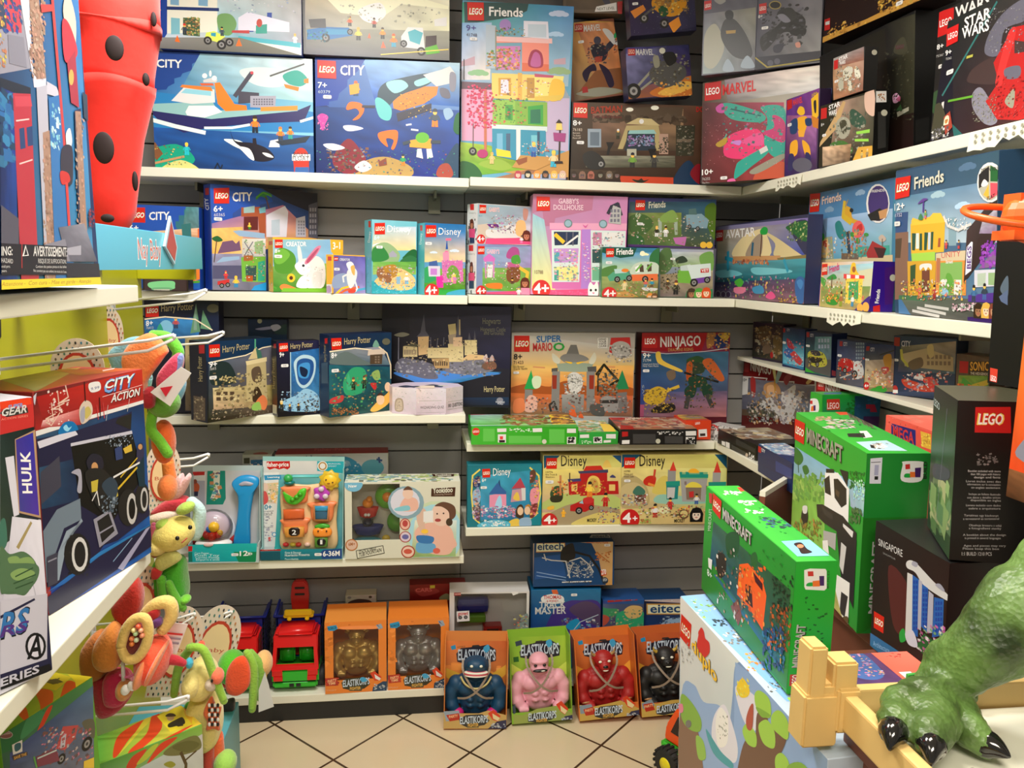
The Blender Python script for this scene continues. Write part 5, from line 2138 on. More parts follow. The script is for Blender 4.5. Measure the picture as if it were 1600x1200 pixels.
p 332 58 41 73 57 146 58 161 29 140 13 99 7 63 18
t cde 63 24 159 30 0.2 25 ELASTIKORPS b
p 443 83 20 135 20 130 5 86 7
t eb5 88 9.8 127 10.6 0.1 11.3 FIGHTER b
s 4ad 125 54 138 58 151 44 133 39
p d42 161 71 177 79 203 54 195 41 177 42
p eee 177 67 200 49 195 41 180 50
p 246 172 17 208 37 221 36 221 -1 169 0
n 5 10 4.4 10.9 9ab,ccc 177 28 219 25 219 2 177 5
t eca 3.3 12 39 10.8 0.1 5.1 COLLECT
#E1 T
p e94 -7 117 222 118 222 -7 2 -6
#E2 F
n 3 10 10.8 32 f94,d72 -1 260 25 259 24 91 -2 92
p 29c 6 260 40 267 45 250 32 242 9 243
t 135 9 244 41 250 0 8.9 FORCE b
p 9ab 182 264 200 266 208 246 193 241
p 558 187 264 201 247 206 244 185 259
t a42 85 261 93 262 0 6.7 4+
p b32 -2 58 43 62 48 30 3 27
n 4 12 5.5 13.1 c43,922 1 61 45 59 45 30 1 33
t fc9 8.5 42 40 46 0 10.2 PARTY b
t fc9 11.1 31 37 35 0 9.1 TIME b
p 332 56 38 69 55 146 60 162 30 141 14 98 7 61 15
t cde 61 22 158 31 0 25 ELASTIKORPS b
p 443 82 18 133 20 130 5 85 5
t eb5 88 8.2 128 10.3 0 11.4 FIGHTER b
s 4ad 125 55 138 60 151 45 133 40
p d42 162 70 178 83 202 54 194 40 175 44
p eee 175 70 199 49 194 42 178 50
p 246 170 21 205 37 222 36 222 -1 168 -1
n 5 10 4.4 11.1 9ab,ccc 173 30 218 28 218 2 173 4
t eca 0.6 8.1 37 7.3 0 5.1 COLLECT
#P1 F
q e84 c63 d94 b74 .04 2 292 224 292 233 -48 -4 -48
n 5 14 4.1 82 ea5,f94 10 202 218 202 220 132 12 132
p eb4 4 188 71 160 46 118 5 153
p eb4 226 202 165 160 193 132 227 167
p 223 40 243 56 264 122 271 156 278 186 258 187 216 151 205 97 198 44 212
t cde 47 219 185 219 -0.8 39 ELASTIKORPS b
s 4ad 139 264 156 278 163 261 150 247
p 433 80 219 147 221 144 200 84 198
t eb5 87 203 143 205 -0.4 17 FIGHTER b
p 29c 19 271 36 277 39 261 23 257
t 432 43 264 72 267 -0.1 6.2 X-FORCE
p 333 99 275 122 277 129 270 96 268
#P1 A
p ca6 -3 59 126 58 159 69 226 51 227 0 -2 1
p 9ab -1 66 54 69 61 38 9 28
p b32 9 52 54 59 61 35 22 28
t fc9 19 40 51 45 -0.2 9.6 PARTY b
p 333 55 38 81 52 139 55 166 31 147 14 88 4 59 18
t cde 59 18 160 25 -0.5 26 ELASTIKORPS b
p 443 81 19 130 21 127 5 85 4
t eb5 88 6.4 126 9 -0.3 12.4 FIGHTER b
p d42 159 58 178 72 205 48 196 27 176 34
p eda 175 58 202 41 196 29 178 38
p 335 160 0 192 27 226 34 227 0
n 5 10 5.4 12.1 9ab,ccc 173 21 222 20 223 3 173 3
#P2 F
q 8b3 ac4 cd5 9b4 .04 11 290 235 283 243 -56 7 -43
p de6 13 190 67 151 39 132 12 148
p de6 237 194 191 162 218 132 239 159
p 223 45 232 63 255 132 268 167 268 200 245 196 207 137 200 82 202 48 211
t cde 50 218 194 216 1.3 39 ELASTIKORPS b
s 4ad 146 263 163 272 170 253 155 242
p 433 83 216 151 218 147 197 85 200
t eb5 89 204 145 203 0.5 17 FIGHTER b
p 345 30 272 54 277 57 259 33 254
p 262 21 214 41 215 42 195 22 195
p 333 108 269 132 270 136 264 106 263
#P2 A
p 9a5 7 37 39 31 93 50 174 57 230 18 229 -16 6 -2
p 333 59 22 79 34 146 39 166 17 145 5 91 -1 59 5
t cde 61 8.6 164 11.5 0.9 26 ELASTIKORPS b
p 443 85 10 135 10 131 -5 88 -4
t eb5 90 -1.2 130 -0.6 0.4 12.2 FIGHTER b
p d42 164 61 184 73 210 40 196 20 180 33
p eda 180 56 205 34 196 22 181 35
p 335 172 -7 196 14 230 18 229 -14
n 5 10 5.4 12.2 9ab,ccc 182 9 222 5 222 -8 182 -5
p 345 3 64 14 77 16 43 7 37
#P3 F
q d73 c63 e94 b63 .04 13 283 241 270 247 -56 13 -44
p fb4 11 176 64 142 27 118 12 141
p fb4 239 186 198 156 224 125 239 144
p 223 43 224 64 247 135 257 166 257 200 232 194 198 137 190 82 195 48 207
t cde 48 212 193 204 2.7 39 ELASTIKORPS b
s 4ad 148 252 163 261 172 242 157 230
p 433 81 207 151 205 145 186 83 192
t eb5 87 194 144 192 1.1 17 FIGHTER b
p 29c 27 264 45 268 47 252 30 250
p 333 111 263 135 262 140 255 108 256
#P3 A
p ca5 5 61 54 49 116 55 157 61 229 22 227 -17 2 -3
p 89a 4 58 48 59 60 28 6 27
p b32 17 43 54 49 66 20 25 18
t fc9 23 32 53 34 0.7 9.4 PARTY b
p 333 56 28 81 46 143 46 165 19 140 8 85 1 59 11
t cde 59 16 163 17 1.8 26 ELASTIKORPS b
p 443 85 15 134 14 129 -1 87 2
t eb5 89 4.1 129 3.6 0.8 12.1 FIGHTER b
p d42 165 67 182 76 214 41 199 26 183 34
p eda 181 63 209 38 200 28 183 38
p 335 170 -9 195 16 228 19 227 -16
n 5 10 5.4 12.3 9ab,ccc 181 11 222 6 221 -11 180 -6
#P4 F
q c63 b53 d94 a53 .04 19 282 241 273 246 -49 16 -37
p fb4 17 175 68 143 38 125 17 148
p 223 51 221 75 243 139 254 179 254 213 230 207 200 149 191 85 193 54 203
t cde 55 210 204 206 2.7 38 ELASTIKORPS b
p 433 86 204 161 204 156 185 89 190
t eb5 94 191 153 190 1.2 16 FIGHTER b
p 29c 34 263 52 267 54 251 36 249
p 333 119 259 143 259 148 253 117 253
#P4 A
p ca5 2 57 59 45 115 53 163 52 220 23 220 -14 -3 -2
p 89a 3 51 40 64 52 39 6 30
p b32 8 47 42 50 51 23 16 19
t fc9 11.4 33 45 37 0.7 9.3 PARTY b
p 333 54 19 79 37 141 41 164 15 139 8 83 0 56 7
t cde 57 10.8 162 15 1.8 25 ELASTIKORPS b
#K2 F
q 169 27a 457 238 .04 -3 323 270 319 275 113 0 120
s 438 68 119 80 222 136 272 192 278 271 262 275 113
s 546 150 242 193 271 235 270 272 240 274 173 194 204
p d63 78 325 99 328 107 306 85 304
s eee 43 296 85 306 124 295 125 272 86 266 45 274
t c33 49 286 118 286 -0.3 14.7 THOMAS b
t c33 61 274 107 274 -0.1 7.3 &_FRIENDS b
t ddd 33 249 136 250 -0.4 26 TRACK b
t ddd 17 226 138 226 -0.4 26 MASTER b
e 9bc 53 141 33 -0.8 0.5 -30
e 678 53 140 27 -0.7 0.4 -24
n 3 50 5.8 18 29c,666,ddd,347,b54 116 206 266 203 268 121 117 125
s 29c 138 176 180 205 195 175 167 153
P 156 301 24
l bcd 3.6 160 146 194 190 265 218
#K1 F
q eca db8 c95 148 .03 -1 197 311 180 309 0 -1 -6
p 147 4 179 127 176 226 167 255 109 269 37 284 1 0 -2
p 259 4 115 113 127 127 41 7 29
l 8ad 3.5 14 58 127 34
l 8ad 2.8 14 44 127 23
p c83 14 173 123 171 127 137 11 135
p eec 13 170 121 168 121 139 12 138
t 147 16 145 118 145 0 27 eitech b
t c53 206 168 291 164 -0.1 12.8 CONSTRUCTION b
s 222 106 106 113 148 148 169 159 154 162 111 127 91
l ccc 4.2 35 114 71 103 127 98
l ccc 4.2 42 128 50 103
l ccc 5 127 98 142 33
l ccc 4.3 141 98 184 111 219 82 234 53
l bbb 4.3 134 41 155 90
l 222 8.5 162 133 219 117 255 66 277 8
n 3 60 3.6 11.4 ccc,bbb,888,9ab 134 98 233 96 234 31 134 33
l ddd 4.3 113 16 227 17
n 4 20 3.6 5.7 333 127 21 227 18 227 10 127 12
p 147 176 136 205 153 212 135
l a63 3.6 247 131 297 90
n 5 14 7.1 12.8 c84,b63 244 135 301 133 301 90 244 92
p c53 262 59 283 62 287 41 266 37
t fff 266 43 284 44 -0.1 19 270 b
P 276 158 24
e 234 280 19 12.8 -0.3 0.1 -12.9
t fff 273 16 288 17 -0.1 10.1 EITECH
#K1 T
r 147
p eee 246 113 318 108 312 58 230 65
t 147 242 69 307 70 5.7 33 eitech b
#K3 F
q 259 26a 357 438 .05 -10 371 139 366 168 105 -8 112
p 26a 37 369 135 365 136 329 38 336
t b45 60 328 125 327 -0.2 8.8 TRACKMASTER b
p a33 18 282 137 285 138 270 18 265
s 27b 24 296 53 314 96 316 111 293 54 288
n 4 40 5.9 13.2 27b,555,a33,9ac 20 315 133 311 134 270 21 274
q 568 457 435 546 .08 -14 261 164 254 168 105 -11 112
s 496 -14 250 18 241 62 236 55 214 19 208 -6 224
s 3a7 55 214 113 234 165 217 167 143 123 137 64 147
s db7 84 228 113 249 157 240 150 203 107 197
s b54 -60 189 -3 216 27 200 6 171 -38 173
n 5 30 5.9 14.7 5a8,276,cb8 19 237 164 232 167 143 21 148
e 999 35 140 34 -1.3 0.5 -22
e a76 35 139 28 -1.1 0.4 -18
#K4 F
q 222 335 147 148 .05 -4 294 199 284 206 92 6 99
p cbb 4 279 200 258 201 243 4 260
n 3 20 5.9 14.9 9ab,ddd,333 15 290 184 285 185 255 16 260
p c94 12 249 201 243 202 198 14 204
p eec 17 244 201 238 202 202 19 208
t 147 28 211 180 209 -1 34 eitech b
s 9bd 77 165 114 186 159 177 175 139 116 118 79 127
n 4 30 6 15 258,bcd,135 69 195 173 191 176 116 71 120
p 889 11 159 56 128 53 119 10 148
#K5 F
p 922 17 334 43 334 43 320 17 320
t fcc 20 323 42 323 0 7.2 GOWI b
p eee 27 258 75 260 77 219 29 216
t c33 32 242 70 243 -0.1 14.5 gowi b
w 41 233 7.3
w 62 234 7.3
p eee 233 333 259 336 263 326 242 318
s 899 251 179 272 223 299 244 304 178 259 164
n 3 16 7.2 14.3 b44,ddd,335,cc5 243 238 299 237 301 163 245 165
#K6 F
q 711 811 711 611 .04 0 325 200 323 200 237 0 245
s 933 20 306 87 310 115 291 48 276
t c66 23 294 87 295 0 14.2 CARS b
p cc4 79 319 98 320 98 308 79 307
s 886 115 267 143 284 166 265 132 252
#K7 F
q bba cbb aa9 aa9 .04 -2 285 111 284 122 233 3 238
s 433 12 258 45 269 89 264 100 249 56 245 17 249
e 888 15 276 7.7 -0.3 0 -5.3
e 543 95 276 6.6 -0.2 0 -4.7
#DU F
q eee dee 9bd bcd .02 0 477 521 519 460 379 14 45
s 8ad 241 474 305 488 427 507 555 526 560 454 228 205 226 414
p 9be 232 470 451 505 556 511 563 425 233 293
s 9be 12 292 69 343 113 336 183 368 229 354 237 212 14 45
s eef 234 430 284 450 323 446 302 399 262 394
s eef 155 330 192 377 220 369 248 337 232 301 157 287
s fff 165 331 183 366 211 363 209 320 176 295
n 7 12 2.7 6.7 aba,777 172 344 209 366 211 330 174 306
s 4ab 126 294 186 292 232 301 224 287 158 270
s eee 266 324 305 354 328 350 283 315
s fd3 239 433 259 458 282 453 276 438 252 424
p fd5 258 460 262 457 255 454
n 8 10 4.8 8.4 fe6 239 447 279 469 281 441 240 417
s 865 7 250 49 266 95 266 118 216 130 201 12 119
s 8b4 12 292 59 305 104 299 100 273 50 247 13 249
s 9c5 84 254 116 265 128 241 96 220
s 754 250 305 272 364 303 380 308 430 338 443 346 422 379 464 393 445 375 404 357 359 251 285
s ad5 299 455 314 469 343 472 348 449 323 435 304 438
s 8b4 304 438 348 451 323 433
s ad5 351 453 371 472 395 470 396 445 370 437 352 437
s ad5 315 418 338 438 360 434 361 410 333 397 317 404
s ad5 263 375 278 396 306 397 307 377 280 365
s ad5 365 398 382 416 402 414 397 386 370 379
s 8b4 396 403 432 435 468 432 423 390
s b54 274 401 285 427 296 436 294 398 279 388
e 777 49 256 13.7 8.3 0.3 -7.5
s e8a 0 264 19 277 23 265 7 253
L 7 447 56 449 50 400 3 401
s d33 83 428 96 461 110 463 117 453 134 453 135 436 115 417 105 417 89 417
s d33 99 440 87 448 98 460
t 432 60 405 170 399 -0.8 23 duplo b
t fc3 58 405 168 399 -0.8 22 duplo b
n 9 20 2.3 7.7 aaa 11 393 72 422 73 387 12 355
#DU T
q 8be 9be 8be 8be .02 2 -1 2 55 363 22 362 15
n 3 12 5.3 11.8 ad5,7b3,eee,553 15 13 25 62 100 29 91 -17
n 4 10 5 12.4 333,456 99 21 104 46 130 34 125 10
n 5 14 7 11.7 eee,fff,222 145 21 153 62 201 39 193 -1
n 6 12 4.2 10.6 e94,c63,fc5 221 21 228 54 283 26 277 -5
n 7 10 3.9 7.9 eee,222 296 20 300 40 338 21 334 1
s ad5 354 20 359 32 370 22
#MU F
q 2a3 293 283 172 .03 -15 195 364 193 360 5 3 -3
q 365 253 165 157 .12 43 142 352 148 349 23 38 68
s 153 106 138 157 161 162 130 122 106
q 276 176 27a 16a .1 71 55 325 47 349 23 60 50
s 222 66 88 105 104 115 77 84 55
s 263 211 141 228 156 239 145 227 128
p f62 170 113 203 128 261 123 277 107 272 50 214 62 168 61
p 322 199 92 223 98 232 67 203 65
n 3 30 4.9 14.7 f73,e51,fa4 166 107 266 148 279 62 181 13
p 412 224 123 261 119 263 108 235 111
p 843 145 30 174 56 193 36 181 13
n 4 50 4.3 11.8 a42,142,d62,253 291 98 359 130 369 70 301 34
n 5 40 3.2 8.5 132,021 293 144 356 171 365 118 301 88
n 6 30 4.1 12.2 632,c95,222,eee 65 97 181 142 199 30 84 -26
p e73 295 50 307 53 305 36 292 37
l fc5 2.7 333 73 339 32
n 7 50 4.5 13.4 037,28b,247 272 54 342 89 351 31 281 -7
t cdc 36 122 37 163 -14.6 -5.3 MINECRAFT
p c33 17 186 34 189 34 171 22 169
p eee 31 70 52 74 51 55 36 54
t ded 31 38 56 39 -1.8 11.3 8+ b
L 37 192 80 190 79 157 39 162
t 322 93 162 218 160 -3 19 MINECRAFT b
t ccc 90 163 215 161 -2.9 18 MINECRAFT b
n 8 12 3.6 7.1 172 109 114 332 200 338 163 117 69
#MU T
q 4b4 3a3 3a4 4b4 .02 -22 3 -9 120 361 57 362 1
p d43 11 52 7 74 31 69 36 49
t 765 33 57 90 63 -20 8.1 MINECRAFT b
n 3 12 8.1 11.3 dfd 32 22 33 51 61 39 60 11
n 4 12 7.6 10.7 dfd 88 25 90 54 116 44 114 15
n 5 10 7.3 10.2 dfd 134 20 135 48 159 38 158 10
n 6 20 5.5 15 345,46a,3a5,222 177 32 179 74 229 51 227 11
p 8ce 284 13 279 58 343 56 343 10
s 322 295 27 291 40 315 37 329 38 334 21 314 25
e c86 305 32 0.3 5 7.4 -3.5
n 7 8 5.6 9.8 283 103 53 107 145 267 68 263 -13
#MU R
r 2a3
p eee 12 181 20 183 42 182 44 179 46 154 43 151 16 153 14 157
p c33 17 179 25 179 26 172 18 172
s 2a4 17 158 18 162 25 163 27 158
p e73 25 165 37 166 36 157 26 157
p 426 34 172 41 172 42 158 36 158
t 222 49 154 48 179 -2.8 0.1 BUILD
t 322 19 38 22 101 -12.8 0.5 MINECRAFT b
t bbb 17 39 20 102 -12.1 0.4 MINECRAFT b
p c33 3 29 19 29 18 11 3 12
t fff 14.8 12.7 15 28 -8.5 0.3 LEGO b
n 3 8 5 7.1 162 16 144 47 143 53 64 22 65
#MP F
q 4b3 3a3 293 3a3 .02 -9 374 443 377 458 5 23 -136
q 8bd 9ce acd 8bc .03 -8 288 354 298 360 252 -3 202
q 7b4 8c5 ad6 9b5 .08 -9 218 220 240 252 10 -3 -54
q 9cd bde 9cc abd .04 353 302 441 305 441 246 370 248
s 373 -7 286 53 283 68 269 38 249 -3 251
l 253 6 31 255 38 231
s 373 64 251 94 263 114 252 85 237
s 373 152 241 174 251 186 243 159 235
n 2 60 10 36 6a4,8b5,ac6,594 -11 209 216 271 223 217 -2 148
n 3 40 5.5 11 273,382,050 360 318 432 338 437 304 365 283
n 4 30 5.5 10.9 cfc,9df 380 305 434 321 440 284 385 267
p fff 220 280 296 299 361 282 366 210 226 198
p 222 224 289 270 300 276 293 226 280
p 222 304 309 351 316 351 283 326 294
p 222 217 263 247 280 263 238 226 234
p 222 273 279 297 286 347 278 352 246 325 230 284 240
p 543 286 260 311 260 308 247 288 249
p 222 176 191 214 203 337 215 412 204 411 181 231 164 186 165
p 333 210 197 279 200 281 188 228 183
p eee 339 200 395 201 392 186 340 193
p bbb 228 146 304 165 305 127 232 120
p fff 226 121 257 133 287 65 246 56
p 222 303 177 414 190 417 44 346 78
p ddd 335 157 364 157 354 92 333 103
p fff 286 73 392 89 396 -3 327 3
p 333 350 52 387 57 376 6 347 4
q 9b5 bc6 cb7 ba6 .1 229 98 286 73 390 -29 247 -33
s 222 79 143 108 165 124 140 103 107 77 111
s eee 83 157 114 167 114 150 89 142
n 5 40 7.2 19 684,c84,352,a93 18 100 209 164 215 118 25 49
n 6 20 5.6 17 574,363 370 244 430 263 434 233 375 213
s 653 367 2 393 15 395 1 369 -12
L -4 359 72 362 71 309 -1 307
t 322 95 319 323 325 -4.7 34 MINECRAFT b
t aa9 90 321 319 328 -4.5 33 MINECRAFT b
#MP T
q 4b4 3a4 3a4 3b3 .02 5 -4 -39 142 435 125 448 -2
p d53 -17 97 -28 135 34 133 40 93
t 665 83 102 228 108 -87 33 MINECRAFT b
n 3 30 12.5 27 eee,222,cb8,bbb 92 42 93 106 201 65 200 4
p eee 228 66 225 84 289 71 300 48
p 222 254 30 249 68 294 54 288 20
n 4 10 11.3 19 ca8 50 30 50 69 113 47 113 9
p bde 337 17 322 86 417 87 413 14
p fff 361 38 345 65 384 63 398 30
p 222 361 36 368 42 398 33 391 26
n 5 8 9 13.4 222,edc 345 48 345 79 398 57 398 26
n 6 10 8.8 18 273 28 48 31 213 297 100 296 -44
#MP R
r 283
p 272 -3 244 135 248 146 91 2 -5
p dde 7 366 30 368 30 315 8 315
l 555 1.4 9 358 27 359
p aac 16 353 24 353 24 332 16 332
p 222 17 330 24 330 24 323 17 323
s eee 71 360 106 360 110 353 108 321 70 321 70 353
p c33 75 354 84 355 85 345 76 344
s 2a4 75 328 76 335 86 335 88 328
p e73 85 339 96 339 96 328 86 328
p 426 94 347 106 348 106 328 96 328
t 222 118 325 117 360 -6.6 0 BUILD b
t ccc 35 43 35 195 -13.6 -0.1 MINECRAFT b
#MG F
q 193 283 136 236 .04 1 265 385 263 402 109 13 118
p 146 110 261 382 261 394 153 114 159
n 3 16 11.3 23 146,157,247 116 259 377 255 383 202 121 206
p 913 150 235 180 234 191 210 167 211 166 221 152 221
p 913 225 223 248 233 268 233 271 209 226 210
p b52 281 222 302 224 304 206 286 206
p 314 145 198 275 195 279 155 149 158
n 4 12 6.6 13.3 162 77 249 111 248 116 201 81 201
p b32 16 252 59 253 63 220 19 219
t ecc 20 223 60 224 -1.5 18 LEGO b
#MG T
r 4a5
p 47a 32 39 92 42 70 10 11 8
#MG L
r 3a3
s eee -10 238 37 248 47 213 -3 202
p c33 -1 238 12 241 14 230 1 228
p e73 8 222 21 226 22 210 7 207
p 426 19 227 30 229 32 213 22 210
#ME F
q f65 e54 e65 d54 .02 -2 279 199 272 221 145 21 149
p 227 27 261 134 266 141 229 33 226
t d33 41 230 133 231 -4.8 27 MEGA b
t fff 42 225 130 228 -0.4 2.5 BLOKS
n 3 16 5.5 8.8 d43,f87 7 272 153 300 157 277 12 247
p eb4 154 268 196 269 202 235 165 234
n 4 16 6.2 12.3 fd5,c83 160 262 193 269 198 242 165 234
#ME T
r f76
n 3 14 21 32 f87 11 7 6 89 96 36 100 -42
#SG F
q 111 211 322 111 .02 -3 255 232 256 214 63 3 1
s 522 51 183 118 167 119 82 75 79
t ddd 12.8 210 94 216 -1.2 13 SINGAPORE
t 999 30 199 72 202 -0.3 3.4 SINGAPOUR
L 9 75 45 79 45 46 11 42
q 37b 27a 168 27a .02 0 26 109 38 97 2 1 0
t 9cf 12.2 5.7 69 18 -0.9 9.8 Architecture
s ddd 107 211 120 220 141 220 188 208 228 201 232 191 164 190 136 203 111 202
s aab 127 221 141 222 138 214 124 213
p ddd 112 194 129 196 139 75 116 72
p 26b 128 196 147 195 154 91 136 90
p 26b 157 191 175 190 179 111 161 115
p 26b 193 182 219 189 222 127 194 110
p bbc 147 195 157 195 162 107 152 106
p bbc 177 187 191 185 194 118 179 111
W 14a 2 10 130 188 145 194 153 103 139 96
W 14a 2 8 159 184 174 190 180 123 165 117
W 14a 3 6 196 177 216 186 221 131 201 121
s aab 194 204 206 211 219 206 216 202
p ddd 236 248 275 252 272 193 261 134 248 120
W 222 3 3 242 241 269 252 274 201 247 190
W 222 2 3 245 173 262 181 267 137 249 129
s 2a4 98 72 111 87 120 70 103 57
s dde 116 81 139 96 155 74 128 65
p 263 154 78 172 107 204 106 201 69 162 69
n 3 30 4.1 13.3 d4b,b28,2a4,eee 151 110 231 147 235 102 156 62
n 4 12 4 10 ddd,c73 205 97 234 111 235 98 206 83
p 825 221 123 243 141 235 102 220 95
#SG T
r 222
#BL F
q 333 222 353 343 .04 -6 265 184 264 189 -4 -12 -23
q 243 333 685 9a7 .14 48 142 199 154 175 50 16 58
n 5 50 12.6 89 9b7,475,cc9,363 26 80 159 115 174 53 44 11
s 445 37 127 152 143 144 123 36 102
t bcc 5.6 230 56 227 -3.1 12.1 LEGO b
l 889 1.8 115 240 76 31
#BL T
r 443
#BL R
r 111
p c22 25 255 74 257 77 215 26 214
t 222 29 227 67 229 -1 18 LEGO bi
t fd6 28 227 67 228 -0.9 18 LEGO bi
t fff 30 228 65 229 -0.8 16 LEGO bi
n 3 16 2.6 6.7 555,777,a99 32 180 59 181 60 163 33 162
t ddd 20 149 66 151 -0.2 3.4 Booklet_included_with_more
t ddd 24 144 66 146 -0.2 3.4 than_100_pages_with_history
t ddd 29 139 66 141 -0.2 3.4 design_and_facts
t ccc 18 132 67 134 -0.2 3.4 Livret_inclus_avec_des
t ccc 20 127 67 129 -0.2 3.4 informations_sur_la_conception
t ccc 26 122 67 124 -0.2 3.4 en_anglais_seulement
t ccc 23 111 68 113 -0.2 3.4 Incluye_un_folleto_ilustrado
t ccc 21 105 68 108 -0.2 3.4 con_datos_y_detalles_unicos
t ccc 26 101 69 103 -0.2 3.4 disponible_en_ingles
t ccc 20 92 69 95 -0.2 3.4 Livreto_incluido_com_dados
t ccc 24 87 69 90 -0.2 3.4 sobre_a_arquitetura
t ccc 18 75 67 78 -0.2 3.4 Tartalmaz_egy_kiadvanyt
t ccc 17 69 68 73 -0.2 3.4 a_tervezesrol_es_tortenetrol
t ccc 26 59 72 62 -0.2 3.4 Obsahuje_brozuru_s_udaji
t ccc 26 54 72 57 -0.2 3.4 a_fotografiemi_stavby
t ccc 18 42 79 47 -0.2 3.5 A_booklet_about_the_design
t ccc 21 37 72 41 -0.2 3.5 is_printed_in_several_languages
t ccc 20 24 80 29 -0.2 3.5 Ages_and_pieces_may_vary
t ccc 19 19 71 23 -0.2 3.5 Please_keep_this_box
t ddd 18 8.9 61 12.3 -0.3 5.8 1:1_BUILD_1210_PCS
#TB F
r 111
p d43 4 28 20 27 20 3 5 4
t fff 6.8 5.5 19 4.3 -0.8 9.2 LEGO b
s 567 14 173 27 192 30 156 17 162
p 568 12 155 29 168 31 141 17 147
#PL F
q 622 a33 b33 a22 .04 2 343 271 345 271 286 -3 289
q b22 c32 a22 922 .04 6 336 271 344 271 290 16 299
p eee -5 286 130 287 271 288 271 281 129 281 -4 278
q 357 136 26b 24a .1 -4 278 271 282 277 1 11 -6
p dde -3 336 7 342 2 324
q fcc d66 a33 b44 .04 16 299 102 302 100 276 10 289
l ecb 2.4 69 345 74 325 54 319 76 320
l ecb 2 51 336 53 310 35 312 64 317
l ecb 1.9 36 322 38 297 22 300 43 304
l ecb 1.7 22 295 33 288 53 304
n 3 24 1.2 7.9 ecb,fdd 29 342 77 335 73 282 24 291
s eee 125 339 150 338 152 325 133 323 124 328
t 348 128 327 149 327 0.4 4.5 9.99
t 124 162 315 249 316 1.9 22 CITY bi
t 7ae 161 317 248 318 1.8 21 CITY bi
t eff 164 324 247 326 1.1 12.4 CITY bi
t 511 178 298 264 297 1.1 13.3 ACTION bi
t eee 177 299 261 299 1.1 12.6 ACTION bi
l fdd 0.9 156 312 268 316
s dcb 97 301 111 313 126 307 129 292 118 280 100 278
s cb6 110 299 120 302 125 291 111 283
s aab 99 297 110 304 108 282 100 280
s 17b 48 278 61 287 80 285 91 273 88 262 50 270
s 9df 58 280 65 283 70 277 77 278 69 272 62 274
l 211 2.1 113 343 113 312
l 211 2.2 148 312 148 278
l c44 1.8 140 301 142 277
l c44 1.8 156 302 158 276
l ddd 0.9 169 296 161 268
l ddd 1 229 297 221 276
p 224 0 274 74 269 220 272 234 274 224 238 275 73 175 58 137 63 80 24 1 45 -7 169
q 357 124 235 246 .06 1 231 87 225 81 157 -5 168
p 111 72 251 231 237 259 149 159 93 85 148
p dde 1 270 48 271 85 269 90 262 4 259
p ccd 72 252 231 240 232 234 72 247
p 222 193 269 233 270 228 242 186 262
p 445 3 223 45 238 45 190 -2 174
p 789 -3 131 32 157 86 159 86 124 45 123 20 86 2 52 -8 56
p 9ab 86 126 89 120 50 117 29 90 17 46 27 46 41 78 59 102
q 26b 38c 27b 135 .06 1 38 124 55 274 55 271 16
p 224 -5 29 124 48 281 53 278 13 2 -1
p aac 171 9 258 51 273 51 184 0
l 8ac 2.1 160 26 215 48
e 222 72 71 31 -11.5 -3 -34
n 8 40 3.8 7.6 333,111 54 108 103 91 98 25 48 45
e ddd 77 69 19 -7 -2.5 -28
e 222 77 69 13.3 -4.9 -1.8 -21
e 222 210 106 30 -9.2 -2.8 -33
e ccc 219 101 15 -4.6 -2.3 -28
e 111 219 101 9.6 -2.9 -1.5 -19
e 222 252 111 22 -6.3 -2.3 -28
e ccc 257 107 11.5 -3.4 -1.8 -22
e 222 257 107 7.2 -2.1 -1.2 -16
s 223 106 216 121 224 144 213 146 194 118 193 108 204
e c96 125 200 8.2 -2.1 -0.7 -8.5
s 222 101 198 148 190 183 144 167 115 142 115 115 151
p cb4 114 179 132 178 128 159 114 161
p cb4 164 149 177 158 182 136 168 131
s 345 140 164 166 173 183 152 168 131
l ddd 2.4 114 147 127 159 131 134
p 99a 114 115 158 118 176 70 125 63
p 222 123 109 154 113 167 78 132 69
l 99a 3 127 87 165 89
s aab 68 206 90 205 90 170 79 173 84 195
s 335 242 205 257 212 263 196 257 167 251 138 239 163
e c96 252 206 6.4 -1.4 -0.4 -5.1
p db4 202 214 226 217 228 204 207 204
p 347 179 219 199 221 200 197 181 198
p 134 236 172 262 187 261 130 243 135
l db3 4.2 183 148 239 171
l db3 2.6 191 166 241 188
l eee 3.6 172 171 247 178
n 9 20 3.1 10.2 345,567,9ab 138 148 182 136 179 103 136 117
p 445 3 92 26 91 22 44 1 45
l 99a 2.2 5 84 23 83
n 5 24 2.1 6.2 bcd,678 153 249 230 233 229 212 152 229
#PL T
q 984 b93 c94 886 .08 95 132 218 136 263 112 5 -1
q d73 e63 d42 a62 .05 218 136 285 13 271 6 171 47
p fdd 241 56 273 53 259 46 226 44
#HU F
p c33 209 368 252 363 249 325 205 324
p e42 208 364 247 363 248 355 208 355
p 333 207 350 212 354 242 352 243 345 215 344
t 6ae 217 353 236 353 0.4 5.1 SUPER bi
t ddd 209 346 241 346 0.7 9.1 GEAR bi
t f98 208 341 242 340 0.2 2.6 ACTION_SERIES
q 233 122 223 343 .08 205 324 249 326 246 206 194 186
s 476 196 215 203 219 203 189 194 183
p 223 222 317 249 323 249 205 218 222
p b97 223 315 250 322 249 207 219 223
q 439 33a 53a 449 .02 224 314 247 319 247 211 222 224
t fff 240 242 241 296 -12.2 3.2 HULK b
q dde eef dde ccd .02 212 220 249 204 248 60 186 87
p dde 209 295 220 295 221 220 214 219
p a96 214 180 235 207 237 204 217 176
s 575 194 186 205 174 223 171 237 153 238 134 222 115 210 120 195 126 190 134
n 3 10 3.1 12.4 464,8a7 199 173 235 160 231 118 196 132
s 8a6 202 169 214 168 219 157 209 154
s 8a6 213 162 229 162 236 151 224 145
s 353 194 150 201 160 205 140 199 133
l 353 1.5 205 140 218 148 234 145
l 353 1.5 208 130 223 133 236 133
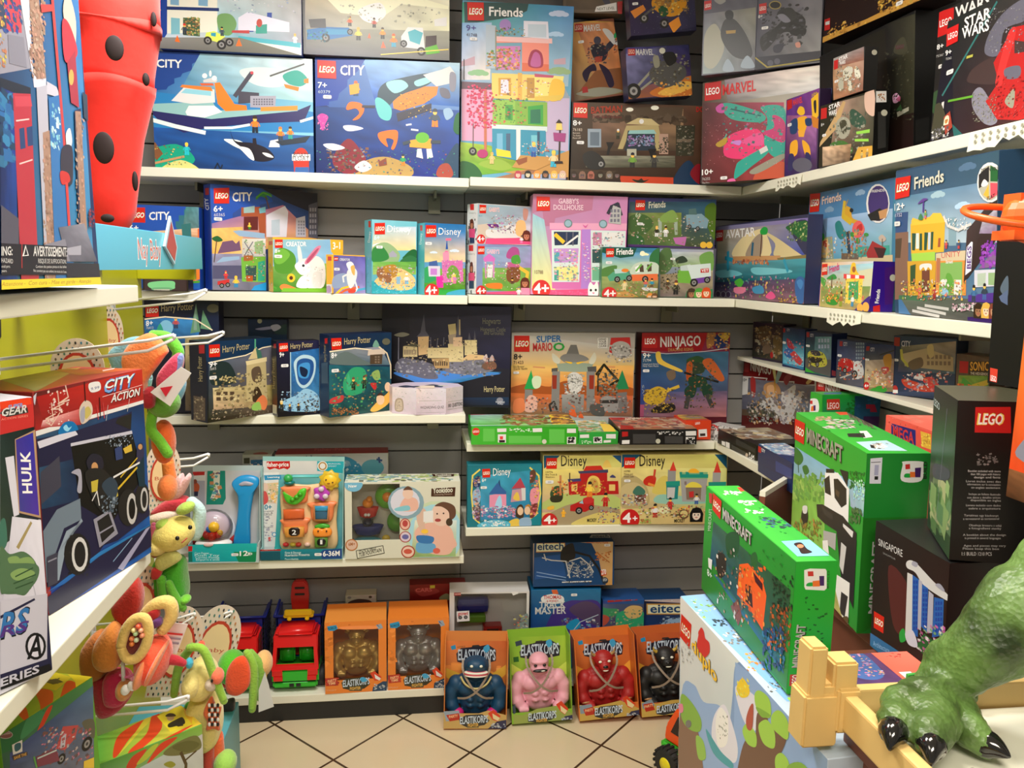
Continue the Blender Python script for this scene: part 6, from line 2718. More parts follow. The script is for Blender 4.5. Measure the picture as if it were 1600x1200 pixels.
l bbc 0.9 228 150 236 97
p ccd 189 120 250 105 244 8 180 10
s 575 193 167 205 162 239 148 237 128 217 117 202 126 190 131
s 8a6 204 149 218 151 235 140 228 134 210 138
l 353 1.8 210 143 233 146
l 353 1.8 207 135 236 136
l 353 1.8 209 128 232 128
t 112 185 71 223 65 2.6 32 RS bi
p 224 187 101 232 106 233 103 187 97
t 37b 184 74 222 67 2.3 29 RS bi
t 538 184 74 222 67 1 12.9 RS bi
e 111 229 42 13.8 -6.3 -1.4 -18
e dde 229 42 10.5 -4.8 -1.1 -14.4
t 111 216 31 236 25 2.2 29 A bi
p 224 181 27 243 18 249 91 249 1 180 8
p 111 181 19 246 10 249 -1 180 7
t ccd 180 11.2 231 5.4 0.8 10 ERIES b
#FS F
q 125 37b 49c 257 .08 72 347 346 433 320 -19 -1 -6
p 99a 72 347 158 374 147 278 52 249
p c45 81 350 132 362 126 315 80 305
n 3 30 2.5 12.5 357,24a 80 346 137 364 127 317 71 302
p 346 72 346 81 350 83 309 63 302
n 4 16 4.2 8.9 dc5,a55 70 336 87 341 71 261 53 257
p 889 84 302 130 311 132 275 81 268
p dde 128 365 158 374 149 255 190 263 192 276 175 268 146 274
p a87 158 374 190 384 192 276 159 267
n 5 80 6.2 11.8 976,ba9,c98,865 162 372 211 387 187 275 139 264
p 123 51 245 137 252 120 151 29 141
q 025 14a 148 026 .1 49 234 91 235 45 -8 -1 -6
n 6 20 8.8 35 26a,38b,012 46 223 86 231 68 145 29 141
p b34 82 234 135 244 108 -11 56 -8
p c45 86 231 134 241 136 229 86 219
p 247 91 194 106 198 105 173 89 169
p 247 113 199 131 204 129 180 112 176
l fcc 1.8 84 202 123 211
l fcc 1.8 83 151 122 161
p bbc 155 256 191 267 157 -13 130 -11
p ccd 192 272 225 272 239 260 188 255
p a87 163 201 194 210 170 -2 138 -1
n 7 60 5.5 10.3 976,ba9,c98,865 165 197 204 203 162 9 125 10
p 37b 192 251 240 265 233 -16 162 -13
n 8 16 2.2 14.6 6bd,dff 202 245 231 250 217 184 188 180
l c44 9.8 235 399 236 190
p c44 191 369 237 383 235 374 192 359
s dcb 272 385 298 418 322 386 305 336 289 350
s c34 266 370 294 373 319 344 299 326 263 317
p a34 272 315 309 342 307 260 275 261
e ca5 284 298 10.5 2.3 -2.6 -11.6
p 235 286 252 314 261 287 53 261 53
p a87 289 252 313 256 299 77 273 76
n 9 40 5.7 9.7 976,ba9,c98,865 291 248 326 254 289 89 256 87
p 345 326 287 346 286 341 247 324 249
s eee 244 213 261 223 266 206 254 193 243 196
s 334 223 189 262 198 261 167 249 143 215 149
s c33 211 157 240 158 244 147 213 140
p 556 20 97 64 84 58 53 11 52
l e44 9.1 231 142 227 70
q 667 99a 556 667 .06 188 80 289 91 332 35 207 34
p aab 205 52 268 58 265 44 209 43
p 889 134 55 208 65 219 34 146 34
n 5 12 4.2 12.7 a33,335 315 114 336 115 329 86 308 85
p 112 11 53 212 55 203 16 4 17
p 223 207 32 339 32 341 11 202 12
l c33 1.8 66 54 60 25
p eee 76 53 83 40 64 39
p 112 76 50 80 41 69 40
t ddd 8.2 39 37 40 2 9.9 ING: b
t ddd 6.4 31 36 30 1.1 5.1 HAZARD
t ddd 5.3 25 28 25 0.6 3.1 small_parts.
t ddd 4.2 20 18 20 0.6 3.1 years.
t ddd 96 40 209 41 2.6 12 AVERTISSEMENT: b
t ddd 109 31 204 31 1.2 5.7 RISQUE_DE_SUFFOCATION.
t ddd 100 25 204 25 0.7 3.4 Contient_des_petites_pieces_et_des_balles.
t ddd 92 20 202 18 0.7 3.4 Ne_convient_pas_aux_enfants_de_moins_de_3_ans.
p ed3 2 11 340 11 343 0 0 0
t b83 0.9 3.9 65 4 1 4.7 Attenzione_- i
t b83 74 3.8 297 3.3 1.1 5.1 Con_cura_-_Mise_en_garde_-_Atenção i
#JA T
q 6a3 9b3 dc4 5a3 .04 -12 8 196 90 202 1 -20 -21
s d42 134 64 140 35 106 -1 54 -38 4 -64 83 2
s d42 66 -47 166 31 175 17 150 -10 108 -32
s d42 61 26 82 33 52 -5 43 -11
p ed3 197 53 202 1 150 -10 178 19
p dc3 172 91 198 81 190 38 142 27 145 71
p 543 165 80 179 62 171 38 159 50
n 3 6 3.9 6.8 332,765 174 84 180 56 164 40 158 69
#JA F
q 375 595 567 345 .06 -1 250 200 252 182 53 -16 124
p 274 0 261 88 249 79 231 15 219 -4 222
s 496 61 260 91 242 79 231 36 225
s d42 91 245 106 247 85 224 62 209
q 459 579 778 567 .1 14 214 199 236 182 71 9 168
s 665 165 180 193 171 189 135
p c55 104 167 123 198 157 181 147 161 122 153
p ccd 118 182 129 181 123 159 112 162
n 4 60 2.9 10.9 a44,ddd,643,344,e8a 78 225 188 160 180 89 70 159
w 172 135 12.8
w 113 142 9.2
p 845 62 178 104 167 109 141 63 158
l cdd 2.7 65 173 104 164
l 6a5 3.4 58 180 61 159
p eee 19 226 39 223 37 203 19 208
s 367 24 223 35 220 34 210 24 211
p 543 17 207 46 197 46 191 19 198
t eb6 20 199 44 192 0.5 4.6 SAVE_THE b
p ec4 161 107 185 100 183 80 159 95
e bbb 9 250 13.5 -8.1 -0.8 -6.7
e 855 9 250 12.3 -7.4 -0.7 -5.6
t ddd 1.1 253 18 246 0.4 3.4 WARNING
#JB T
q 5a4 dc4 ec4 6b4 .03 36 113 226 114 231 3 1 1
s d42 39 14 71 80 113 105 143 106 88 55 46 7
s dc4 149 120 148 97 114 67 71 27 51 11 103 68
s d42 71 9 122 49 157 112 174 116 158 53 120 15 67 -13
s d42 137 -1 183 11 211 12 153 -7
s d42 230 105 235 59 220 62
p ed3 166 104 226 114 219 14 163 20
p eb3 222 91 224 44 211 17 214 58
s 221 172 54 191 60 207 60 201 31 184 33 168 39
e ca8 187 79 6.3 -5.9 -6.3 -16
s 321 180 90 191 98 199 88 197 75
p 222 179 48 200 42 194 24 184 28
#JB F
q 5a4 8b4 ccb aab .04 0 255 229 255 223 21 -6 138
s d42 60 224 75 245 104 249 89 231 77 216
s d42 102 213 133 248 171 248 132 228
s bc4 81 223 111 249 129 249 103 225
q bcc ccc bcb aa8 .03 80 211 228 232 223 21 75 97
s 774 139 225 170 236 213 234 223 200 188 199 150 212
s 663 158 229 193 230 220 210 192 202
l 542 6.6 177 208 187 175 184 143
l 542 4.1 183 184 211 197
s 993 138 197 153 198 164 185 153 182
'''
CARDTXT = {
'header': "q 6bd 6cd 5bc 5ac 0 0 90 1000 90 1000 0 0 0\nt fff 424 24 600 24 0 48 Nay_Baby b\nt d65 427 25 597 25 0 45 Nay_Baby",
'badge': "p eee 0 0 80 0 80 150 0 150\np c55 8 75 40 6 72 75 40 144\nt fcc 16 70 64 70 0 15 NB b",
'oval': "@dots\ne c43 60 105 44 0 0 62\ne fda 60 105 38 0 0 55\nt c54 32 100 88 100 0 9 Baby",
'tagA': "p eee 2 2 68 2 68 88 2 88\nl 99a 1 5 5 65 5 65 85 5 85 5 5\np d34 14 20 50 20 32 50\nl 889 1 14 64 56 64\nl 889 1 14 70 50 70",
'tagB': "p eee 2 2 58 2 58 108 2 108\nl 99a 1 5 5 55 5 55 105 5 105 5 5\np c44 22 86 38 86 34 80 38 74 22 74 27 80\nl 889 1.5 10 70 50 70\nl 889 1.5 10 62 50 62\nt 778 14 46 46 46 0 5 BABY\nt 778 10 38 50 38 0 5 TOYS\np d34 12 6 30 30 46 6",
'tagC': "p ddd 2 2 48 2 48 68 2 68\nt 556 8 10 24 10 0 9 CE b\nl bbb 1 8 40 40 40\nl bbb 1 8 50 40 50",
'sheet': "p eed 0 0 400 0 400 330 0 330\n@dinos",
'flat': "q 536 647 536 436 .1 0 150 100 150 100 0 0 0\ns aab 5 120 40 142 90 130 80 118 40 128\ns 46a 18 110 50 128 84 112 80 40 50 20 20 40\nn 3 60 3 9 c9c,8ad,e6a,536,fc6 20 115 82 115 82 30 20 30\nq f76 f76 e65 e65 0 100 150 170 150 170 0 100 0\nn 5 18 3 7 a33 120 140 150 140 150 90 120 90\np eee 108 10 130 10 130 40 108 40\nt d44 104 4 160 4 0 12 FUN b",
'book': "q 394 3a4 3a4 394 .03 0 80 60 80 60 0 0 0\nl dfd 1.4 34 12 36 66\nl dfd .8 20 12 22 50",
'octs': "q ddd eee ddd ccc .03 0 60 400 60 400 0 0 0\nn 3 120 2 6 ccc,bbb,dcd 0 60 400 60 400 0 0 0",
'octf': "t 332 14 22 98 22 0 9 WIZARDING_QUIZ\nl 998 1 10 50 90 50\nl aaa .8 4 8 100 8",
'octg': "t 332 10 24 80 24 0 12 1001_QUESTIONS b\nl 998 1 8 44 84 44\nl 998 1 8 16 84 16",
'octh': "s a98 14 50 40 52 42 12 12 10\ns cba 18 46 36 48 38 16 16 14\nn 4 12 3 6 876,baa 18 44 36 44 36 16 18 16",
}
FIELDS = {}
for ln in ART.strip().split('\n'):
    if ln[0] == '#': k, fc = ln[1:].split(); cur = FIELDS.setdefault(k, {}).setdefault(fc, [])
    else: cur.append(ln)
rnd = random.Random(5)
def dots():
    o = ["p edc 0 0 120 0 120 200 0 200"]
    for i in range(9):
        for j in range(15):
            o.append('e %s %.1f %.1f %.1f 0 0 %.1f' % (rnd.choice(('c85', '587', '333', '48a', 'b43', '765')), 7+i*13+(j % 2)*6, 7+j*13, 2.2, 3.4))
    return o
def dinos():
    o = []
    for i in range(5):
        for j in range(4):
            x, y = 45+i*78, 40+j*78; c = rnd.choice(('754', '532', '643', '865')); s = rnd.uniform(.7, 1.1); d = rnd.choice((-1, 1))
            q = lambda *v: ' '.join('%.0f' % (x+d*a*s if k % 2 == 0 else y+a*s) for k, a in enumerate(v))
            o.append('s %s ' % c+q(-34, -2, -14, 8, 2, 10, 10, 20, 18, 28, 27, 25, 20, 20, 14, 8, 12, -2, 4, -6, -8, -4, -20, 0))
            for lx in (-6, 8): o.append('l %s 3 ' % c+q(lx, 0, lx+3, -12, lx-1, -20))
            o.append('l bbb .8 '+q(-20, -28, 18, -28))
    return o
for k in list(CARDTXT):
    v = []
    for ln in CARDTXT[k].split('\n'): v += dots() if ln == '@dots' else dinos() if ln == '@dinos' else [ln]
    CARDTXT[k] = v
# lettering outlines, made once
GLY = {}
def collect(ls):
    for ln in ls:
        t = ln.split()
        if t[0] == 't': GLY[(t[8], t[9] if len(t) > 9 else '')] = None
for d in FIELDS.values():
    for ls in d.values(): collect(ls)
for ls in CARDTXT.values(): collect(ls)
GLY[('LEGO', 'bi')] = GLY[('1', 'b')] = GLY[('2', 'b')] = GLY[('LARGE', 'b')] = None; GLY[('H', '')] = None
tmp = []
for (s, st) in GLY:
    cu = bpy.data.curves.new('t', 'FONT'); cu.body = s.replace('_', ' '); cu.resolution_u = 2
    if 'b' in st: cu.offset = .022
    if 'i' in st: cu.shear = .22
    o = bpy.data.objects.new('t', cu); COL.objects.link(o); tmp.append(((s, st), o))
dg = bpy.context.evaluated_depsgraph_get()
for k, o in tmp:
    me = bpy.data.meshes.new_from_object(o.evaluated_get(dg))
    GLY[k] = ([(v.co.x, v.co.y) for v in me.vertices], [tuple(p.vertices) for p in me.polygons])
    cu = o.data; bpy.data.objects.remove(o); bpy.data.curves.remove(cu); bpy.data.meshes.remove(me)
CAP = max(v[1] for v in GLY[('H', '')][0])
def clip(P, W, H):
    for ax, lim, sg in ((0, 0, 1), (0, W, -1), (1, 0, 1), (1, H, -1)):
        Q = []
        for a, b in zip(P, P[1:]+P[:1]):
            da, db = sg*(a[ax]-lim), sg*(b[ax]-lim)
            if da >= 0: Q.append(a)
            if (da >= 0) != (db >= 0): t = da/(da-db); Q.append((a[0]+(b[0]-a[0])*t, a[1]+(b[1]-a[1])*t))
        P = Q
        if len(P) < 3: return []
    return P
class Sheet:
    def __init__(s): s.v = []; s.f = []; s.c = []
    def poly(s, P, z, col):
        n = len(s.v)
        for p in P: s.v.append((p[0], p[1], z)); s.c.append(col)
        s.f.append(tuple(range(n, n+len(P))))
def num(t): return [float(x) for x in t]
def pairs(v): return list(zip(v[::2], v[1::2]))
def draw(parent, O, U, V, W, H, ls, pname='front_print', seed=1, extra=.00015):
    W *= 1000; H *= 1000; S = {k: Sheet() for k in (pname, 'lettering', 'logo_badge', 'price_sticker')}
    A = S[pname]; rd = random.Random(seed); z = extra*1000
    def poly(P, c, sh=A):
        P = clip(P, W, H)
        if P: sh.poly(P, z, lin(c) if isinstance(c, str) else c)
    def ell(u, v, au, av, bu, bv, c, n=18): poly([(u+au*math.cos(t*2*math.pi/n)+bu*math.sin(t*2*math.pi/n), v+av*math.cos(t*2*math.pi/n)+bv*math.sin(t*2*math.pi/n)) for t in range(n)], c)
    def text(c, p0, p1, hv, s, st='', sh=None):
        sh = sh or S['lettering']; vs, fs = GLY[(s, st)]
        if not vs: return
        x0 = min(v[0] for v in vs); x1 = max(v[0] for v in vs); n = len(sh.v); col = lin(c)
        for x, y in vs:
            t = (x-x0)/(x1-x0); q = y/CAP
            a = p0[0]+(p1[0]-p0[0])*t+hv[0]*q; b = p0[1]+(p1[1]-p0[1])*t+hv[1]*q
            sh.v.append((min(max(a, 0), W), min(max(b, 0), H), z)); sh.c.append(col)
        sh.f += [tuple(i+n for i in f) for f in fs]
    for ln in ls:
        t = ln.split(); op = t[0]; z += .02
        if op == 'r': poly([(0, 0), (W, 0), (W, H), (0, H)], t[1])
        elif op == 'p': poly(pairs(num(t[2:])), t[1])
        elif op == 's': poly([(p.x, p.y) for p in spl([(a, b, 0) for a, b in pairs(num(t[2:]))], 5, True)], t[1])
        elif op == 'e': ell(*num(t[2:]), t[1])
        elif op == 'l':
            P = [Vector(p) for p in pairs(num(t[3:]))]; h = float(t[2])/2
            for a, b in zip(P, P[1:]):
                if (b-a).length < .01: continue
                d = (b-a).normalized(); q = Vector((-d.y, d.x))*h; d *= h*.5
                poly([tuple(a-d+q), tuple(b+d+q), tuple(b+d-q), tuple(a-d-q)], t[1]); z += .002
        elif op == 'q':
            cs = [lin(c) for c in t[1:5]]; nz = float(t[5]); P = pairs(num(t[6:])); N = 9; n0 = len(A.v)
            for j in range(N+1):
                for i in range(N+1):
                    a, b = i/N, j/N; wt = ((1-a)*(1-b), a*(1-b), a*b, (1-a)*b)
                    u = sum(k*p[0] for k, p in zip(wt, P)); v = sum(k*p[1] for k, p in zip(wt, P)); g = 1+rd.uniform(-1, 1)*nz*2
                    A.v.append((min(max(u, 0), W), min(max(v, 0), H), z)); A.c.append(tuple(min(1, max(0, g*sum(k*c[m] for k, c in zip(wt, cs)))) for m in range(3)))
            for j in range(N):
                for i in range(N):
                    k = n0+j*(N+1)+i; A.f.append((k, k+N+1, k+N+2, k+1))
        elif op == 'n':
            rr = random.Random(int(t[1])*77+seed); s0, s1 = float(t[3])*.7, float(t[4])*.7; cs = [lin(c) for c in t[5].split(',')]; P = pairs(num(t[6:]))
            for i in range(int(float(t[2])*2.4)):
                a, b = rr.random(), rr.random(); wt = ((1-a)*(1-b), a*(1-b), a*b, (1-a)*b)
                u = sum(k*p[0] for k, p in zip(wt, P)); v = sum(k*p[1] for k, p in zip(wt, P)); z += .0018
                r = rr.uniform(s0, s1)/2; r2 = r*rr.uniform(.35, .9); th = rr.choice((0, 0, .3, -.3, rr.uniform(0, 3.1))); g = rr.uniform(.75, 1.25)
                c = rr.choice(cs); c = tuple(min(1, g*(.66*x+.34*sum(q[m] for q in cs)/len(cs))) for m, x in enumerate(c)); ca, sa = math.cos(th), math.sin(th)
                if rr.random() < .6: Q = [(-r, -r2), (r, -r2), (r, r2), (-r, r2)]
                else: Q = [(r*math.cos(k*math.pi/4), r2*math.sin(k*math.pi/4)) for k in range(8)]
                poly([(u+x*ca-y*sa, v+x*sa+y*ca) for x, y in Q], c)
        elif op == 't': q = num(t[2:8]); text(t[1], q[:2], q[2:4], q[4:6], t[8], t[9] if len(t) > 9 else '')
        elif op == 'L':
            P = pairs(num(t[1:])); LB = S['logo_badge']; LB.poly(P, z, lin('d21'))
            g = lambda a, b: tuple((P[0][m]*(1-a)+P[1][m]*a)*(1-b)+(P[3][m]*(1-a)+P[2][m]*a)*b for m in (0, 1))
            h = [g(0, .36)[m]-g(0, .68)[m] for m in (0, 1)]
            for c, dx, e in (('222', .035, 1.2), ('fd3', .02, 1.12), ('fff', 0, 1)):
                z += .01; text(c, g(.1-dx, .66+.02*(e-1)*8), g(.93+dx, .66+.02*(e-1)*8), [k*e for k in h], 'LEGO', 'bi', LB)
        elif op == 'm':
            u, v, h = num(t[4:7]); k = h*.16; leg, tor, hair = t[2], t[1], t[3]
            poly([(u-k*1.1, v), (u-k*.1, v), (u, v+h*.3), (u-k, v+h*.36)], leg); poly([(u+k*.1, v), (u+k*1.1, v), (u+k, v+h*.36), (u, v+h*.3)], leg)
            poly([(u-k*1.15, v+h*.34), (u+k*1.15, v+h*.34), (u+k*.8, v+h*.66), (u-k*.8, v+h*.66)], tor)
            for s in (-1, 1): poly([(u+s*k*.8, v+h*.64), (u+s*k*1.3, v+h*.6), (u+s*k*1.9, v+h*.4), (u+s*k*1.5, v+h*.36)], tor)
            z += .01; ell(u, v+h*.78, k*.75, 0, 0, h*.14, 'fc6', 12); z += .01
            poly([(u-k*.8, v+h*.8), (u+k*.8, v+h*.8), (u+k*.7, v+h*.95), (u, v+h), (u-k*.7, v+h*.95)], hair)
        elif op == 'w':
            u, v, r = num(t[1:4]); ell(u, v, r, 0, 0, r, '222'); z += .01; ell(u, v, r*.55, 0, 0, r*.55, '999'); z += .01; ell(u, v, r*.25, 0, 0, r*.25, '444')
        elif op == 'c':
            u, v, r = num(t[2:5])
            for a, b, k in ((-.8, -.1, .5), (0, .1, .7), (.8, -.05, .5), (.35, .3, .5), (-.4, .25, .45)): ell(u+a*r, v+b*r*.5, r*k, 0, 0, r*k*.55, t[1], 14); z += .003
        elif op == 'H':
            u, v, r = num(t[3:6]); poly([(u-r*.9, v-r), (u+r*.9, v-r), (u+r*.95, v+r*.2), (u+r*.6, v+r*.9), (u, v+r*1.1), (u-r*.6, v+r*.9), (u-r*.95, v+r*.2)], t[1]); z += .01
            ell(u, v-r*.05, r*.58, 0, 0, r*.7, t[2], 14); z += .01
            for s in (-1, 1): ell(u+s*r*.25, v, r*.09, 0, 0, r*.12, '222', 8)
            ell(u, v-r*.38, r*.2, 0, 0, r*.07, 'b55', 8); z += .01; poly([(u-r*.6, v+r*.25), (u+r*.6, v+r*.25), (u+r*.4, v+r*.85), (u-r*.4, v+r*.85)], t[1])
        elif op == 'P':
            u, v, wd = num(t[1:4]); hh = wd*.42
            P = [(u+wd*x, v+hh*y) for x, y in ((.1, -.5), (.9, -.5), (1, -.3), (1, .3), (.9, .5), (.1, .5), (0, .3), (0, -.3))]
            P = clip(P, W, H)
            if P: S['price_sticker'].poly(P, z, lin('eee')); z += .01
            for k in (.3, .45, .6): poly([(u+wd*k, v-hh*.2), (u+wd*(k+.09), v-hh*.2), (u+wd*(k+.09), v+hh*.15), (u+wd*k, v+hh*.15)], '99a', S['price_sticker'])
        elif op == 'W':
            nx, ny = int(t[2]), int(t[3]); P = pairs(num(t[4:]))
            g = lambda a, b: tuple((P[0][m]*(1-a)+P[1][m]*a)*(1-b)+(P[3][m]*(1-a)+P[2][m]*a)*b for m in (0, 1))
            for i in range(nx):
                for j in range(ny): poly([g((i+x)/nx, (j+y)/ny) for x, y in ((.15, .18), (.8, .18), (.8, .82), (.15, .82))], t[1])
    N = Vector(U).cross(Vector(V)); out = []
    for k, sh in S.items():
        if not sh.f: continue
        me = bpy.data.meshes.new(k); O_, U_, V_ = Vector(O), Vector(U), Vector(V)
        me.from_pydata([tuple(O_+U_*(a*.001)+V_*(b*.001)+N*(c*.001)) for a, b, c in sh.v], [], sh.f)
        at_ = me.color_attributes.new('Col', 'FLOAT_COLOR', 'POINT'); fl = []
        for c in sh.c: fl += [c[0], c[1], c[2], 1]
        at_.data.foreach_set('color', fl); out.append(link(k, me, CARD, parent))
    return out
def tint(me, c):
    a = me.color_attributes.new('Col', 'FLOAT_COLOR', 'POINT'); a.data.foreach_set('color', [*lin(c), 1]*len(me.vertices))
# ---------------------------------------------------------------- the setting
WHITE = mat('white_laminate', 'eed', .45, bump=.05, scale=15)
SLAT = mat('grey_slatwall', '999', .42, noise=.06, scale=3); DARK = mat('dark_groove_board', '221', .6); STEEL = mat('grey_steel', '887', .4, .6)  # DARK: dark board behind the slats, seen in the grooves
PLINTH = mat('black_plinth', '222', .5)
def floor():
    m = bpy.data.materials.new('cream_tiles'); m.use_nodes = True; nt = m.node_tree; b = nt.nodes['Principled BSDF']
    tc = nt.nodes.new('ShaderNodeTexCoord'); mp = nt.nodes.new('ShaderNodeMapping'); br = nt.nodes.new('ShaderNodeTexBrick'); no = nt.nodes.new('ShaderNodeTexNoise'); mx = nt.nodes.new('ShaderNodeMix'); mx.data_type = 'RGBA'
    T = .3265
    mp.inputs['Rotation'].default_value = (0, 0, R(45.5)); 
    br.offset = 0; br.squash = 1
    for k, v in (('Scale', 1), ('Mortar Size', .0045), ('Mortar Smooth', .1), ('Brick Width', T), ('Row Height', T)): br.inputs[k].default_value = v
    br.inputs['Color1'].default_value = (*lin('dca'), 1); br.inputs['Color2'].default_value = (*lin('dca'), 1); br.inputs['Mortar'].default_value = (*lin('432'), 1)
    a = R(45.5); p = Vector((-.0197, 1.816)); q = (p.x*math.cos(a)-p.y*math.sin(a), p.x*math.sin(a)+p.y*math.cos(a))
    mp.inputs['Location'].default_value = (-q[0], -q[1], 0)
    no.inputs['Scale'].default_value = 3; mx.inputs[0].default_value = .08; mx.blend_type = 'MULTIPLY'
    L = nt.links.new; L(tc.outputs['Object'], mp.inputs[0]); L(mp.outputs[0], br.inputs[0]); L(tc.outputs['Object'], no.inputs['Vector'])
    L(br.outputs['Color'], mx.inputs[6]); L(no.outputs['Color'], mx.inputs[7]); L(mx.outputs[2], b.inputs['Base Color']); b.inputs['Roughness'].default_value = .22
    tag(box('floor', (-2.2, -2.5, -.05), (1.6, 3.2, 0), m, bev=0), kind='structure')
floor()
tag(box('ceiling', (-2.2, -2.5, 2.7), (1.6, 3.2, 2.75), mat('white_ceiling', 'eee', .8), bev=0), kind='structure')
def slatwall(name, a, b, fixed, axis, seam=None):
    bm = bmesh.new(); z = .02; rows = []
    while z < 2.7: rows.append((z, min(z+.0965, 2.7))); z += .1025
    segs = [(a, b)] if seam is None else [(a, seam-.0015), (seam+.0015, b)]
    for z0, z1 in rows:
        for s0, s1 in segs:
            if axis == 'y': bx(bm, s0, fixed, z0, s1, fixed+.014, z1)
            else: bx(bm, fixed, s0, z0, fixed+.014, s1, z1)
    o = link(name, mesh(bm), SLAT); tag(o, kind='structure')
    bk = box('backing_board', (a, fixed+.014, 0) if axis == 'y' else (fixed+.014, a, 0), (b, fixed+.03, 2.7) if axis == 'y' else (fixed+.03, b, 2.7), DARK, o, bev=0)
slatwall('wall_back', -2.2, 1.47, 3.05, 'y', .2146); slatwall('wall_right', -2.5, 3.045, 1.47, 'x')
tag(box('trim_1', (-1.2, 2.765, 0), (.19, 2.79, .082), PLINTH, bev=.002), kind='structure'); tag(box('trim_2', (.195, 2.765, 0), (1.16, 2.79, .082), PLINTH, bev=.002), kind='structure')
def shelf(label, x0, y0, x1, y1, z, br=(), rail=None):
    o = box('shelf_board', (x0, y0, z), (x1, y1, z+.03), WHITE, bev=.0025); tag(o, label, 'shelf', 'white shelf boards')
    for p in br:
        bm = bmesh.new()
        if rail == 'y':
            bx(bm, p-.004, y1-.14, z-.028, p+.004, y1, z); bx(bm, p-.022, y1-.01, z-.075, p+.022, y1-.004, z-.01)
        else:
            bx(bm, x1-.14, p-.004, z-.028, x1, p+.004, z); bx(bm, x1-.01, p-.022, z-.075, x1-.004, p+.022, z-.01)
        link('bracket', mesh(bm), STEEL, o)
B = 3.045
for nm, z, lb in (('l1', 1.925, 'long white shelf under the blue ship and submarine boxes'), ('l2', 1.526, 'white shelf under the palm tree and rabbit boxes'), ('l3', 1.105, 'white shelf under the navy boxes and the white octagonal box'), ('l4', .582, 'white shelf under the baby toy packages'), ('l5', .07, 'low white shelf under the toy trucks and golden figure box')):
    shelf(lb, -1.35, 2.765 if z > .1 else 2.76, .207 if z < 1.5 else .209, B, z, () if z < .1 else (-.72, -.2 if 1.4 < z < 1.6 else .1), 'y')
for z, lb in ((1.93, 'white shelf under the tower house and dark cave boxes'), (1.53, 'white shelf under the doll house and camper boxes'), (1.0, 'white shelf under the flat lying boxes and the horned fortress box'), (.685, 'white shelf under the teal castle and the two yellow boxes'), (.07, 'low white shelf under the mountain track box and metal kit box')):
    shelf(lb, .2125, 2.765, 1.185 if z > 1.5 else 1.14 if z > .1 else 1.14, B, z, () if z < .1 else (.43, 1.02), 'y')
for z, x, y1, lb in ((1.93, 1.19, B-.005, 'white right hand shelf under the spaceship boxes'), (1.53, 1.19, B-.005, 'white right hand shelf under the sea animal and town house boxes'), (1.0, 1.145, B-.005, 'white right hand shelf under the black and navy flat boxes')):
    shelf(lb, x, .55, 1.465, y1, z, (2.75, 1.75), 'x')
tag(box('shelf_board', (1.31, 1.72, 1.312), (1.465, 3.0, 1.3255), WHITE, bev=.002), 'thin white ledge carrying the back row of small boxes', 'shelf', 'white shelf boards')
def paper(x0, y, x1, z, label):
    bm = bmesh.new(); n = 9; rr = random.Random(int(y*100)); top = []; bot = []
    for i in range(n+1):
        yy = y+(x1-y)*i/n; top.append(bm.verts.new((x0-.002-rr.random()*.001, yy, z))); bot.append(bm.verts.new((x0-.003-rr.random()*.004, yy, z-.022-rr.random()*.02)))
    for i in range(n): bm.faces.new((top[i], top[i+1], bot[i+1], bot[i]))
    o = link('price_label', mesh(bm), pl('eed', .7)); s = o.modifiers.new('t', 'SOLIDIFY'); s.thickness = .0006
    bm = bmesh.new()
    for k in range(2):
        for i in range(7):
            yy = x1-.02-(x1-y-.03)*i/7; bx(bm, x0-.0075, yy-.006, z-.012-k*.012, x0-.007, yy, z-.006-k*.012)
    link('lettering', mesh(bm), pl('998', .8), o); tag(o, label, 'label', 'torn price labels')
paper(1.19, 2.33, 2.5, 1.955, 'torn white paper label on the right top shelf edge below the purple box')
paper(1.19, 1.42, 1.6, 1.957, 'torn white paper label on the right top shelf edge below the red spaceship box')
paper(1.19, 1.95, 2.12, 1.553, 'torn white paper label on the right second shelf edge')
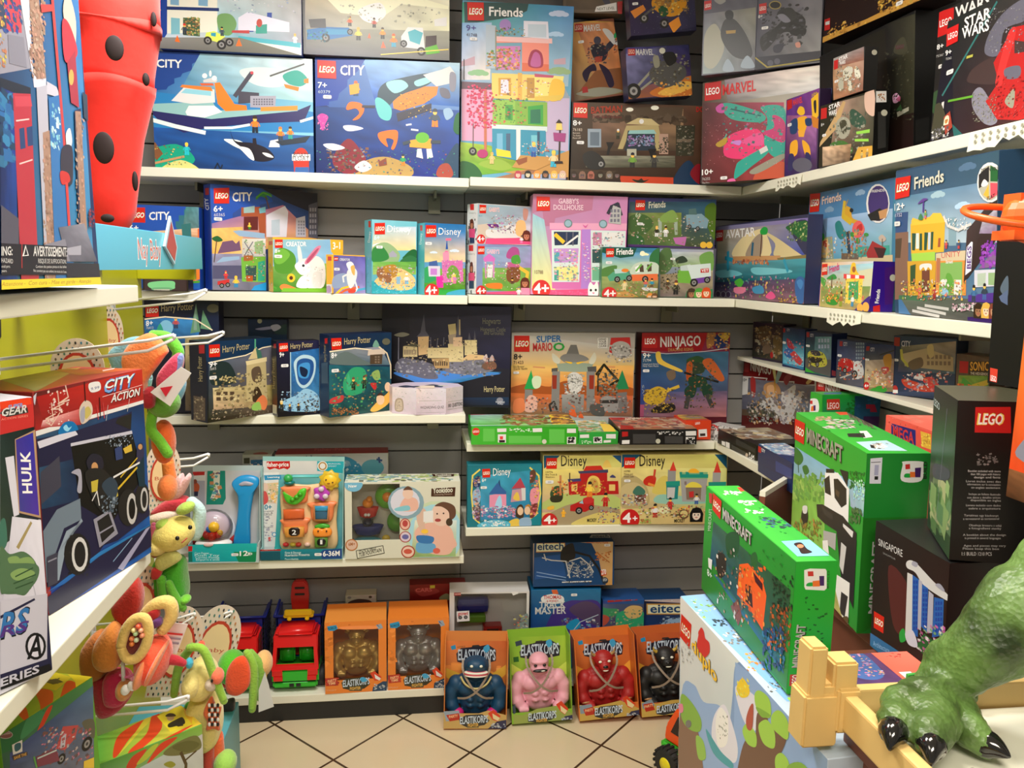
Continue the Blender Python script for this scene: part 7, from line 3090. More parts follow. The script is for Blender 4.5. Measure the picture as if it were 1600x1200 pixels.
# ---------------------------------------------------------------- boxed goods
CART = {}
def carton(key, label, group, x, y, z, yaw, lean, roll, W, D, H, body, ex):
    bm = bmesh.new(); t = .003
    if ex is None:
        bx(bm, 0, 0, 0, W, D, H); bmesh.ops.bevel(bm, geom=bm.edges[:], offset=.0012, segments=1, affect='EDGES')
    elif ex[0] == 'w':
        u0, v0, u1, v1 = (max(.006, q/1000) for q in ex[1:]); u1 = min(u1, W-.006); v1 = min(v1, H-.006)
        for q in ((0, D-t, 0, W, D, H), (0, 0, 0, t, D-t, H), (W-t, 0, 0, W, D-t, H), (t, 0, 0, W-t, D-t, t), (t, 0, H-t, W-t, D-t, H),
                  (t, 0, t, u0, t, H-t), (u1, 0, t, W-t, t, H-t), (u0, 0, t, u1, t, v0), (u0, 0, v1, u1, t, H-t)): bx(bm, *q)
    else:
        lip, d = ex[1:]
        sy, sh = (0, H*.98) if key[0] == 'P' else (d*.45, H*.9)
        for q in ((0, d, 0, W, d+t, H), (0, sy, lip, t, d, sh), (W-t, sy, lip, W, d, sh), (0, 0, 0, t, d, lip), (W-t, 0, 0, W, d, lip), (t, 0, 0, W-t, d, t), (t, 0, t, W-t, t, lip*.8)): bx(bm, *q)
    me = mesh(bm); tint(me, body); o = link('toy_box', me, CARD)
    o.matrix_world = Matrix.Translation((x, y, z)) @ Matrix.Rotation(R(yaw), 4, 'Z') @ Matrix.Rotation(-R(lean), 4, 'X') @ Matrix.Rotation(R(roll), 4, 'Y')
    tag(o, label, 'toy box', group); sd = sum(map(ord, key))
    for fc, ls in FIELDS.get(key, {}).items():
        d = ex[2] if ex and ex[0] == 'o' else 0
        a = {'F': ((0, d, 0), (1, 0, 0), (0, 0, 1), W, H, 'front_print'), 'A': ((0, 0, 0), (1, 0, 0), (0, 0, 1), W, .115 if key[0] == 'P' else ex[1] if ex else H, 'front_lip_print'),
             'L': ((0, D, 0), (0, -1, 0), (0, 0, 1), D, H, 'side_print'), 'R': ((W, 0, 0), (0, 1, 0), (0, 0, 1), D, H, 'side_print'), 'T': ((0, 0, H), (1, 0, 0), (0, 1, 0), W, D, 'top_print')}[fc]
        draw(o, *a[:5], ls, a[5], sd)
    if ex and ex[0] == 'w':
        bm = bmesh.new(); bx(bm, u0-.003, t+.0005, v0-.003, u1+.003, t+.001, v1+.003); link('window_pane', mesh(bm), PLASTIC, o)
    CART[key] = o; return o
for b in BOXES: carton(*b)
# ---------------------------------------------------------------- brown counter on the right
BROWN = mat('brown_laminate', '743', .45, noise=.15, scale=8); WOOD = mat('pale_beech', 'db7', .5, noise=.1, scale=14); EDGE = mat('white_edge_band', 'eed', .4)
ct = empty('display_counter', (1.0, 1.2, 0)); tag(ct, 'brown counter carrying the panda box, the black boxes and the wooden tray', 'counter')
def cbox(n, a, b, m, bev=.002): return box(n, (a[0]-1.0, a[1]-1.2, a[2]), (b[0]-1.0, b[1]-1.2, b[2]), m, ct, bev)
cbox('counter_top', (.712, 1.0, .9), (1.128, 1.35, .9295), BROWN); cbox('counter_top', (.945, 1.35, .9), (1.128, 1.87, .9295), BROWN); cbox('side_panel', (.73, 1.02, 0), (.75, 1.33, .9), BROWN); cbox('side_panel', (.965, 1.33, 0), (.985, 1.85, .9), BROWN); cbox('end_panel', (.985, 1.83, 0), (1.11, 1.85, .9), BROWN); cbox('end_panel', (.75, 1.02, 0), (1.11, 1.04, .9), BROWN)
lo = empty('box_plinth', (.52, .88, 0)); tag(lo, 'low brown plinth under the large white and pale blue box', 'plinth'); box('plinth_top', (0, 0, .53), (.17, .47, .5605), BROWN, lo); box('plinth_body', (.02, .02, 0), (.15, .45, .53), BROWN, lo)
bm = bmesh.new(); p = [at(1196, 772, 1.97), at(1246, 735, 2.17)]; d = (p[1]-p[0]); n = Vector((-d.y, d.x, 0)).normalized()*.016
def slab(bm, p0, p1, n, z0, z1):
    q = [p0, p1, p1+n, p0+n]; vs = [bm.verts.new((a.x, a.y, z)) for z in (z0, z1) for a in q]
    for f in ((0, 1, 2, 3), (4, 5, 6, 7), (0, 1, 5, 4), (1, 2, 6, 5), (2, 3, 7, 6), (3, 0, 4, 7)): bm.faces.new([vs[i] for i in f])
cr = empty('brown_divider', (p[0].x, p[0].y, 0)); tag(cr, 'brown divider board with a white top edge, standing left of the panda box', 'divider')
mz = (p[0].z+p[1].z)/2
for nm, z0, z1, m in (('board', 0, mz-.014, BROWN), ('edge_strip', mz-.014, mz, EDGE)):
    bm = bmesh.new(); slab(bm, Vector((0, 0, 0)), Vector((d.x, d.y, 0)), n, z0, z1); link(nm, mesh(bm), m, cr)
# wooden tray with sheet, leaflets
tr = empty('wooden_tray', (.66, 1.0, .93)); tag(tr, 'pale wooden tray with notched corner posts, under the green dinosaur foot', 'tray')
def tb(n, a, b, bev=.004): return box(n, (a[0]-.66, a[1]-1.0, a[2]-.93), (b[0]-.66, b[1]-1.0, b[2]-.93), WOOD, tr, bev)
bm = bmesh.new()
bx(bm, -.034, .095, -.03, .026, .145, .06); bx(bm, -.028, .098, .05, .002, .142, .14); bx(bm, .014, .098, .05, .056, .142, .112); bx(bm, -.01, .1, .05, .03, .14, .075); bx(bm, .02, .09, -.005, .06, .14, .07)
bmesh.ops.bevel(bm, geom=bm.edges[:], offset=.004, segments=2, affect='EDGES'); link('corner_post', mesh(bm), WOOD, tr)
tb('rail', (.72, 1.115, .932), (1.15, 1.135, .985)); tb('rail', (.69, .62, .932), (.712, 1.095, .99)); tb('tray_base', (.714, .62, .932), (1.15, 1.113, .94), .001)
sh = box('printed_sheet', (.716, .66, .941), (1.145, 1.11, .942), pl('eed', .5), bev=0); tag(sh, 'white sheet printed with small dinosaurs, lying in the wooden tray', 'sheet')
draw(sh, (.718, .66, .942), (1, 0, 0), (0, 1, 0), .425, .448, ['p eed 0 0 425 0 425 448 0 448']+CARDTXT['sheet'][1:], 'sheet_print')
pa = at(1302, 1056, 1.2); fl = empty('flat_toy_pack', (pa.x, pa.y, .93)); tag(fl, 'flat purple and coral pack lying behind the wooden tray rail', 'toy pack')
box('pack_body', (0, -.06, .03), (.17, .05, .045), pl('435'), fl); box('pack_stand', (.01, -.05, 0), (.16, .04, .03), pl('222'), fl, 0)
draw(fl, (0, -.06, .0451), (1, 0, 0), (0, 1, 0), .17, .11, [l for l in CARDTXT['flat']], 'pack_print')
bk = empty('green_booklet', (.83, 1.1, .9425), R(8)); tag(bk, 'small green booklet standing against the tray rail beside the dinosaur leg', 'booklet')
box('cover', (-.03, 0, 0), (.03, .006, .075), pl('494'), bk, .001); draw(bk, (-.03, 0, 0), (1, 0, 0), (0, 0, 1), .06, .075, CARDTXT['book'], 'cover_print')
# ---------------------------------------------------------------- big rubber dinosaur: leg and foot
dn = empty('dinosaur_figure', (.88, 1.03, .942)); tag(dn, 'huge green rubber dinosaur leg with black claws standing in the wooden tray', 'toy dinosaur')
SKIN = bpy.data.materials.new('dinosaur_skin'); SKIN.use_nodes = True; nt = SKIN.node_tree; pb = nt.nodes['Principled BSDF']; pb.inputs['Roughness'].default_value = .38
tc = nt.nodes.new('ShaderNodeTexCoord'); n1 = nt.nodes.new('ShaderNodeTexNoise'); n1.inputs['Scale'].default_value = 9; n1.inputs['Detail'].default_value = 6
ra = nt.nodes.new('ShaderNodeValToRGB'); ra.color_ramp.elements[0].position = .3; ra.color_ramp.elements[0].color = (*lin('231'), 1); ra.color_ramp.elements[1].position = .55; ra.color_ramp.elements[1].color = (*lin('684'), 1)
vo = nt.nodes.new('ShaderNodeTexVoronoi'); vo.inputs['Scale'].default_value = 130; bp = nt.nodes.new('ShaderNodeBump'); bp.inputs['Strength'].default_value = .35; bp.inputs['Distance'].default_value = .003
L = nt.links.new; L(tc.outputs['Object'], n1.inputs['Vector']); L(n1.outputs['Fac'], ra.inputs[0]); L(ra.outputs[0], pb.inputs['Base Color']); L(tc.outputs['Object'], vo.inputs['Vector']); L(vo.outputs['Distance'], bp.inputs['Height']); L(bp.outputs['Normal'], pb.inputs['Normal'])
o0 = Vector((.88, 1.03, .942))
def dl(x, y, d): return at(x, y, d)-o0
bm = bmesh.new()
P = spl([dl(1720, 950, 1.04), dl(1680, 960, 1.04), dl(1608, 985, 1.04), dl(1540, 1035, 1.05), dl(1484, 1078, 1.07), dl(1462, 1118, 1.065)], 5)
rr = [.105, .1, .08, .055, .042, .04]; k = len(P)
tube(bm, P, [rr[min(int(i/(k-1)*5), 4)]*(1-(i/(k-1)*5-min(int(i/(k-1)*5), 4)))+rr[min(int(i/(k-1)*5)+1, 5)]*(i/(k-1)*5-min(int(i/(k-1)*5), 4)) for i in range(k)], 20)
ball(bm, dl(1670, 925, 1.04), (.085, .08, .08)); ball(bm, dl(1885, 800, 1.04), (.19, .15, .2)); ball(bm, dl(1780, 900, 1.04), (.11, .1, .11)); ball(bm, dl(1455, 1120, 1.06), (.044, .042, .036)); ball(bm, dl(1485, 1062, 1.08), .042)
CLAW = []
for pts, rad in (([(1440, 1110, 1.06), (1412, 1130, 1.03), (1398, 1150, 1.0), (1394, 1168, .98)], [.034, .03, .026, .02]), ([(1455, 1120, 1.05), (1452, 1150, 1.0), (1452, 1172, .965), (1452, 1190, .945)], [.038, .035, .03, .022]), ([(1475, 1120, 1.06), (1496, 1150, 1.03), (1516, 1168, 1.0), (1536, 1186, .98)], [.036, .033, .028, .021])):
    Q = [dl(*q) for q in pts]; tube(bm, spl(Q, 4), [rad[0]+(rad[-1]-rad[0])*i/12 for i in range(13)], 14); ball(bm, Q[1], rad[1]*1.12); ball(bm, Q[2], rad[2]*1.1); ball(bm, Q[3], rad[3]*1.05); CLAW.append((Q[2], Q[3]))
ball(bm, dl(1505, 1100, 1.13), (.018, .03, .02))
for i in range(7): ball(bm, dl(1442+i*9, 1082+abs(3-i)*2, 1.045), (.012, .012, .006))
me = fuse(bm, .0045, 8)
rg = random.Random(3)
from mathutils import noise
for v in me.vertices:
    c = v.co; g = math.sin((c.x*.8+c.z*1.2)*230)*.0008*max(0, min(1, 1.6-c.z*14))+noise.noise(c*17)*.007+noise.noise(c*60)*.0018
    c += v.normal*g
me.update()
lg = link('leg', me, SKIN, dn); BLK = mat('black_claw', '111', .12, coat=.6)
for i, (a, b) in enumerate(CLAW):
    d = (b-a).normalized(); d.z = min(d.z, -.25); d.normalize(); t0 = b-d*.002
    q = [t0, t0+d*.02+Vector((0, 0, .008)), t0+d*.042+Vector((0, 0, .001))]; q[2].z = max(q[2].z, .004)
    bm = bmesh.new(); tube(bm, spl(q, 5), [.021, .0215, .021, .02, .0185, .016, .0135, .0105, .0075, .0045, .0015], 14); ball(bm, q[0], .021); link('claw', mesh(bm, True), BLK, dn)
low = min(min((v.co.z for v in me.vertices)), 0)
if low < -.001: dn.location.z -= low
for o in (tr, sh, fl, bk, dn): o.location = EYE+(Vector(o.location)-EYE)*.76; o.scale = (.76, .76, .76)
table = empty('tray_table', (.545, .36, 0)); box('table_top', (0, 0, 1.071), (.475, .498, 1.101), BROWN, table); box('table_top', (.09, .498, 1.071), (.475, .6, 1.101), BROWN, table); box('side_panel', (.01, .02, 0), (.03, .49, 1.071), BROWN, table); box('side_panel', (.445, .02, 0), (.465, .59, 1.071), BROWN, table)
tag(table, 'brown table under the wooden tray and the dinosaur', 'table')
# ---------------------------------------------------------------- rocky playset and hoop at the right edge
vp = empty('playset_box', (.93, .93, 0)); tag(vp, 'orange and red playset box with grey printed rocks, at the right frame edge', 'toy box')
x0, z0, z1 = .785, 1.345, 1.64
q = at(1572, 775, .98); q1 = at(1586, 378, .98); vp.location = (q.x, .92, q.z); hz = q1.z-q.z
o = box('pack_body', (0, 0, 0), (.27, .06, hz), pl('d42'), vp, .004)
draw(vp, (0, 0, 0), (1, 0, 0), (0, 0, 1), .27, hz, ['q f95 e83 d31 d32 .08 0 300 270 300 270 0 0 0', 's 889 120 60 140 140 130 220 170 280 220 240 210 120 240 50', 'n 6 70 6 16 667,99a,bba,556 130 230 220 230 220 60 130 60', 'p e30 0 60 26 60 30 200 6 200', 's 889 22 60 34 80 28 110 40 130 34 160 50 175 44 210 60 230 100 230 100 40 40 40', 's 778 30 70 44 90 36 120 52 140 70 100 60 60', 's 99a 36 150 50 170 60 210 90 200 80 150', 'n 3 50 6 16 667,99a,bba,556 24 220 100 220 100 50 24 50', 'l fd2 7 26 300 26 60 40 44 100 40', 's 7b2 0 60 20 70 30 52 60 60 100 50 100 30 0 34', 'n 4 30 4 10 5a2,8c3,382 0 66 60 66 60 36 0 36', 'q 853 964 532 421 .1 0 40 270 40 270 0 0 0', 'n 5 30 3 9 742,a64,321 0 36 80 36 80 2 0 2', 's eee 6 12 12 20 18 30 24 20 28 10 16 8', 't eee 6 5 26 5 0 3 LARGE b', 's 5a3 8 200 20 206 30 200 20 194'], 'front_print')
draw(vp, (0, .06, 0), (0, -1, 0), (0, 0, 1), .06, hz, ['q e83 f95 d31 d31 .06 0 300 100 300 100 0 0 0', 's 889 10 60 30 100 60 160 90 60', 'q 853 964 532 421 .1 0 40 100 40 100 0 0 0'], 'side_print')
vb = box('plinth_block', (.93, .945, 1.1015), (1.01, .975, q.z-.0005), pl('222', .5), bev=.002); tag(vb, 'plain black stand under the rocky playset box', 'stand')
hp = empty('toy_hoop', (q.x+.05, .93, q.z+hz+.0005)); tag(hp, 'orange toy basketball hoop on top of the playset box', 'toy hoop')
hl = hp.location; c = at(1592, 338, .95)-hl; rw = (at(1592, 338, .95)-at(1517, 338, .95)).length
bm = bmesh.new(); tube(bm, [c+Vector((rw*math.cos(t*math.pi/18), rw*.8*math.sin(t*math.pi/18), .016*math.sin(t*math.pi/18))) for t in range(37)], .0045, 8, False); HO = mat('orange_plastic', 'f62', .35); link('ring', mesh(bm, True), HO, hp)
bm = bmesh.new(); bx(bm, c.x+.0, .02, 0, c.x+.09, .05, c.z+.03); ball(bm, (c.x+.035, .03, c.z+.0), (.045, .035, .035)); bx(bm, c.x-.02, .0, 0, c.x+.06, .04, .012); link('mount', mesh(bm), HO, hp)
# ---------------------------------------------------------------- yellow green display stand on the left
YG = mat('yellow_green_panel', 'bb2', .3, noise=.06, scale=2)
st = empty('display_stand', (-.785, 1.5, 0)); tag(st, 'yellow green display stand with a light blue banner and plush toys on hooks', 'display stand')
def sb(n, a, b, m, bev=.003): return box(n, (a[0]+.785, a[1]-1.5, a[2]), (b[0]+.785, b[1]-1.5, b[2]), m, st, bev)
bp_ = sb('back_panel', (-.81, .4, 0), (-.785, 2.5, 1.7), YG)
sb('header_arm', (-.785, 2.46, 1.6), (-.622, 2.48, 1.64), YG); sb('header_arm', (-.785, 1.72, 1.6), (-.622, 1.74, 1.64), YG)
hd = sb('header_board', (-.622, 1.5, 1.632), (-.61, 2.5, 1.724), mat('banner_blue', '5bd', .35))
TEAL = mat('teal_bin', '5ab', .35); CBIN = sb('base_bin', (-.785, 1.45, 0), (-.5, 2.3, .348), TEAL)
draw(st, (.1755, 0, 1.632), (0, 1, 0), (0, 0, 1), 1.0, .092, CARDTXT['header'], 'banner_print')
bm = bmesh.new(); v = [bm.verts.new((.1765+dx, y-1.5, z)) for dx in (0, .006) for y, z in ((2.11, 1.69), (2.17, 1.768), (2.22, 1.69), (2.19, 1.645))]
for f in ((0, 1, 2, 3), (7, 6, 5, 4), (0, 4, 5, 1), (1, 5, 6, 2), (2, 6, 7, 3), (3, 7, 4, 0)): bm.faces.new([v[i] for i in f])
bd = link('diamond_badge', mesh(bm), pl('bde'), st)
bm = bmesh.new(); v = [bm.verts.new((.1832, y-1.5, z)) for y, z in ((2.12, 1.689), (2.17, 1.755), (2.21, 1.689), (2.187, 1.654))]; bm.faces.new(v); link('badge_print', mesh(bm), pl('b44'), st)
g = px(1.75, 0, 522, 60, 506, 122, 490, 131, 500, 126, 512, 112, 524, 98, 526, 0, 527)
bm = bmesh.new(); v = []
for y, z in ((.45, 1.57), (1.62, 1.57), (1.66, 1.55), (1.655, 1.5), (1.6, 1.46), (1.5, 1.445), (.45, 1.445)): v.append(bm.verts.new((.0006, y-1.5, z)))
bm.faces.new(v); link('slot_print', mesh(bm), pl('222', .5), st)
for z, x1, lb in ((1.578, -.482, 'upper white shelf of the left stand under the fire station box'), (1.084, -.482, 'middle white shelf of the left stand under the truck box'), (.5895, -.55, 'lower white shelf of the left stand under the striped off road box')):
    tag(box('stand_shelf', (-.7845, .4, z), (x1, 1.515, z+.03), WHITE, bev=.0025), lb, 'shelf', 'shelves of the left stand')
HOOKW = mat('white_hook', 'eee', .3)
def hook(y, z, L, label, up=.06, flat=False):
    h = empty('display_hook', (-.785, y, z)); bm = bmesh.new()
    for s in (0, .02): tube(bm, [(0, 0, -s), (L*.85, 0, L*up-s), (L, 0, L*up+.012-s*.4)], .0032, 8)
    link('prong', mesh(bm, True), HOOKW, h); bm = bmesh.new(); tube(bm, [(L, 0, L*up+.013), (L, 0, L*up+.003)], .0036, 8); link('hook_tip', mesh(bm, True), HOOKW, h); bm = bmesh.new(); bx(bm, .0005, -.015, -.03, .004, .015, .012); link('base_plate', mesh(bm), HOOKW, h)
    return tag(h, label, 'hook', 'white display hooks')
def hk(xt, yt, y, L, label, up=.06):
    t = at(xt, yt, y); L = t.x+.785; hook(y, t.z-L*up-.012, L, label, up)
hk(322, 452, 2.25, .3, 'white hook below the light blue banner, crossing the mint green van box', .11)
hk(272, 523, 1.62, .3, 'white hook crossing the orange plush', .12); hk(349, 518, 2.3, .3, 'white hook crossing the box with green spires', .07)
hk(326, 709, 2.15, .3, 'white hook above the green dragon plush', .07); hk(286, 825, 1.9, .3, 'white hook through the dragon plush face', .06)
hk(304, 958, 2.0, .3, 'white hook over the left oval header card', .04); hk(362, 955, 2.35, .3, 'white hook over the right oval header card', .04); hk(294, 1087, 1.72, .3, 'white hook above the striped savanna box', .04)
# ladybird fabric bag
RED = mat('red_fabric', 'e21', .75, bump=.15, scale=60, sheen=.2)
lb_ = empty('fabric_hamper', (0, 0, 0)); tag(lb_, 'red fabric hanging hamper with black dots, behind the fire station box', 'hamper')
D = 2.0
def tier(name, rows):
    bm = bmesh.new(); rings = []; n = 40
    for (xl, xr, yy) in rows:
        a, b = at(xl, yy, D), at(xr, yy, D); c = (a+b)/2; r = (b.x-a.x)/2
        rings.append([bm.verts.new((c.x+r*math.cos(t*2*math.pi/n), c.y+r*.85*math.sin(t*2*math.pi/n), c.z+.006*math.sin(t*2*math.pi/n*3+yy))) for t in range(n)])
    for A, Bq in zip(rings, rings[1:]):
        for k in range(n): bm.faces.new((A[k], A[(k+1) % n], Bq[(k+1) % n], Bq[k]))
    bm.faces.new(rings[-1]); bm.faces.new(rings[0]); link(name, mesh(bm, True), RED, lb_)
tier('upper_tier', [(64, 247, -60), (66, 248, 20), (68, 250, 48), (70, 249, 52), (76, 244, 80), (86, 240, 120), (87, 239, 140)])
tier('lower_tier', [(82, 242, 131), (83, 241, 143), (94, 236, 160), (104, 224, 220), (116, 214, 300), (122, 211, 335), (130, 205, 352), (140, 190, 372)])
tier('rim_band', [(90, 244, 39), (65, 251, 40), (65, 251, 50), (90, 244, 51)])
for x, y, rx, ry in ((179, 75, 12, 17), (162, 231, 14, 22), (228, 124, 5, 9), (211, 283, 4, 14), (168, 341, 9, 6), (240, 30, 4, 10)):
    c = at(x, y, D); t = max(-1, min(1, (x-160)/86)); c.y -= .12*math.sqrt(max(0, 1-t*t)); s = c.y/D*.0; c2 = at(x, y, c.y)
    k = c2.y/FPX*1.02; o = blob('dot', lb_, (0, 0, 0), (rx*k, .007, ry*k), pl('211', .8)); o.location = c2; o.rotation_euler = (0, 0, math.asin(t)*.9)
tp = at(160, -60, D); box('hang_cord', (tp.x-.003, tp.y-.003, tp.z), (tp.x+.003, tp.y+.003, 2.7), pl('ccc'), lb_, 0)
# header cards on the hooks
def card(label, y, x0, y0, wpx, tilt=0, yaw=0, st=1):
    a, b = at(x0, y0, y), at(x0+wpx, y0, y); wd = b.x-a.x; s = wd/.12; o = empty('header_card', (a.x, y, a.z)); tag(o, label, 'header card', 'dotted header cards')
    bm = bmesh.new(); n = 20; pts = [(0, 0), (.12, 0)]+[(.06+.06*math.cos(t*math.pi/n), .13+.07*math.sin(t*math.pi/n)) for t in range(n+1)]
    for yy in (0, .0012): bm.faces.new([bm.verts.new((p[0]*s, yy, p[1]*s)) for p in pts])
    bmesh.ops.bridge_loops(bm, edges=bm.edges[:]); link('card', mesh(bm), pl('edc', .6), o)
    ls = [l for l in CARDTXT['oval']]; keep = [ls[0].replace('p edc 0 0 120 0 120 200 0 200', 'p edc 0 0 120 0 '+' '.join('%.0f %.0f' % (60+60*math.cos(t*math.pi/14), 130+70*math.sin(t*math.pi/14)) for t in range(15)))]
    for l in ls[1:]:
        t = l.split()
        if t[0] == 'e' and t[1] not in ('c43', 'fda'):
            u, v = float(t[2]), float(t[3])
            if v > 128 and ((u-60)/56)**2+((v-130)/66)**2 > 1: continue
        keep.append(l)
    def sc(l):
        t = l.split(); out = []
        for i, q in enumerate(t):
            out.append(('%.2f' % (float(q)*s)) if (t[0] != 't' and i > 1) or (t[0] == 't' and 1 < i < 8) else q)
        return ' '.join(out)
    draw(o, (0, 0, 0), (1, 0, 0), (0, 0, 1), .12*s, .2*s, [sc(l) for l in keep], 'card_print')
    o.rotation_euler = (0, R(tilt), R(yaw)); o.scale = (1, 1, st); return o
card('dotted header card high on the yellow green panel', 2.2, 150, 590, 44, 0, 20, 1.6); card('round topped dotted header card just above the truck box', 1.66, 84, 660, 84, 0, 0)
card('dotted header card behind the truck box and the white hook', 2.1, 226, 810, 54, 3, 25, 1.4); card('dotted header card with an oval, left of two at the bottom', 1.98, 226, 1090, 72, 12, 20, 1.3); card('dotted header card with an oval, right of two at the bottom', 2.3, 276, 1090, 74, 16, 20, 1.3); card('dotted header card behind the red swirl plush petals', 1.75, 172, 1040, 64, 10, 20, 1.6)
# ---------------------------------------------------------------- plush toys
def pp(name, par, d, th, col, *xy, m=None, smooth=True): return pad(name, par, px(d, *xy), th, m or fab(col), smooth)
def eb(name, par, d, x, y, rx, ry, rd, col, rot=0, m=None):
    k = d/FPX; o = blob(name, par, (0, 0, 0), (rx*k, rd, ry*k), m or fab(col)); o.location = at(x, y, d); o.rotation_euler = (0, R(rot), 0); return o
def lb(name, par, d, rad, col, *xy): k = d/FPX; return limb(name, par, px(d, *xy), [r*k for r in rad], fab(col))
def toy(label): t = empty('plush_toy', (0, 0, 0)); return tag(t, label, 'plush toy', 'baby plush toys on hooks')
a = toy('orange and green plush comforter with a white square tag, topmost of the plush toys')
pp('cloth_panel', a, 1.78, .03, '7ab', 172, 548, 200, 528, 225, 530, 205, 570, 195, 610, 172, 565); pp('cloth_panel', a, 1.74, .04, 'f84', 200, 540, 236, 520, 262, 545, 255, 560, 228, 600, 222, 640, 192, 575)
lb('green_loop', a, 1.8, (8, 9, 8), '6c3', 240, 524, 262, 528, 278, 548, 276, 562); pp('striped_ear', a, 1.72, .045, 'd46', 246, 590, 258, 570, 276, 552, 286, 556, 284, 578, 268, 600, 250, 612); pp('striped_ear', a, 1.71, .02, '89d', 270, 572, 282, 552, 287, 560, 280, 584, 268, 600); pp('ear_stripe', a, 1.708, .02, 'ebb', 256, 590, 262, 574, 268, 590, 262, 604)
pp('side_flap', a, 1.73, .03, 'a12', 226, 608, 240, 606, 242, 634, 226, 636); eb('body', a, 1.77, 256, 628, 24, 24, .04, '6a3'); lb('leg', a, 1.76, (7, 8, 8), '7c3', 240, 640, 236, 670, 250, 690, 262, 708); eb('body', a, 1.8, 256, 690, 17, 34, .035, 'e62'); eb('ear', a, 1.79, 278, 610, 10, 24, .02, '7bd', 20); eb('foot', a, 1.8, 262, 762, 14, 20, .03, 'f84'); lb('arm', a, 1.79, (8, 8), '9cd', 230, 590, 226, 610)
tg = empty('white_tag', (0, 0, 0)); c = px(1.69, 235, 613, 283, 573, 299, 583, 266, 635); pad('tag_card', tg, c, .001, pl('eee', .6), False, False); tag(tg, 'white square paper tag hanging on the orange and green comforter', 'tag', 'white toy tags')
bm = bmesh.new(); bm.faces.new([bm.verts.new(q) for q in px(1.686, 250, 606, 270, 603, 259, 620)]); link('tag_print', mesh(bm), pl('d34'), tg)
a = toy('yellow faced green dragon plush hanging beside the truck box')
eb('head', a, 1.8, 272, 834, 33, 25, .055, 'ed7', -28); eb('muzzle', a, 1.79, 250, 852, 18, 14, .04, 'ed8', -20); eb('ear', a, 1.79, 290, 794, 15, 9, .02, 'ac5', -25); eb('ear', a, 1.79, 256, 820, 12, 9, .02, 'ac5'); lb('white_loop', a, 1.82, (9, 10, 9), 'bdd', 300, 785, 312, 800, 306, 835, 300, 832)
for x, y in ((277, 841), (297, 824)): eb('eye', a, 1.742, x, y, 3.2, 3.6, .004, '111', m=pl('111'))
lb('mouth', a, 1.743, (1, 1), 'c54', 284, 848, 292, 841)
pp('body', a, 1.82, .08, '4a2', 240, 880, 262, 868, 286, 872, 292, 900, 294, 930, 280, 948, 252, 944, 240, 930); pp('belly', a, 1.775, .03, 'cc7', 244, 872, 268, 860, 284, 872, 264, 886, 248, 892); lb('leg', a, 1.77, (6, 7, 6), '6b3', 264, 912, 272, 930, 286, 950); lb('leg', a, 1.77, (7, 8), '5a2', 252, 905, 256, 940); pp('red_bow', a, 1.77, .02, 'b22', 238, 888, 254, 888, 250, 902, 238, 904); eb('foot', a, 1.78, 290, 936, 8, 6, .02, '7c3')
lb('pink_arm', a, 1.83, (4, 5, 6), 'e7a', 240, 820, 240, 850, 242, 866)
a = toy('pink starred plush legs above the green dragon plush')
pp('starred_leg', a, 1.93, .04, 'ebb', 262, 786, 274, 750, 284, 740, 288, 752, 294, 740, 298, 748, 284, 776); pp('cushion', a, 1.93, .05, 'c34', 236, 800, 262, 780, 290, 776, 296, 790, 256, 800); eb('white_wing', a, 1.92, 256, 806, 24, 10, .03, 'dcb', -15); eb('blue_foot', a, 1.94, 266, 764, 8, 14, .02, '9cd', 15); lb('leg', a, 1.95, (9, 10), 'f83', 262, 720, 266, 750)
a = toy('orange and red flower shaped plush rattle with a round beaded centre')
pp('petal', a, 1.6, .05, 'c73', 130, 1010, 160, 985, 172, 1040, 150, 1062, 130, 1050); pp('petal', a, 1.57, .07, 'd83', 152, 1000, 176, 972, 192, 990, 190, 1035, 166, 1044, 150, 1030); pp('swirl_petal', a, 1.6, .05, 'b21', 178, 940, 205, 910, 216, 906, 224, 930, 218, 960, 200, 980, 180, 962)
o = lb('rim', a, 1.53, (8, 8, 8, 8, 8, 8, 8, 8, 8), 'ec7', 190, 1010, 196, 985, 210, 968, 226, 966, 232, 984, 228, 1008, 214, 1028, 198, 1028, 190, 1010); eb('centre', a, 1.555, 211, 998, 19, 29, .03, '722', 12)
for x, y, c_ in ((206, 998, 'e85'), (212, 990, 'bda'), (209, 985, 'ed9'), (213, 1000, 'cdb'), (220, 985, 'fb9'), (222, 993, 'e97'), (206, 1006, 'e84'), (216, 979, 'e64')): eb('bead', a, 1.52, x, y, 4, 4, .006, c_, m=pl(c_))
lb('yellow_ear', a, 1.58, (9, 10, 11, 10, 9), 'ec7', 228, 958, 244, 944, 264, 942, 268, 962, 254, 984); pp('purple_patch', a, 1.57, .02, '637', 234, 972, 250, 964, 254, 974, 238, 982); pp('red_patch', a, 1.575, .02, 'b22', 230, 956, 246, 950, 250, 962, 234, 970)
eb('striped_ball', a, 1.58, 240, 1030, 26, 38, .06, 'e53', 15); eb('ball_stripe', a, 1.57, 228, 1040, 9, 34, .062, 'f96', 20); eb('ball_stripe', a, 1.565, 246, 1035, 6, 34, .06, 'f85', 25); lb('arm', a, 1.58, (9, 8, 6), 'b23', 262, 1030, 276, 1032, 286, 1036)
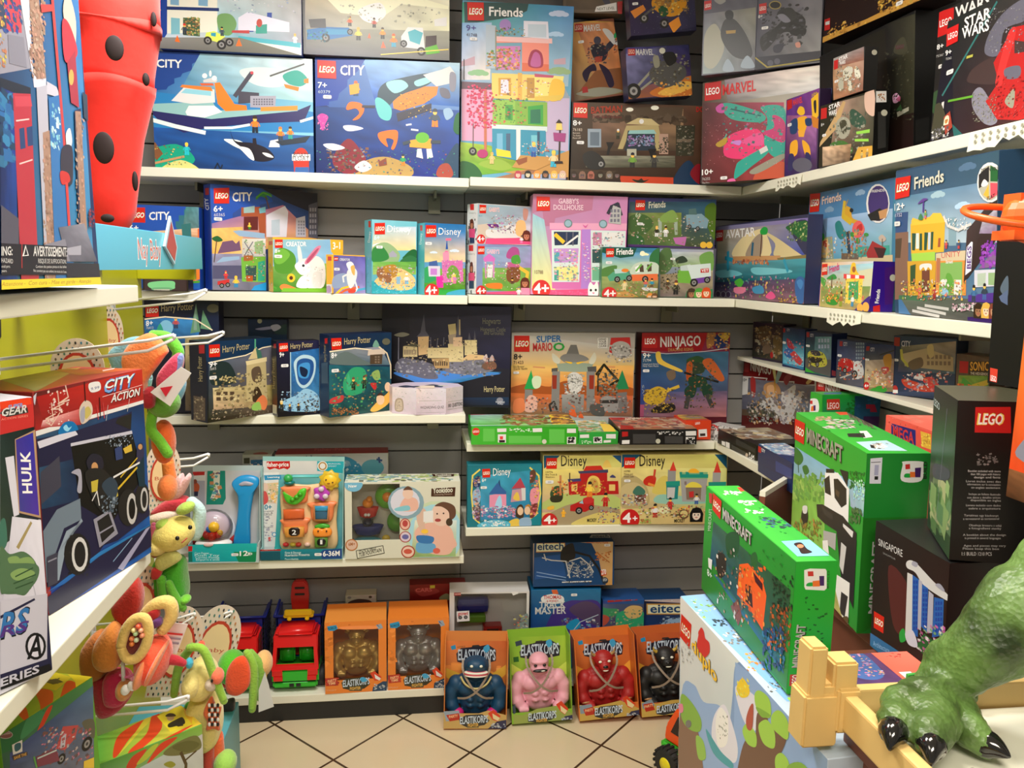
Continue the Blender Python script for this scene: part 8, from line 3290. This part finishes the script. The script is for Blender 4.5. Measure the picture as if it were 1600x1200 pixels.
pp('sleeve', a, 1.61, .06, 'b24', 148, 1060, 168, 1048, 200, 1050, 208, 1080, 188, 1108, 160, 1118, 148, 1090); pp('sleeve', a, 1.58, .05, 'c25', 165, 1055, 196, 1050, 204, 1080, 190, 1100, 166, 1096); lb('strap', a, 1.55, (3, 3), 'ddd', 192, 1036, 193, 1062); eb('small_head', a, 1.55, 194, 1078, 12, 16, .025, 'c84'); eb('white_wing', a, 1.53, 196, 1078, 7, 9, .008, 'eee', 20); eb('white_wing', a, 1.53, 206, 1072, 6, 8, .008, 'eee', -20); lb('pink_cord', a, 1.55, (2, 2, 2), 'e7a', 188, 1055, 200, 1058, 214, 1050)
tg = empty('white_tag', (0, 0, 0)); pad('tag_card', tg, px(1.63, 262, 972, 294, 975, 276, 1022, 250, 1016), .001, pl('eee', .6), False, False); tag(tg, 'white rectangular paper tag hanging right of the flower plush', 'tag', 'white toy tags')
for k in range(3): bm = bmesh.new(); bm.faces.new([bm.verts.new(q) for q in px(1.627, 262-k*3, 988+k*7, 286-k*3, 990+k*7, 285-k*3, 993+k*7, 261-k*3, 991+k*7)]); link('tag_print', mesh(bm), pl('c44' if k == 0 else '99a'), tg)
a = toy('yellow plush with long lime hair and a checkered star on its body')
eb('head', a, 1.82, 315, 1060, 26, 34, .06, 'ed8', 8); eb('muzzle', a, 1.79, 302, 1066, 16, 22, .05, 'ed8', 12); lb('hair', a, 1.77, (6, 7, 7, 6), '9c4', 296, 1012, 318, 1016, 336, 1060, 350, 1095); lb('hair', a, 1.79, (6, 7, 6), '8b4', 300, 1010, 280, 1040, 272, 1085); eb('red_knot', a, 1.78, 314, 1008, 6, 6, .015, 'e53'); eb('blue_knob', a, 1.76, 296, 1036, 6, 9, .012, '4bd'); eb('cheek', a, 1.77, 340, 1056, 10, 13, .02, 'f75'); eb('mouth', a, 1.77, 330, 1070, 10, 10, .015, 'dcb'); eb('eye', a, 1.75, 331, 1064, 2, 3, .003, '111', m=pl('111'))
pp('body', a, 1.84, .1, 'ed8', 300, 1090, 332, 1088, 346, 1110, 344, 1150, 324, 1168, 300, 1155, 292, 1120); pp('star_patch', a, 1.785, .02, 'd63', 318, 1112, 330, 1088, 338, 1104, 346, 1106, 342, 1124, 344, 1140, 334, 1138, 322, 1140, 324, 1126)
for i in range(4):
    for j in range(5):
        if (i+j) % 2: eb('check', a, 1.774, 327+i*4.5, 1102+j*7.5, 2.2, 3.6, .002, '222', m=pl('222'))
        else: eb('check', a, 1.774, 327+i*4.5, 1102+j*7.5, 2.2, 3.6, .002, 'eee', m=pl('eee'))
lb('leg', a, 1.82, (9, 10, 10), 'c43', 326, 1160, 324, 1190, 322, 1215); lb('leg', a, 1.84, (11, 12), 'e63', 338, 1150, 340, 1185); eb('foot', a, 1.82, 352, 1192, 18, 18, .04, '9c5'); lb('arm', a, 1.86, (8, 9), '5a3', 296, 1104, 288, 1130)
a = toy('green and orange plush elephant head above the floor, rightmost of the plush toys')
eb('head', a, 2.25, 362, 1042, 22, 26, .06, '5b2'); pp('ear', a, 2.19, .03, 'f52', 354, 1050, 366, 1030, 382, 1026, 391, 1045, 389, 1072, 372, 1086, 354, 1080); eb('cheek', a, 2.24, 412, 1036, 14, 20, .04, 'eb7'); lb('trunk', a, 2.2, (6, 7, 7, 6), '9c4', 386, 1020, 396, 1040, 396, 1080, 394, 1108); lb('trunk', a, 2.21, (6, 7, 6), '8b4', 392, 1020, 408, 1045, 406, 1090); pp('checkered_cloth', a, 2.26, .03, '333', 346, 1100, 366, 1092, 364, 1118, 346, 1122); eb('red_knot', a, 2.24, 352, 1066, 6, 8, .02, 'c33'); eb('body', a, 2.28, 352, 1128, 12, 22, .03, 'ed8')
tg = empty('white_tag', (0, 0, 0)); pad('tag_card', tg, px(2.17, 404, 1078, 414, 1050, 420, 1070, 428, 1104, 404, 1113), .001, pl('ddd', .6), False, False); tag(tg, 'white cloth care tag under the green elephant plush', 'tag', 'white toy tags')
# ---------------------------------------------------------------- rubber monster figures in their boxes
def figure(key, label, c, face, W, H, y, sx=1, metal=False, straps=True, dz=0, lowcut=0):
    o = CART[key]; f = empty('monster_figure'); tag(f, label, 'toy figure', 'monster figures in boxes'); f.matrix_world = o.matrix_basis @ Matrix.Translation((W/2, y, dz))
    m = mat('figure_rubber', tuple(v*1.3 for v in c), .32, .45) if metal else mat('figure_rubber', c, .5, bump=.15, scale=60)
    s = W/.228*sx; h = H/.328; T = lambda x, yy, z: Vector((x*s, yy*s, z*h)); bm = bmesh.new()
    ball(bm, T(0, .012, .085), Vector((.068, .036, .075))*s); ball(bm, T(0, .014, .05), Vector((.06, .034, .04))*s)
    for q in (-1, 1):
        ball(bm, T(q*.034, -.004, .128), Vector((.04, .032, .034))*s); ball(bm, T(q*.078, .01, .138), Vector((.032, .032, .034))*s); ball(bm, T(q*.035, .012, .16), Vector((.036, .024, .02))*s)
        tube(bm, [T(q*.08, .01, .138), T(q*.098, .006, .11), T(q*.097, .0, .082)], [.028*s, .03*s, .024*s], 14); tube(bm, [T(q*.097, .002, .085), T(q*.092, -.008, .062), T(q*.078, -.016, .046)], [.025*s, .027*s, .02*s], 14)
        ball(bm, T(q*.07, -.02, .04), Vector((.023, .02, .021))*s)
        for k in range(4): ball(bm, T(q*.07+(k-1.5)*.010, -.036, .038), Vector((.0065, .008, .012))*s, 10)
        ball(bm, T(q*.02, -.008, .09), Vector((.018, .026, .013))*s); ball(bm, T(q*.02, -.008, .068), Vector((.018, .025, .012))*s)
    ball(bm, T(0, .008, .175), Vector((.036, .03, .03))*s)
    if face == 'shark': ball(bm, T(0, -.002, .212), Vector((.052, .046, .036))*s); ball(bm, T(0, -.022, .224), Vector((.042, .034, .026))*s); ball(bm, T(0, -.014, .19), Vector((.054, .038, .017))*s)
    elif face == 'brute': ball(bm, T(0, .0, .208), Vector((.042, .038, .038))*s); ball(bm, T(0, -.014, .188), Vector((.038, .03, .021))*s); ball(bm, T(0, -.026, .216), Vector((.034, .016, .01))*s)
    else:
        ball(bm, T(0, .0, .212), Vector((.041, .034, .036))*s); ball(bm, T(0, -.026, .192), Vector((.025, .028, .021))*s); ball(bm, T(0, -.02, .216), Vector((.03, .018, .008))*s)
        for q in (-1, 1): ball(bm, T(q*.042, .004, .222), Vector((.016, .008, .009))*s, 12)
    link('body', fuse(bm, .0036*s, 4), m, f)
    WH, PK, DK = pl('eed'), pl('d67'), pl('111')
    def pt(name, x, yy, z, r, mm, rot=None): return blob(name, f, T(x, yy, z), Vector(r)*s, mm, rot)
    for q in (-1, 1):
        pt('eye', q*.018, {'shark': -.05, 'brute': -.037, 'bull': -.034}[face], {'shark': .228, 'brute': .206, 'bull': .212}[face], (.007, .005, .005), m if metal else WH if face != 'brute' else DK)
    if face == 'shark':
        pt('mouth', 0, -.034, .196, (.049, .022, .012), PK); pt('teeth', 0, -.0375, .201, (.047, .02, .0038), WH); pt('teeth', 0, -.0385, .190, (.045, .02, .0038), WH)
        link('necklace', (lambda b: (tube(b, spl([T(-.06, -.022, .178), T(-.04, -.038, .155), T(0, -.046, .142), T(.04, -.038, .155), T(.06, -.022, .178)], 5), .004*s, 8), mesh(b, True))[1])(bmesh.new()), pl('cb7'), f)
        for q in (-1, 1): pt('glove', q*.07, -.022, .042, (.026, .021, .02), pl('c27'))
    elif face == 'brute': pt('mouth', 0, -.041, .187, (.03, .009, .007), DK); pt('teeth', .01, -.046, .188, (.01, .006, .0025), WH)
    else:
        pt('mouth', 0, -.044, .181, (.012, .008, .004), m if metal else WH); pt('nose', 0, -.05, .196, (.011, .006, .006), m if metal else DK)
        for q in (-1, 1):
            link('horn', (lambda b: (tube(b, spl([T(q*.026, 0, .225), T(q*.044, -.006, .236), T(q*.048, -.012, .252)], 4), [(.009-.0009*i)*s for i in range(9)], 10), mesh(b, True))[1])(bmesh.new()), m if metal else pl('a85' if c != '222' else 'ca4'), f)
            if not metal: pt('wrist_cuff', q*.086, -.012, .056, (.024, .024, .011), pl('b85'))
    if straps:
        for q in (-1, 1):
            bm = bmesh.new(); P = spl([T(q*.052, .0, .232), T(q*.05, -.03, .2), T(q*.012, -.053, .145), T(-q*.03, -.05, .112), T(-q*.07, -.03, .1)], 5)
            for A, B_ in zip(P, P[1:]):
                d = (B_-A).normalized(); w_ = d.cross(Vector((0, -1, 0))).normalized()*.004*s; v = [bm.verts.new(p) for p in (A+w_, B_+w_, B_-w_, A-w_)]; bm.faces.new(v)
            bmesh.ops.remove_doubles(bm, verts=bm.verts, dist=1e-5); st_ = link('strap', mesh(bm), pl('987', .6), f); md = st_.modifiers.new('t', 'SOLIDIFY'); md.thickness = .0012
    return f
BD = {b[0]: b for b in BOXES}
for k, lb_t, c, fc, sx in (('P1', 'navy shark headed figure with pink gloves in an orange box', '146', 'shark', 1), ('P2', 'pale pink muscular figure with crossed straps in a lime box', 'eab', 'brute', 1), ('P3', 'red bull headed figure with crossed straps in an orange box', 'a22', 'bull', 1), ('P4', 'black bull headed figure with pale horns in an orange box', '222', 'bull', 1)):
    b = BD[k]; figure(k, lb_t, c, fc, b[9], b[11], .05, .93, dz=.004)
for k, lb_t, c in (('E1', 'golden bull headed figure behind the window of an orange box', (.55, .36, .1)), ('E2', 'silver bull headed figure behind the window of an orange box', (.36, .36, .36))):
    b = BD[k]; figure(k, lb_t, c, 'bull', b[9], b[11]*1.0, .085, .82, True, False, .01)
# ---------------------------------------------------------------- white octagonal quiz box
oc = empty('octagonal_box', (0, 0, 0)); tag(oc, 'white octagonal quiz box with a black folded lid, at the end of the third shelf', 'quiz box')
a, b = at(607, 641, 2.8), at(723, 645, 2.8); oc.location = ((a.x+b.x)/2, 2.845, 1.1355); rr_ = (b.x-a.x)/2*1.045; hh = .094
ang = [R(-90-22.5+8+45*i) for i in range(8)]; bm = bmesh.new(); lo = [bm.verts.new((rr_*math.cos(t), rr_*.62*math.sin(t), 0)) for t in ang]; hi = [bm.verts.new((rr_*math.cos(t), rr_*.62*math.sin(t), hh)) for t in ang]
bm.faces.new(lo[::-1]); bm.faces.new(hi)
for i in range(8): bm.faces.new((lo[i], lo[(i+1) % 8], hi[(i+1) % 8], hi[i]))
me = mesh(bm); tint(me, 'dcd'); link('box_body', me, CARD, oc)
for i, nm in ((0, 'octf'), (1, 'octg'), (7, 'octh')):
    A = Vector((rr_*math.cos(ang[i]), rr_*.62*math.sin(ang[i]), 0)); Bq = Vector((rr_*math.cos(ang[(i+1) % 8]), rr_*.62*math.sin(ang[(i+1) % 8]), 0)); U = (Bq-A); wd = U.length; U.normalize()
    draw(oc, A, U, (0, 0, 1), wd, hh, ['q edd dde dcd cbc .02 0 94 120 94 120 0 0 0', 'n 7 40 2 7 ccc,bbb,ddd 0 94 120 94 120 0 0 0']+CARDTXT[nm], 'side_print')
draw(oc, (-rr_, -rr_*.95, hh), (1, 0, 0), (0, 1, 0), 2*rr_, 2*rr_, ['s 112 40 96 52 80 66 72 84 78 96 70 104 84 118 92 108 112 92 110 70 126 52 116', 's 112 120 96 140 76 160 86 190 80 200 104 184 134 164 150 140 130', 'p eda 116 96 130 84 128 66 100 76', 's ddb 180 116 204 108 220 116 200 128', 'l 776 2 104 60 118 40', 'l 776 2 190 70 210 60'], 'lid_print')
link('lid_flap', (lambda b_: (bx(b_, -.02, -rr_*.56, hh+.001, .03, -rr_*.2, hh+.0025), mesh(b_))[1])(bmesh.new()), pl('edc', .6), oc)
# ---------------------------------------------------------------- toy trucks on the low shelf
def truck(label, x, y, z, crane=True):
    t = empty('toy_truck', (x, y, z)); tag(t, label, 'toy truck', 'toy trucks on the bottom shelf')
    RD, GN, BU, BK, YE = pl('d22', .25), pl('3b3', .25), pl('239', .3), pl('222', .6), pl('ec2', .3)
    W = .084
    bm = bmesh.new(); bx(bm, -W, 0, .03, W, .06, .085); bx(bm, -W, .06, .035, W, .3, .07); bmesh.ops.bevel(bm, geom=bm.edges[:], offset=.008, segments=3, affect='EDGES'); link('chassis', mesh(bm), GN, t)
    bm = bmesh.new(); bx(bm, -W*.95, -.006, .018, W*.95, .01, .042); bmesh.ops.bevel(bm, geom=bm.edges[:], offset=.006, segments=3, affect='EDGES'); link('bumper', mesh(bm), GN, t)
    # cab: frame around a dark windscreen
    bm = bmesh.new()
    def fr(x0, z0, x1, z1, y0=.0, y1=.016):
        k = lambda zz: (zz-.085)*.22
        vs = [bm.verts.new((xx*(1-(zz-.085)*.9), yy+k(zz), zz)) for zz in (z0, z1) for yy in (y0, y1) for xx in (x0, x1)]
        for f in ((0, 1, 3, 2), (4, 6, 7, 5), (0, 4, 5, 1), (2, 3, 7, 6), (0, 2, 6, 4), (1, 5, 7, 3)): bm.faces.new([vs[i] for i in f])
    fr(-W, .085, W, .1); fr(-W, .1, -W+.014, .165); fr(W-.014, .1, W, .165); fr(-W, .165, W, .205)
    link('cab_frame', mesh(bm), RD, t)
    bm = bmesh.new(); bx(bm, -W*.86, .02, .2, W*.86, .13, .222); bmesh.ops.bevel(bm, geom=bm.edges[:], offset=.012, segments=3, affect='EDGES'); link('cab_roof', mesh(bm, True), RD, t)
    bm = bmesh.new(); [bx(bm, q*W*.9-.004, .03, .085, q*W*.9+.004, .12, .2) for q in (-1, 1)]; bx(bm, -W*.9, .12, .085, W*.9, .128, .2); link('cab_sides', mesh(bm), RD, t)
    for q in (-1, 1):
        bm = bmesh.new(); bx(bm, q*.035-.028, .06, .085, q*.035+.028, .075, .15); bmesh.ops.bevel(bm, geom=bm.edges[:], offset=.007, segments=3, affect='EDGES'); link('seat', mesh(bm, True), GN, t)
        bm = bmesh.new(); bx(bm, q*.06-.016, -.009, .048, q*.06+.016, -.002, .064); link('headlight', mesh(bm), RD, t)
        bm = bmesh.new(); bx(bm, q*.063-.018, -.006, .066, q*.063+.018, .002, .086); link('grille', mesh(bm), RD, t)
        bm = bmesh.new(); bx(bm, q*.012-.008, -.0085, .024, q*.012+.008, -.005, .036); link('vent', mesh(bm), BK, t)
    for yy in (.05, .24):
        for q in (-1, 1):
            o = lathe('wheel', t, (0, 0, 0), [(.012, -.014), (.034, -.014), (.037, -.008), (.037, .008), (.034, .014), (.012, .014)], BK, 24, 'X'); o.location = (q*(W+.006), yy, .0375)
            h2 = lathe('hub', o, (q*.0145, 0, 0), [(.004, -.001), (.016, -.001), (.014, .003), (.004, .003)], YE, 16, 'X')
    bm = bmesh.new(); n = 12
    for q in (-1, 1): bx(bm, q*W*.98-.003, .135, .075, q*W*.98+.003, .33, .235)
    bx(bm, -W, .135, .075, W, .141, .235); bx(bm, -W, .324, .075, W, .33, .235); bx(bm, -W, .135, .07, W, .33, .076); link('tipper_bed', mesh(bm), BU, t)
    bm = bmesh.new(); tube(bm, [(-W-.006, .13, .235), (W+.006, .13, .235), (W+.008, .335, .245), (-W-.008, .335, .245), (-W-.006, .13, .235)], .006, 8); link('bed_rim', mesh(bm, True), BU, t)
    bm = bmesh.new()
    for i in range(11):
        for q in (-1, 1): tube(bm, [(q*(W+.004), .02+i*.03, .05+.0*i), (q*(W+.005), .02+i*.03, .225)], .0009, 4)
    for i in range(9): [tube(bm, [(q*(W+.0045), .02, .055+i*.02), (q*(W+.0045), .32, .055+i*.02)], .0009, 4) for q in (-1, 1)]
    link('net', mesh(bm), BK, t)
    if crane:
        bm = bmesh.new(); P = [(-.03, .24), (.03, .24), (.034, .3), (.03, .345), (.018, .362), (-.018, .362), (-.03, .345), (-.034, .3)]
        A = [bm.verts.new((x_, .16, z_)) for x_, z_ in P]; B2 = [bm.verts.new((x_, .185, z_)) for x_, z_ in P]; bm.faces.new(A); bm.faces.new(B2[::-1])
        for i in range(8): bm.faces.new((A[i], A[(i+1) % 8], B2[(i+1) % 8], B2[i]))
        bmesh.ops.bevel(bm, geom=bm.edges[:], offset=.004, segments=2, affect='EDGES'); link('crane_back', mesh(bm), pl('b22', .3), t)
        for zz in (.33, .305): bm = bmesh.new(); bx(bm, -.018, .157, zz, .018, .161, zz+.007); link('slot', mesh(bm), BK, t)
        bm = bmesh.new(); bx(bm, -.055, .11, .235, .055, .15, .248); bx(bm, -.05, .105, .245, .05, .118, .268); bx(bm, -.04, .1, .228, -.025, .112, .24); bx(bm, .025, .1, .228, .04, .112, .24); bmesh.ops.bevel(bm, geom=bm.edges[:], offset=.003, segments=2, affect='EDGES'); link('yellow_plate', mesh(bm), YE, t)
    return t
p = at(461, 1078, 2.775); truck('red and green toy truck with a blue bed and a red crane back', p.x, 2.785, .1005)
p2 = at(371, 1078, 2.8); truck('red toy truck without crane, half hidden by the green plush elephant', p.x-.215, 2.785, .1005, False)
# orange and green truck on the floor
ot = empty('toy_truck', (.93, 2.36, 0), R(-62)); tag(ot, 'orange and green toy truck on the floor, mostly hidden by the large pale box', 'toy truck')
OR, GN2, YL = pl('e51', .3), pl('4b3', .3), pl('ed2', .3)
bm = bmesh.new(); bx(bm, -.04, -.085, .075, .2, .085, .11); bmesh.ops.bevel(bm, geom=bm.edges[:], offset=.012, segments=3, affect='EDGES'); link('chassis', mesh(bm), GN2, ot)
bm = bmesh.new(); v = []
for yy in (-.075, .075):
    for x_, z_ in ((-.03, .11), (-.028, .16), (.01, .235), (.11, .24), (.12, .11)): v.append(bm.verts.new((x_, yy*(1-(z_-.11)*.8), z_)))
bm.faces.new(v[:5]); bm.faces.new(v[5:][::-1])
for i in range(5): bm.faces.new((v[i], v[(i+1) % 5], v[5+(i+1) % 5], v[5+i]))
bmesh.ops.bevel(bm, geom=bm.edges[:], offset=.008, segments=3, affect='EDGES'); link('cab', mesh(bm), OR, ot)
for q in (-1, 1):
    bm = bmesh.new(); f4 = [(0.0, .15), (.025, .215), (.085, .215), (.085, .15)]; bm.faces.new([bm.verts.new((x_, q*(.0765-(z_-.11)*.058), z_)) for x_, z_ in f4]); link('side_window', mesh(bm), pl('211', .2), ot)
    for x_ in (.015, .16):
        o = lathe('wheel', ot, (0, 0, 0), [(.015, -.02), (.046, -.02), (.0525, -.012), (.0525, .012), (.046, .02), (.015, .02)], pl('222', .7), 32, 'X'); o.location = (x_, q*.09, .0535); o.rotation_euler = (0, 0, R(90))
        lathe('hub', o, (0, 0, 0), [(.004, -.0225), (.022, -.0225), (.024, -.018), (.024, .018), (.022, .0225), (.004, .0225)], YL, 20, 'X')
        bm = bmesh.new(); [bx(bm, -.02, -.004, -.0035, .02, .004, .0035, Matrix.Rotation(t*math.pi/9, 4, 'X') @ Matrix.Translation((0, 0, .0525))) for t in range(18)]; link('tread', mesh(bm), pl('222', .7), o)
# ---------------------------------------------------------------- baby toys inside their packages
y1 = 2.8
def pk(par, name, col, th, *xy, d=y1, smooth=True, rough=.3): return pad(name, par, px(d, *xy), th, pl(col, rough), smooth)
def FP(*xy): return [c for i in range(0, len(xy), 2) for c in (260+xy[i]/5.3333, 680+xy[i+1]/5.3333)]
def EBP(par, name, col, x, y, rx, ry, rd, d=y1, m=None):
    k = d/FPX; o = blob(name, par, (0, 0, 0), (rx/5.3333*k, rd, ry/5.3333*k), m or pl(col, .3)); o.location = at(*FP(x, y), d); return o
t = empty('push_toy', (0, 0, 0)); tag(t, 'white dome push toy with a blue handle in a grey and teal package', 'baby toy')
pk(t, 'handle', '29d', .03, *FP(545, 400, 600, 345, 680, 330, 760, 350, 775, 400, 740, 460, 720, 540, 700, 700, 690, 955, 560, 955, 590, 700, 600, 540, 580, 460), d=2.8); pk(t, 'handle_hole', 'aab', .034, *FP(600, 400, 660, 372, 740, 392, 720, 415, 660, 412, 620, 418), d=2.8)
EBP(t, 'base_shell', 'eee', 395, 790, 180, 150, .035, 2.812); EBP(t, 'back_disc', 'cbc', 390, 760, 145, 130, .03, 2.80)
for x, y, c_, r in ((395, 765, 'fc3', 44), (358, 785, '26b', 28), (335, 830, 'd33', 34), (380, 840, 'e43', 38), (430, 830, 'd33', 30), (300, 850, '5b3', 26), (445, 815, 'eb3', 26)): EBP(t, 'ball', c_, x, y, r, r, r/5.3333*.00227, 2.765)
EBP(t, 'clear_dome', 'fff', 388, 765, 160, 150, .05, 2.79, PLASTIC); EBP(t, 'front_lip', 'eee', 395, 900, 150, 45, .03, 2.775); EBP(t, 'lip_badge', 'ecc', 350, 912, 40, 18, .005, 2.744)
EBP(t, 'red_wheel', 'b33', 190, 880, 60, 40, .02, 2.81); EBP(t, 'red_wheel', 'b33', 545, 850, 40, 60, .02, 2.815)
t = empty('activity_board', (0, 0, 0)); tag(t, 'cream garden activity board with a yellow sun in a white and teal package', 'baby toy')
pk(t, 'board', 'ec9', .022, *FP(965, 430, 1180, 412, 1420, 415, 1420, 700, 1412, 940, 1180, 948, 960, 945, 958, 700), d=2.795, rough=.4)
bm = bmesh.new(); tube(bm, px(2.785, *FP(1030, 360, 1060, 345, 1270, 345)), .005, 10); link('top_bar', mesh(bm, True), pl('6cc'), t); EBP(t, 'snail', '3a5', 1015, 360, 38, 36, .015, 2.78); EBP(t, 'snail_base', '177', 1025, 395, 46, 22, .015, 2.782)
pk(t, 'sun', 'db3', .02, *[c for i in range(18) for c in FP(1362+(98 if i % 2 == 0 else 78)*math.cos(i*math.pi/9), 375+(92 if i % 2 == 0 else 74)*math.sin(i*math.pi/9))], d=2.78, smooth=False)
EBP(t, 'sun_face', 'fc3', 1365, 378, 62, 58, .014, 2.776)
for x in (1330, 1385): EBP(t, 'eye', '421', x, 372+(x-1330)*.4, 7, 6, .003, 2.763)
EBP(t, 'smile', '842', 1352, 402, 12, 5, .003, 2.763)
def pot(*xy): pk(t, 'flower_pot', 'e85', .02, *FP(*xy), d=2.778)
pot(965, 430, 1190, 428, 1180, 470, 1160, 560, 985, 560, 970, 470); pot(960, 700, 1190, 690, 1180, 740, 1160, 820, 990, 830, 970, 750); pot(1185, 565, 1410, 552, 1400, 600, 1370, 715, 1225, 715, 1200, 610)
pk(t, 'pea_pod', '5c3', .022, *FP(975, 470, 1060, 520, 1110, 455, 1165, 445, 1150, 520, 1090, 575, 1020, 570, 985, 530), d=2.768); [EBP(t, 'pea', '4a2', x, y, 22, 20, .01, 2.757) for x, y in ((1050, 535), (1085, 515), (1115, 490))]
pk(t, 'flower', 'b4b', .018, *[c for i in range(10) for c in FP(1290+(74 if i % 2 == 0 else 58)*math.cos(i*math.pi/5), 485+(68 if i % 2 == 0 else 54)*math.sin(i*math.pi/5))], d=2.77); [EBP(t, 'petal_window', 'dcd', x, y, 24, 22, .006, 2.76) for x, y in ((1290, 450), (1252, 510), (1325, 510))]
pk(t, 'orange_book', 'd63', .02, *FP(972, 618, 1148, 612, 1150, 690, 975, 700), d=2.77, smooth=False); pk(t, 'mirror_frame', 'c85', .016, *FP(1222, 580, 1360, 580, 1355, 715, 1226, 715), d=2.765, smooth=False); pk(t, 'mirror', '368', .016, *FP(1236, 590, 1346, 590, 1342, 700, 1240, 700), d=2.761, smooth=False); pk(t, 'blue_flap', '39c', .014, *FP(1236, 590, 1346, 590, 1344, 630, 1238, 630), d=2.757, smooth=False)
pk(t, 'carrot', 'f93', .022, *FP(1222, 790, 1262, 765, 1300, 778, 1340, 765, 1378, 790, 1370, 835, 1300, 848, 1230, 838), d=2.765); pk(t, 'carrot_top', '4a3', .016, *FP(1236, 755, 1300, 735, 1360, 750, 1350, 775, 1300, 768, 1250, 778), d=2.766); [EBP(t, 'eye', '421', x, 800, 7, 8, .003, 2.752) for x in (1264, 1334)]
pk(t, 'number_roller', 'd94', .026, *FP(980, 765, 1150, 760, 1150, 845, 985, 850), d=2.762, smooth=False); pk(t, 'number_plate', '211', .008, *FP(1020, 785, 1040, 770, 1095, 768, 1112, 785, 1112, 820, 1090, 838, 1040, 840, 1020, 822), d=2.748, smooth=False)
pk(t, 'number_tile', '583', .02, *FP(1235, 850, 1345, 846, 1345, 928, 1235, 934), d=2.765, smooth=False); pk(t, 'number_plate', '111', .008, *FP(1255, 880, 1270, 862, 1310, 862, 1328, 880, 1325, 905, 1310, 920, 1270, 920, 1255, 905), d=2.754, smooth=False)
def digit(d, x0, x1, yb, yt, dd):
    A = at(*FP(x0, yb), dd); B_ = at(*FP(x1, yb), dd); C = at(*FP(x0, yt), dd); vs, fs = GLY[(d, 'b')]; mx = max(v[0] for v in vs); mn = min(v[0] for v in vs)
    bm = bmesh.new(); V = [bm.verts.new(A+(B_-A)*((v[0]-mn)/(mx-mn))+(C-A)*(v[1]/CAP)) for v in vs]; [bm.faces.new([V[i] for i in f]) for f in fs]; link('digit', mesh(bm), pl('eee'), t)
digit('2', 1046, 1082, 828, 790, 2.7435); digit('1', 1281, 1300, 908, 874, 2.7495)
for x, c_ in ((995, 'c33'), (1055, 'cb4'), (1100, 'c43'), (1175, 'dba')): EBP(t, 'button', c_, x, 912, 26, 20, .008, 2.78)
# bath boats in the dotted window box
def FQ(*xy): return [c for i in range(0, len(xy), 2) for c in (390+xy[i]/4.5714, 690+xy[i+1]/4.5714)]
t = empty('bath_toy', (0, 0, 0)); tag(t, 'stacked red and blue bath boats with an orange duck, in the dotted window box', 'baby toy')
def qb(name, col, x, y, rx, ry, rd=.03, d=2.815): k = d/FPX/4.5714; o = blob(name, t, (0, 0, 0), (rx*k, rd, ry*k), pl(col, .25)); o.location = at(*FQ(x, y), d); return o
def boat(name, col, x, y, r, h, d=2.815):
    k = d/FPX/4.5714; o = lathe(name, t, (0, 0, 0), [(r*.3*k, -h*k), (r*.75*k, -h*.8*k), (r*k, 0), (r*1.0*k, .002), (r*.92*k, .001), (r*.7*k, -h*.4*k), (.002, -h*.45*k)], pl(col, .25), 30); o.scale = (1, .38, 1); o.location = at(*FQ(x, y), d)
boat('blue_boat', '138', 845, 600, 115, 75); boat('red_boat', 'c22', 845, 470, 78, 80, 2.812); qb('neck', '124', 845, 570, 40, 30); qb('duck_body', 'f92', 845, 440, 40, 34, .025, 2.81); qb('duck_head', 'f92', 855, 410, 22, 20, .02, 2.8); qb('eye', 'eee', 828, 524, 12, 12, .006, 2.782); qb('eye', 'eee', 850, 524, 12, 12, .006, 2.782); qb('light_blue_boat', '4bc', 840, 715, 115, 34, .04)
qb('green_wheel', '6b3', 985, 390, 90, 94, .02, 2.835); qb('orange_hub', 'f93', 985, 395, 38, 38, .02, 2.82); qb('green_wheel', '5a3', 1050, 570, 70, 80, .015, 2.835); qb('yellow_star', 'ec4', 975, 690, 30, 26, .01, 2.79); qb('red_boat_small', 'd33', 1060, 740, 34, 40, .02, 2.805)
# toy truck in the white window box
t = empty('toy_truck', (0, 0, 0)); tag(t, 'blue, yellow and red toy truck inside the white window box', 'toy truck')
def FV(x, y): return (680+x/3.53, 820+y/3.53)
def vb2(name, col, x0, y0, x1, y1_, d0, d1, bev=.006): a, b = at(*FV(x0, y1_), d0), at(*FV(x1, y0), d0); return box(name, (a.x, d0, a.z), (b.x, d1, b.z), pl(col, .3), t, bev)
vb2('blue_tank', '238', 120, 405, 300, 495, 2.885, 2.935, .02); vb2('green_rail', '693', 130, 500, 280, 545, 2.885, 2.93); vb2('red_cab', 'a22', 265, 560, 370, 650, 2.885, 2.935); vb2('cab_window', '422', 285, 575, 350, 620, 2.88, 2.886, .002)
a = at(*FV(210, 640), 2.9); o = lathe('yellow_drum', t, (0, 0, 0), [(.01, -.03), (.028, -.03), (.03, -.02), (.03, .02), (.028, .03), (.01, .03)], pl('dc3', .3), 28, 'X'); o.location = a
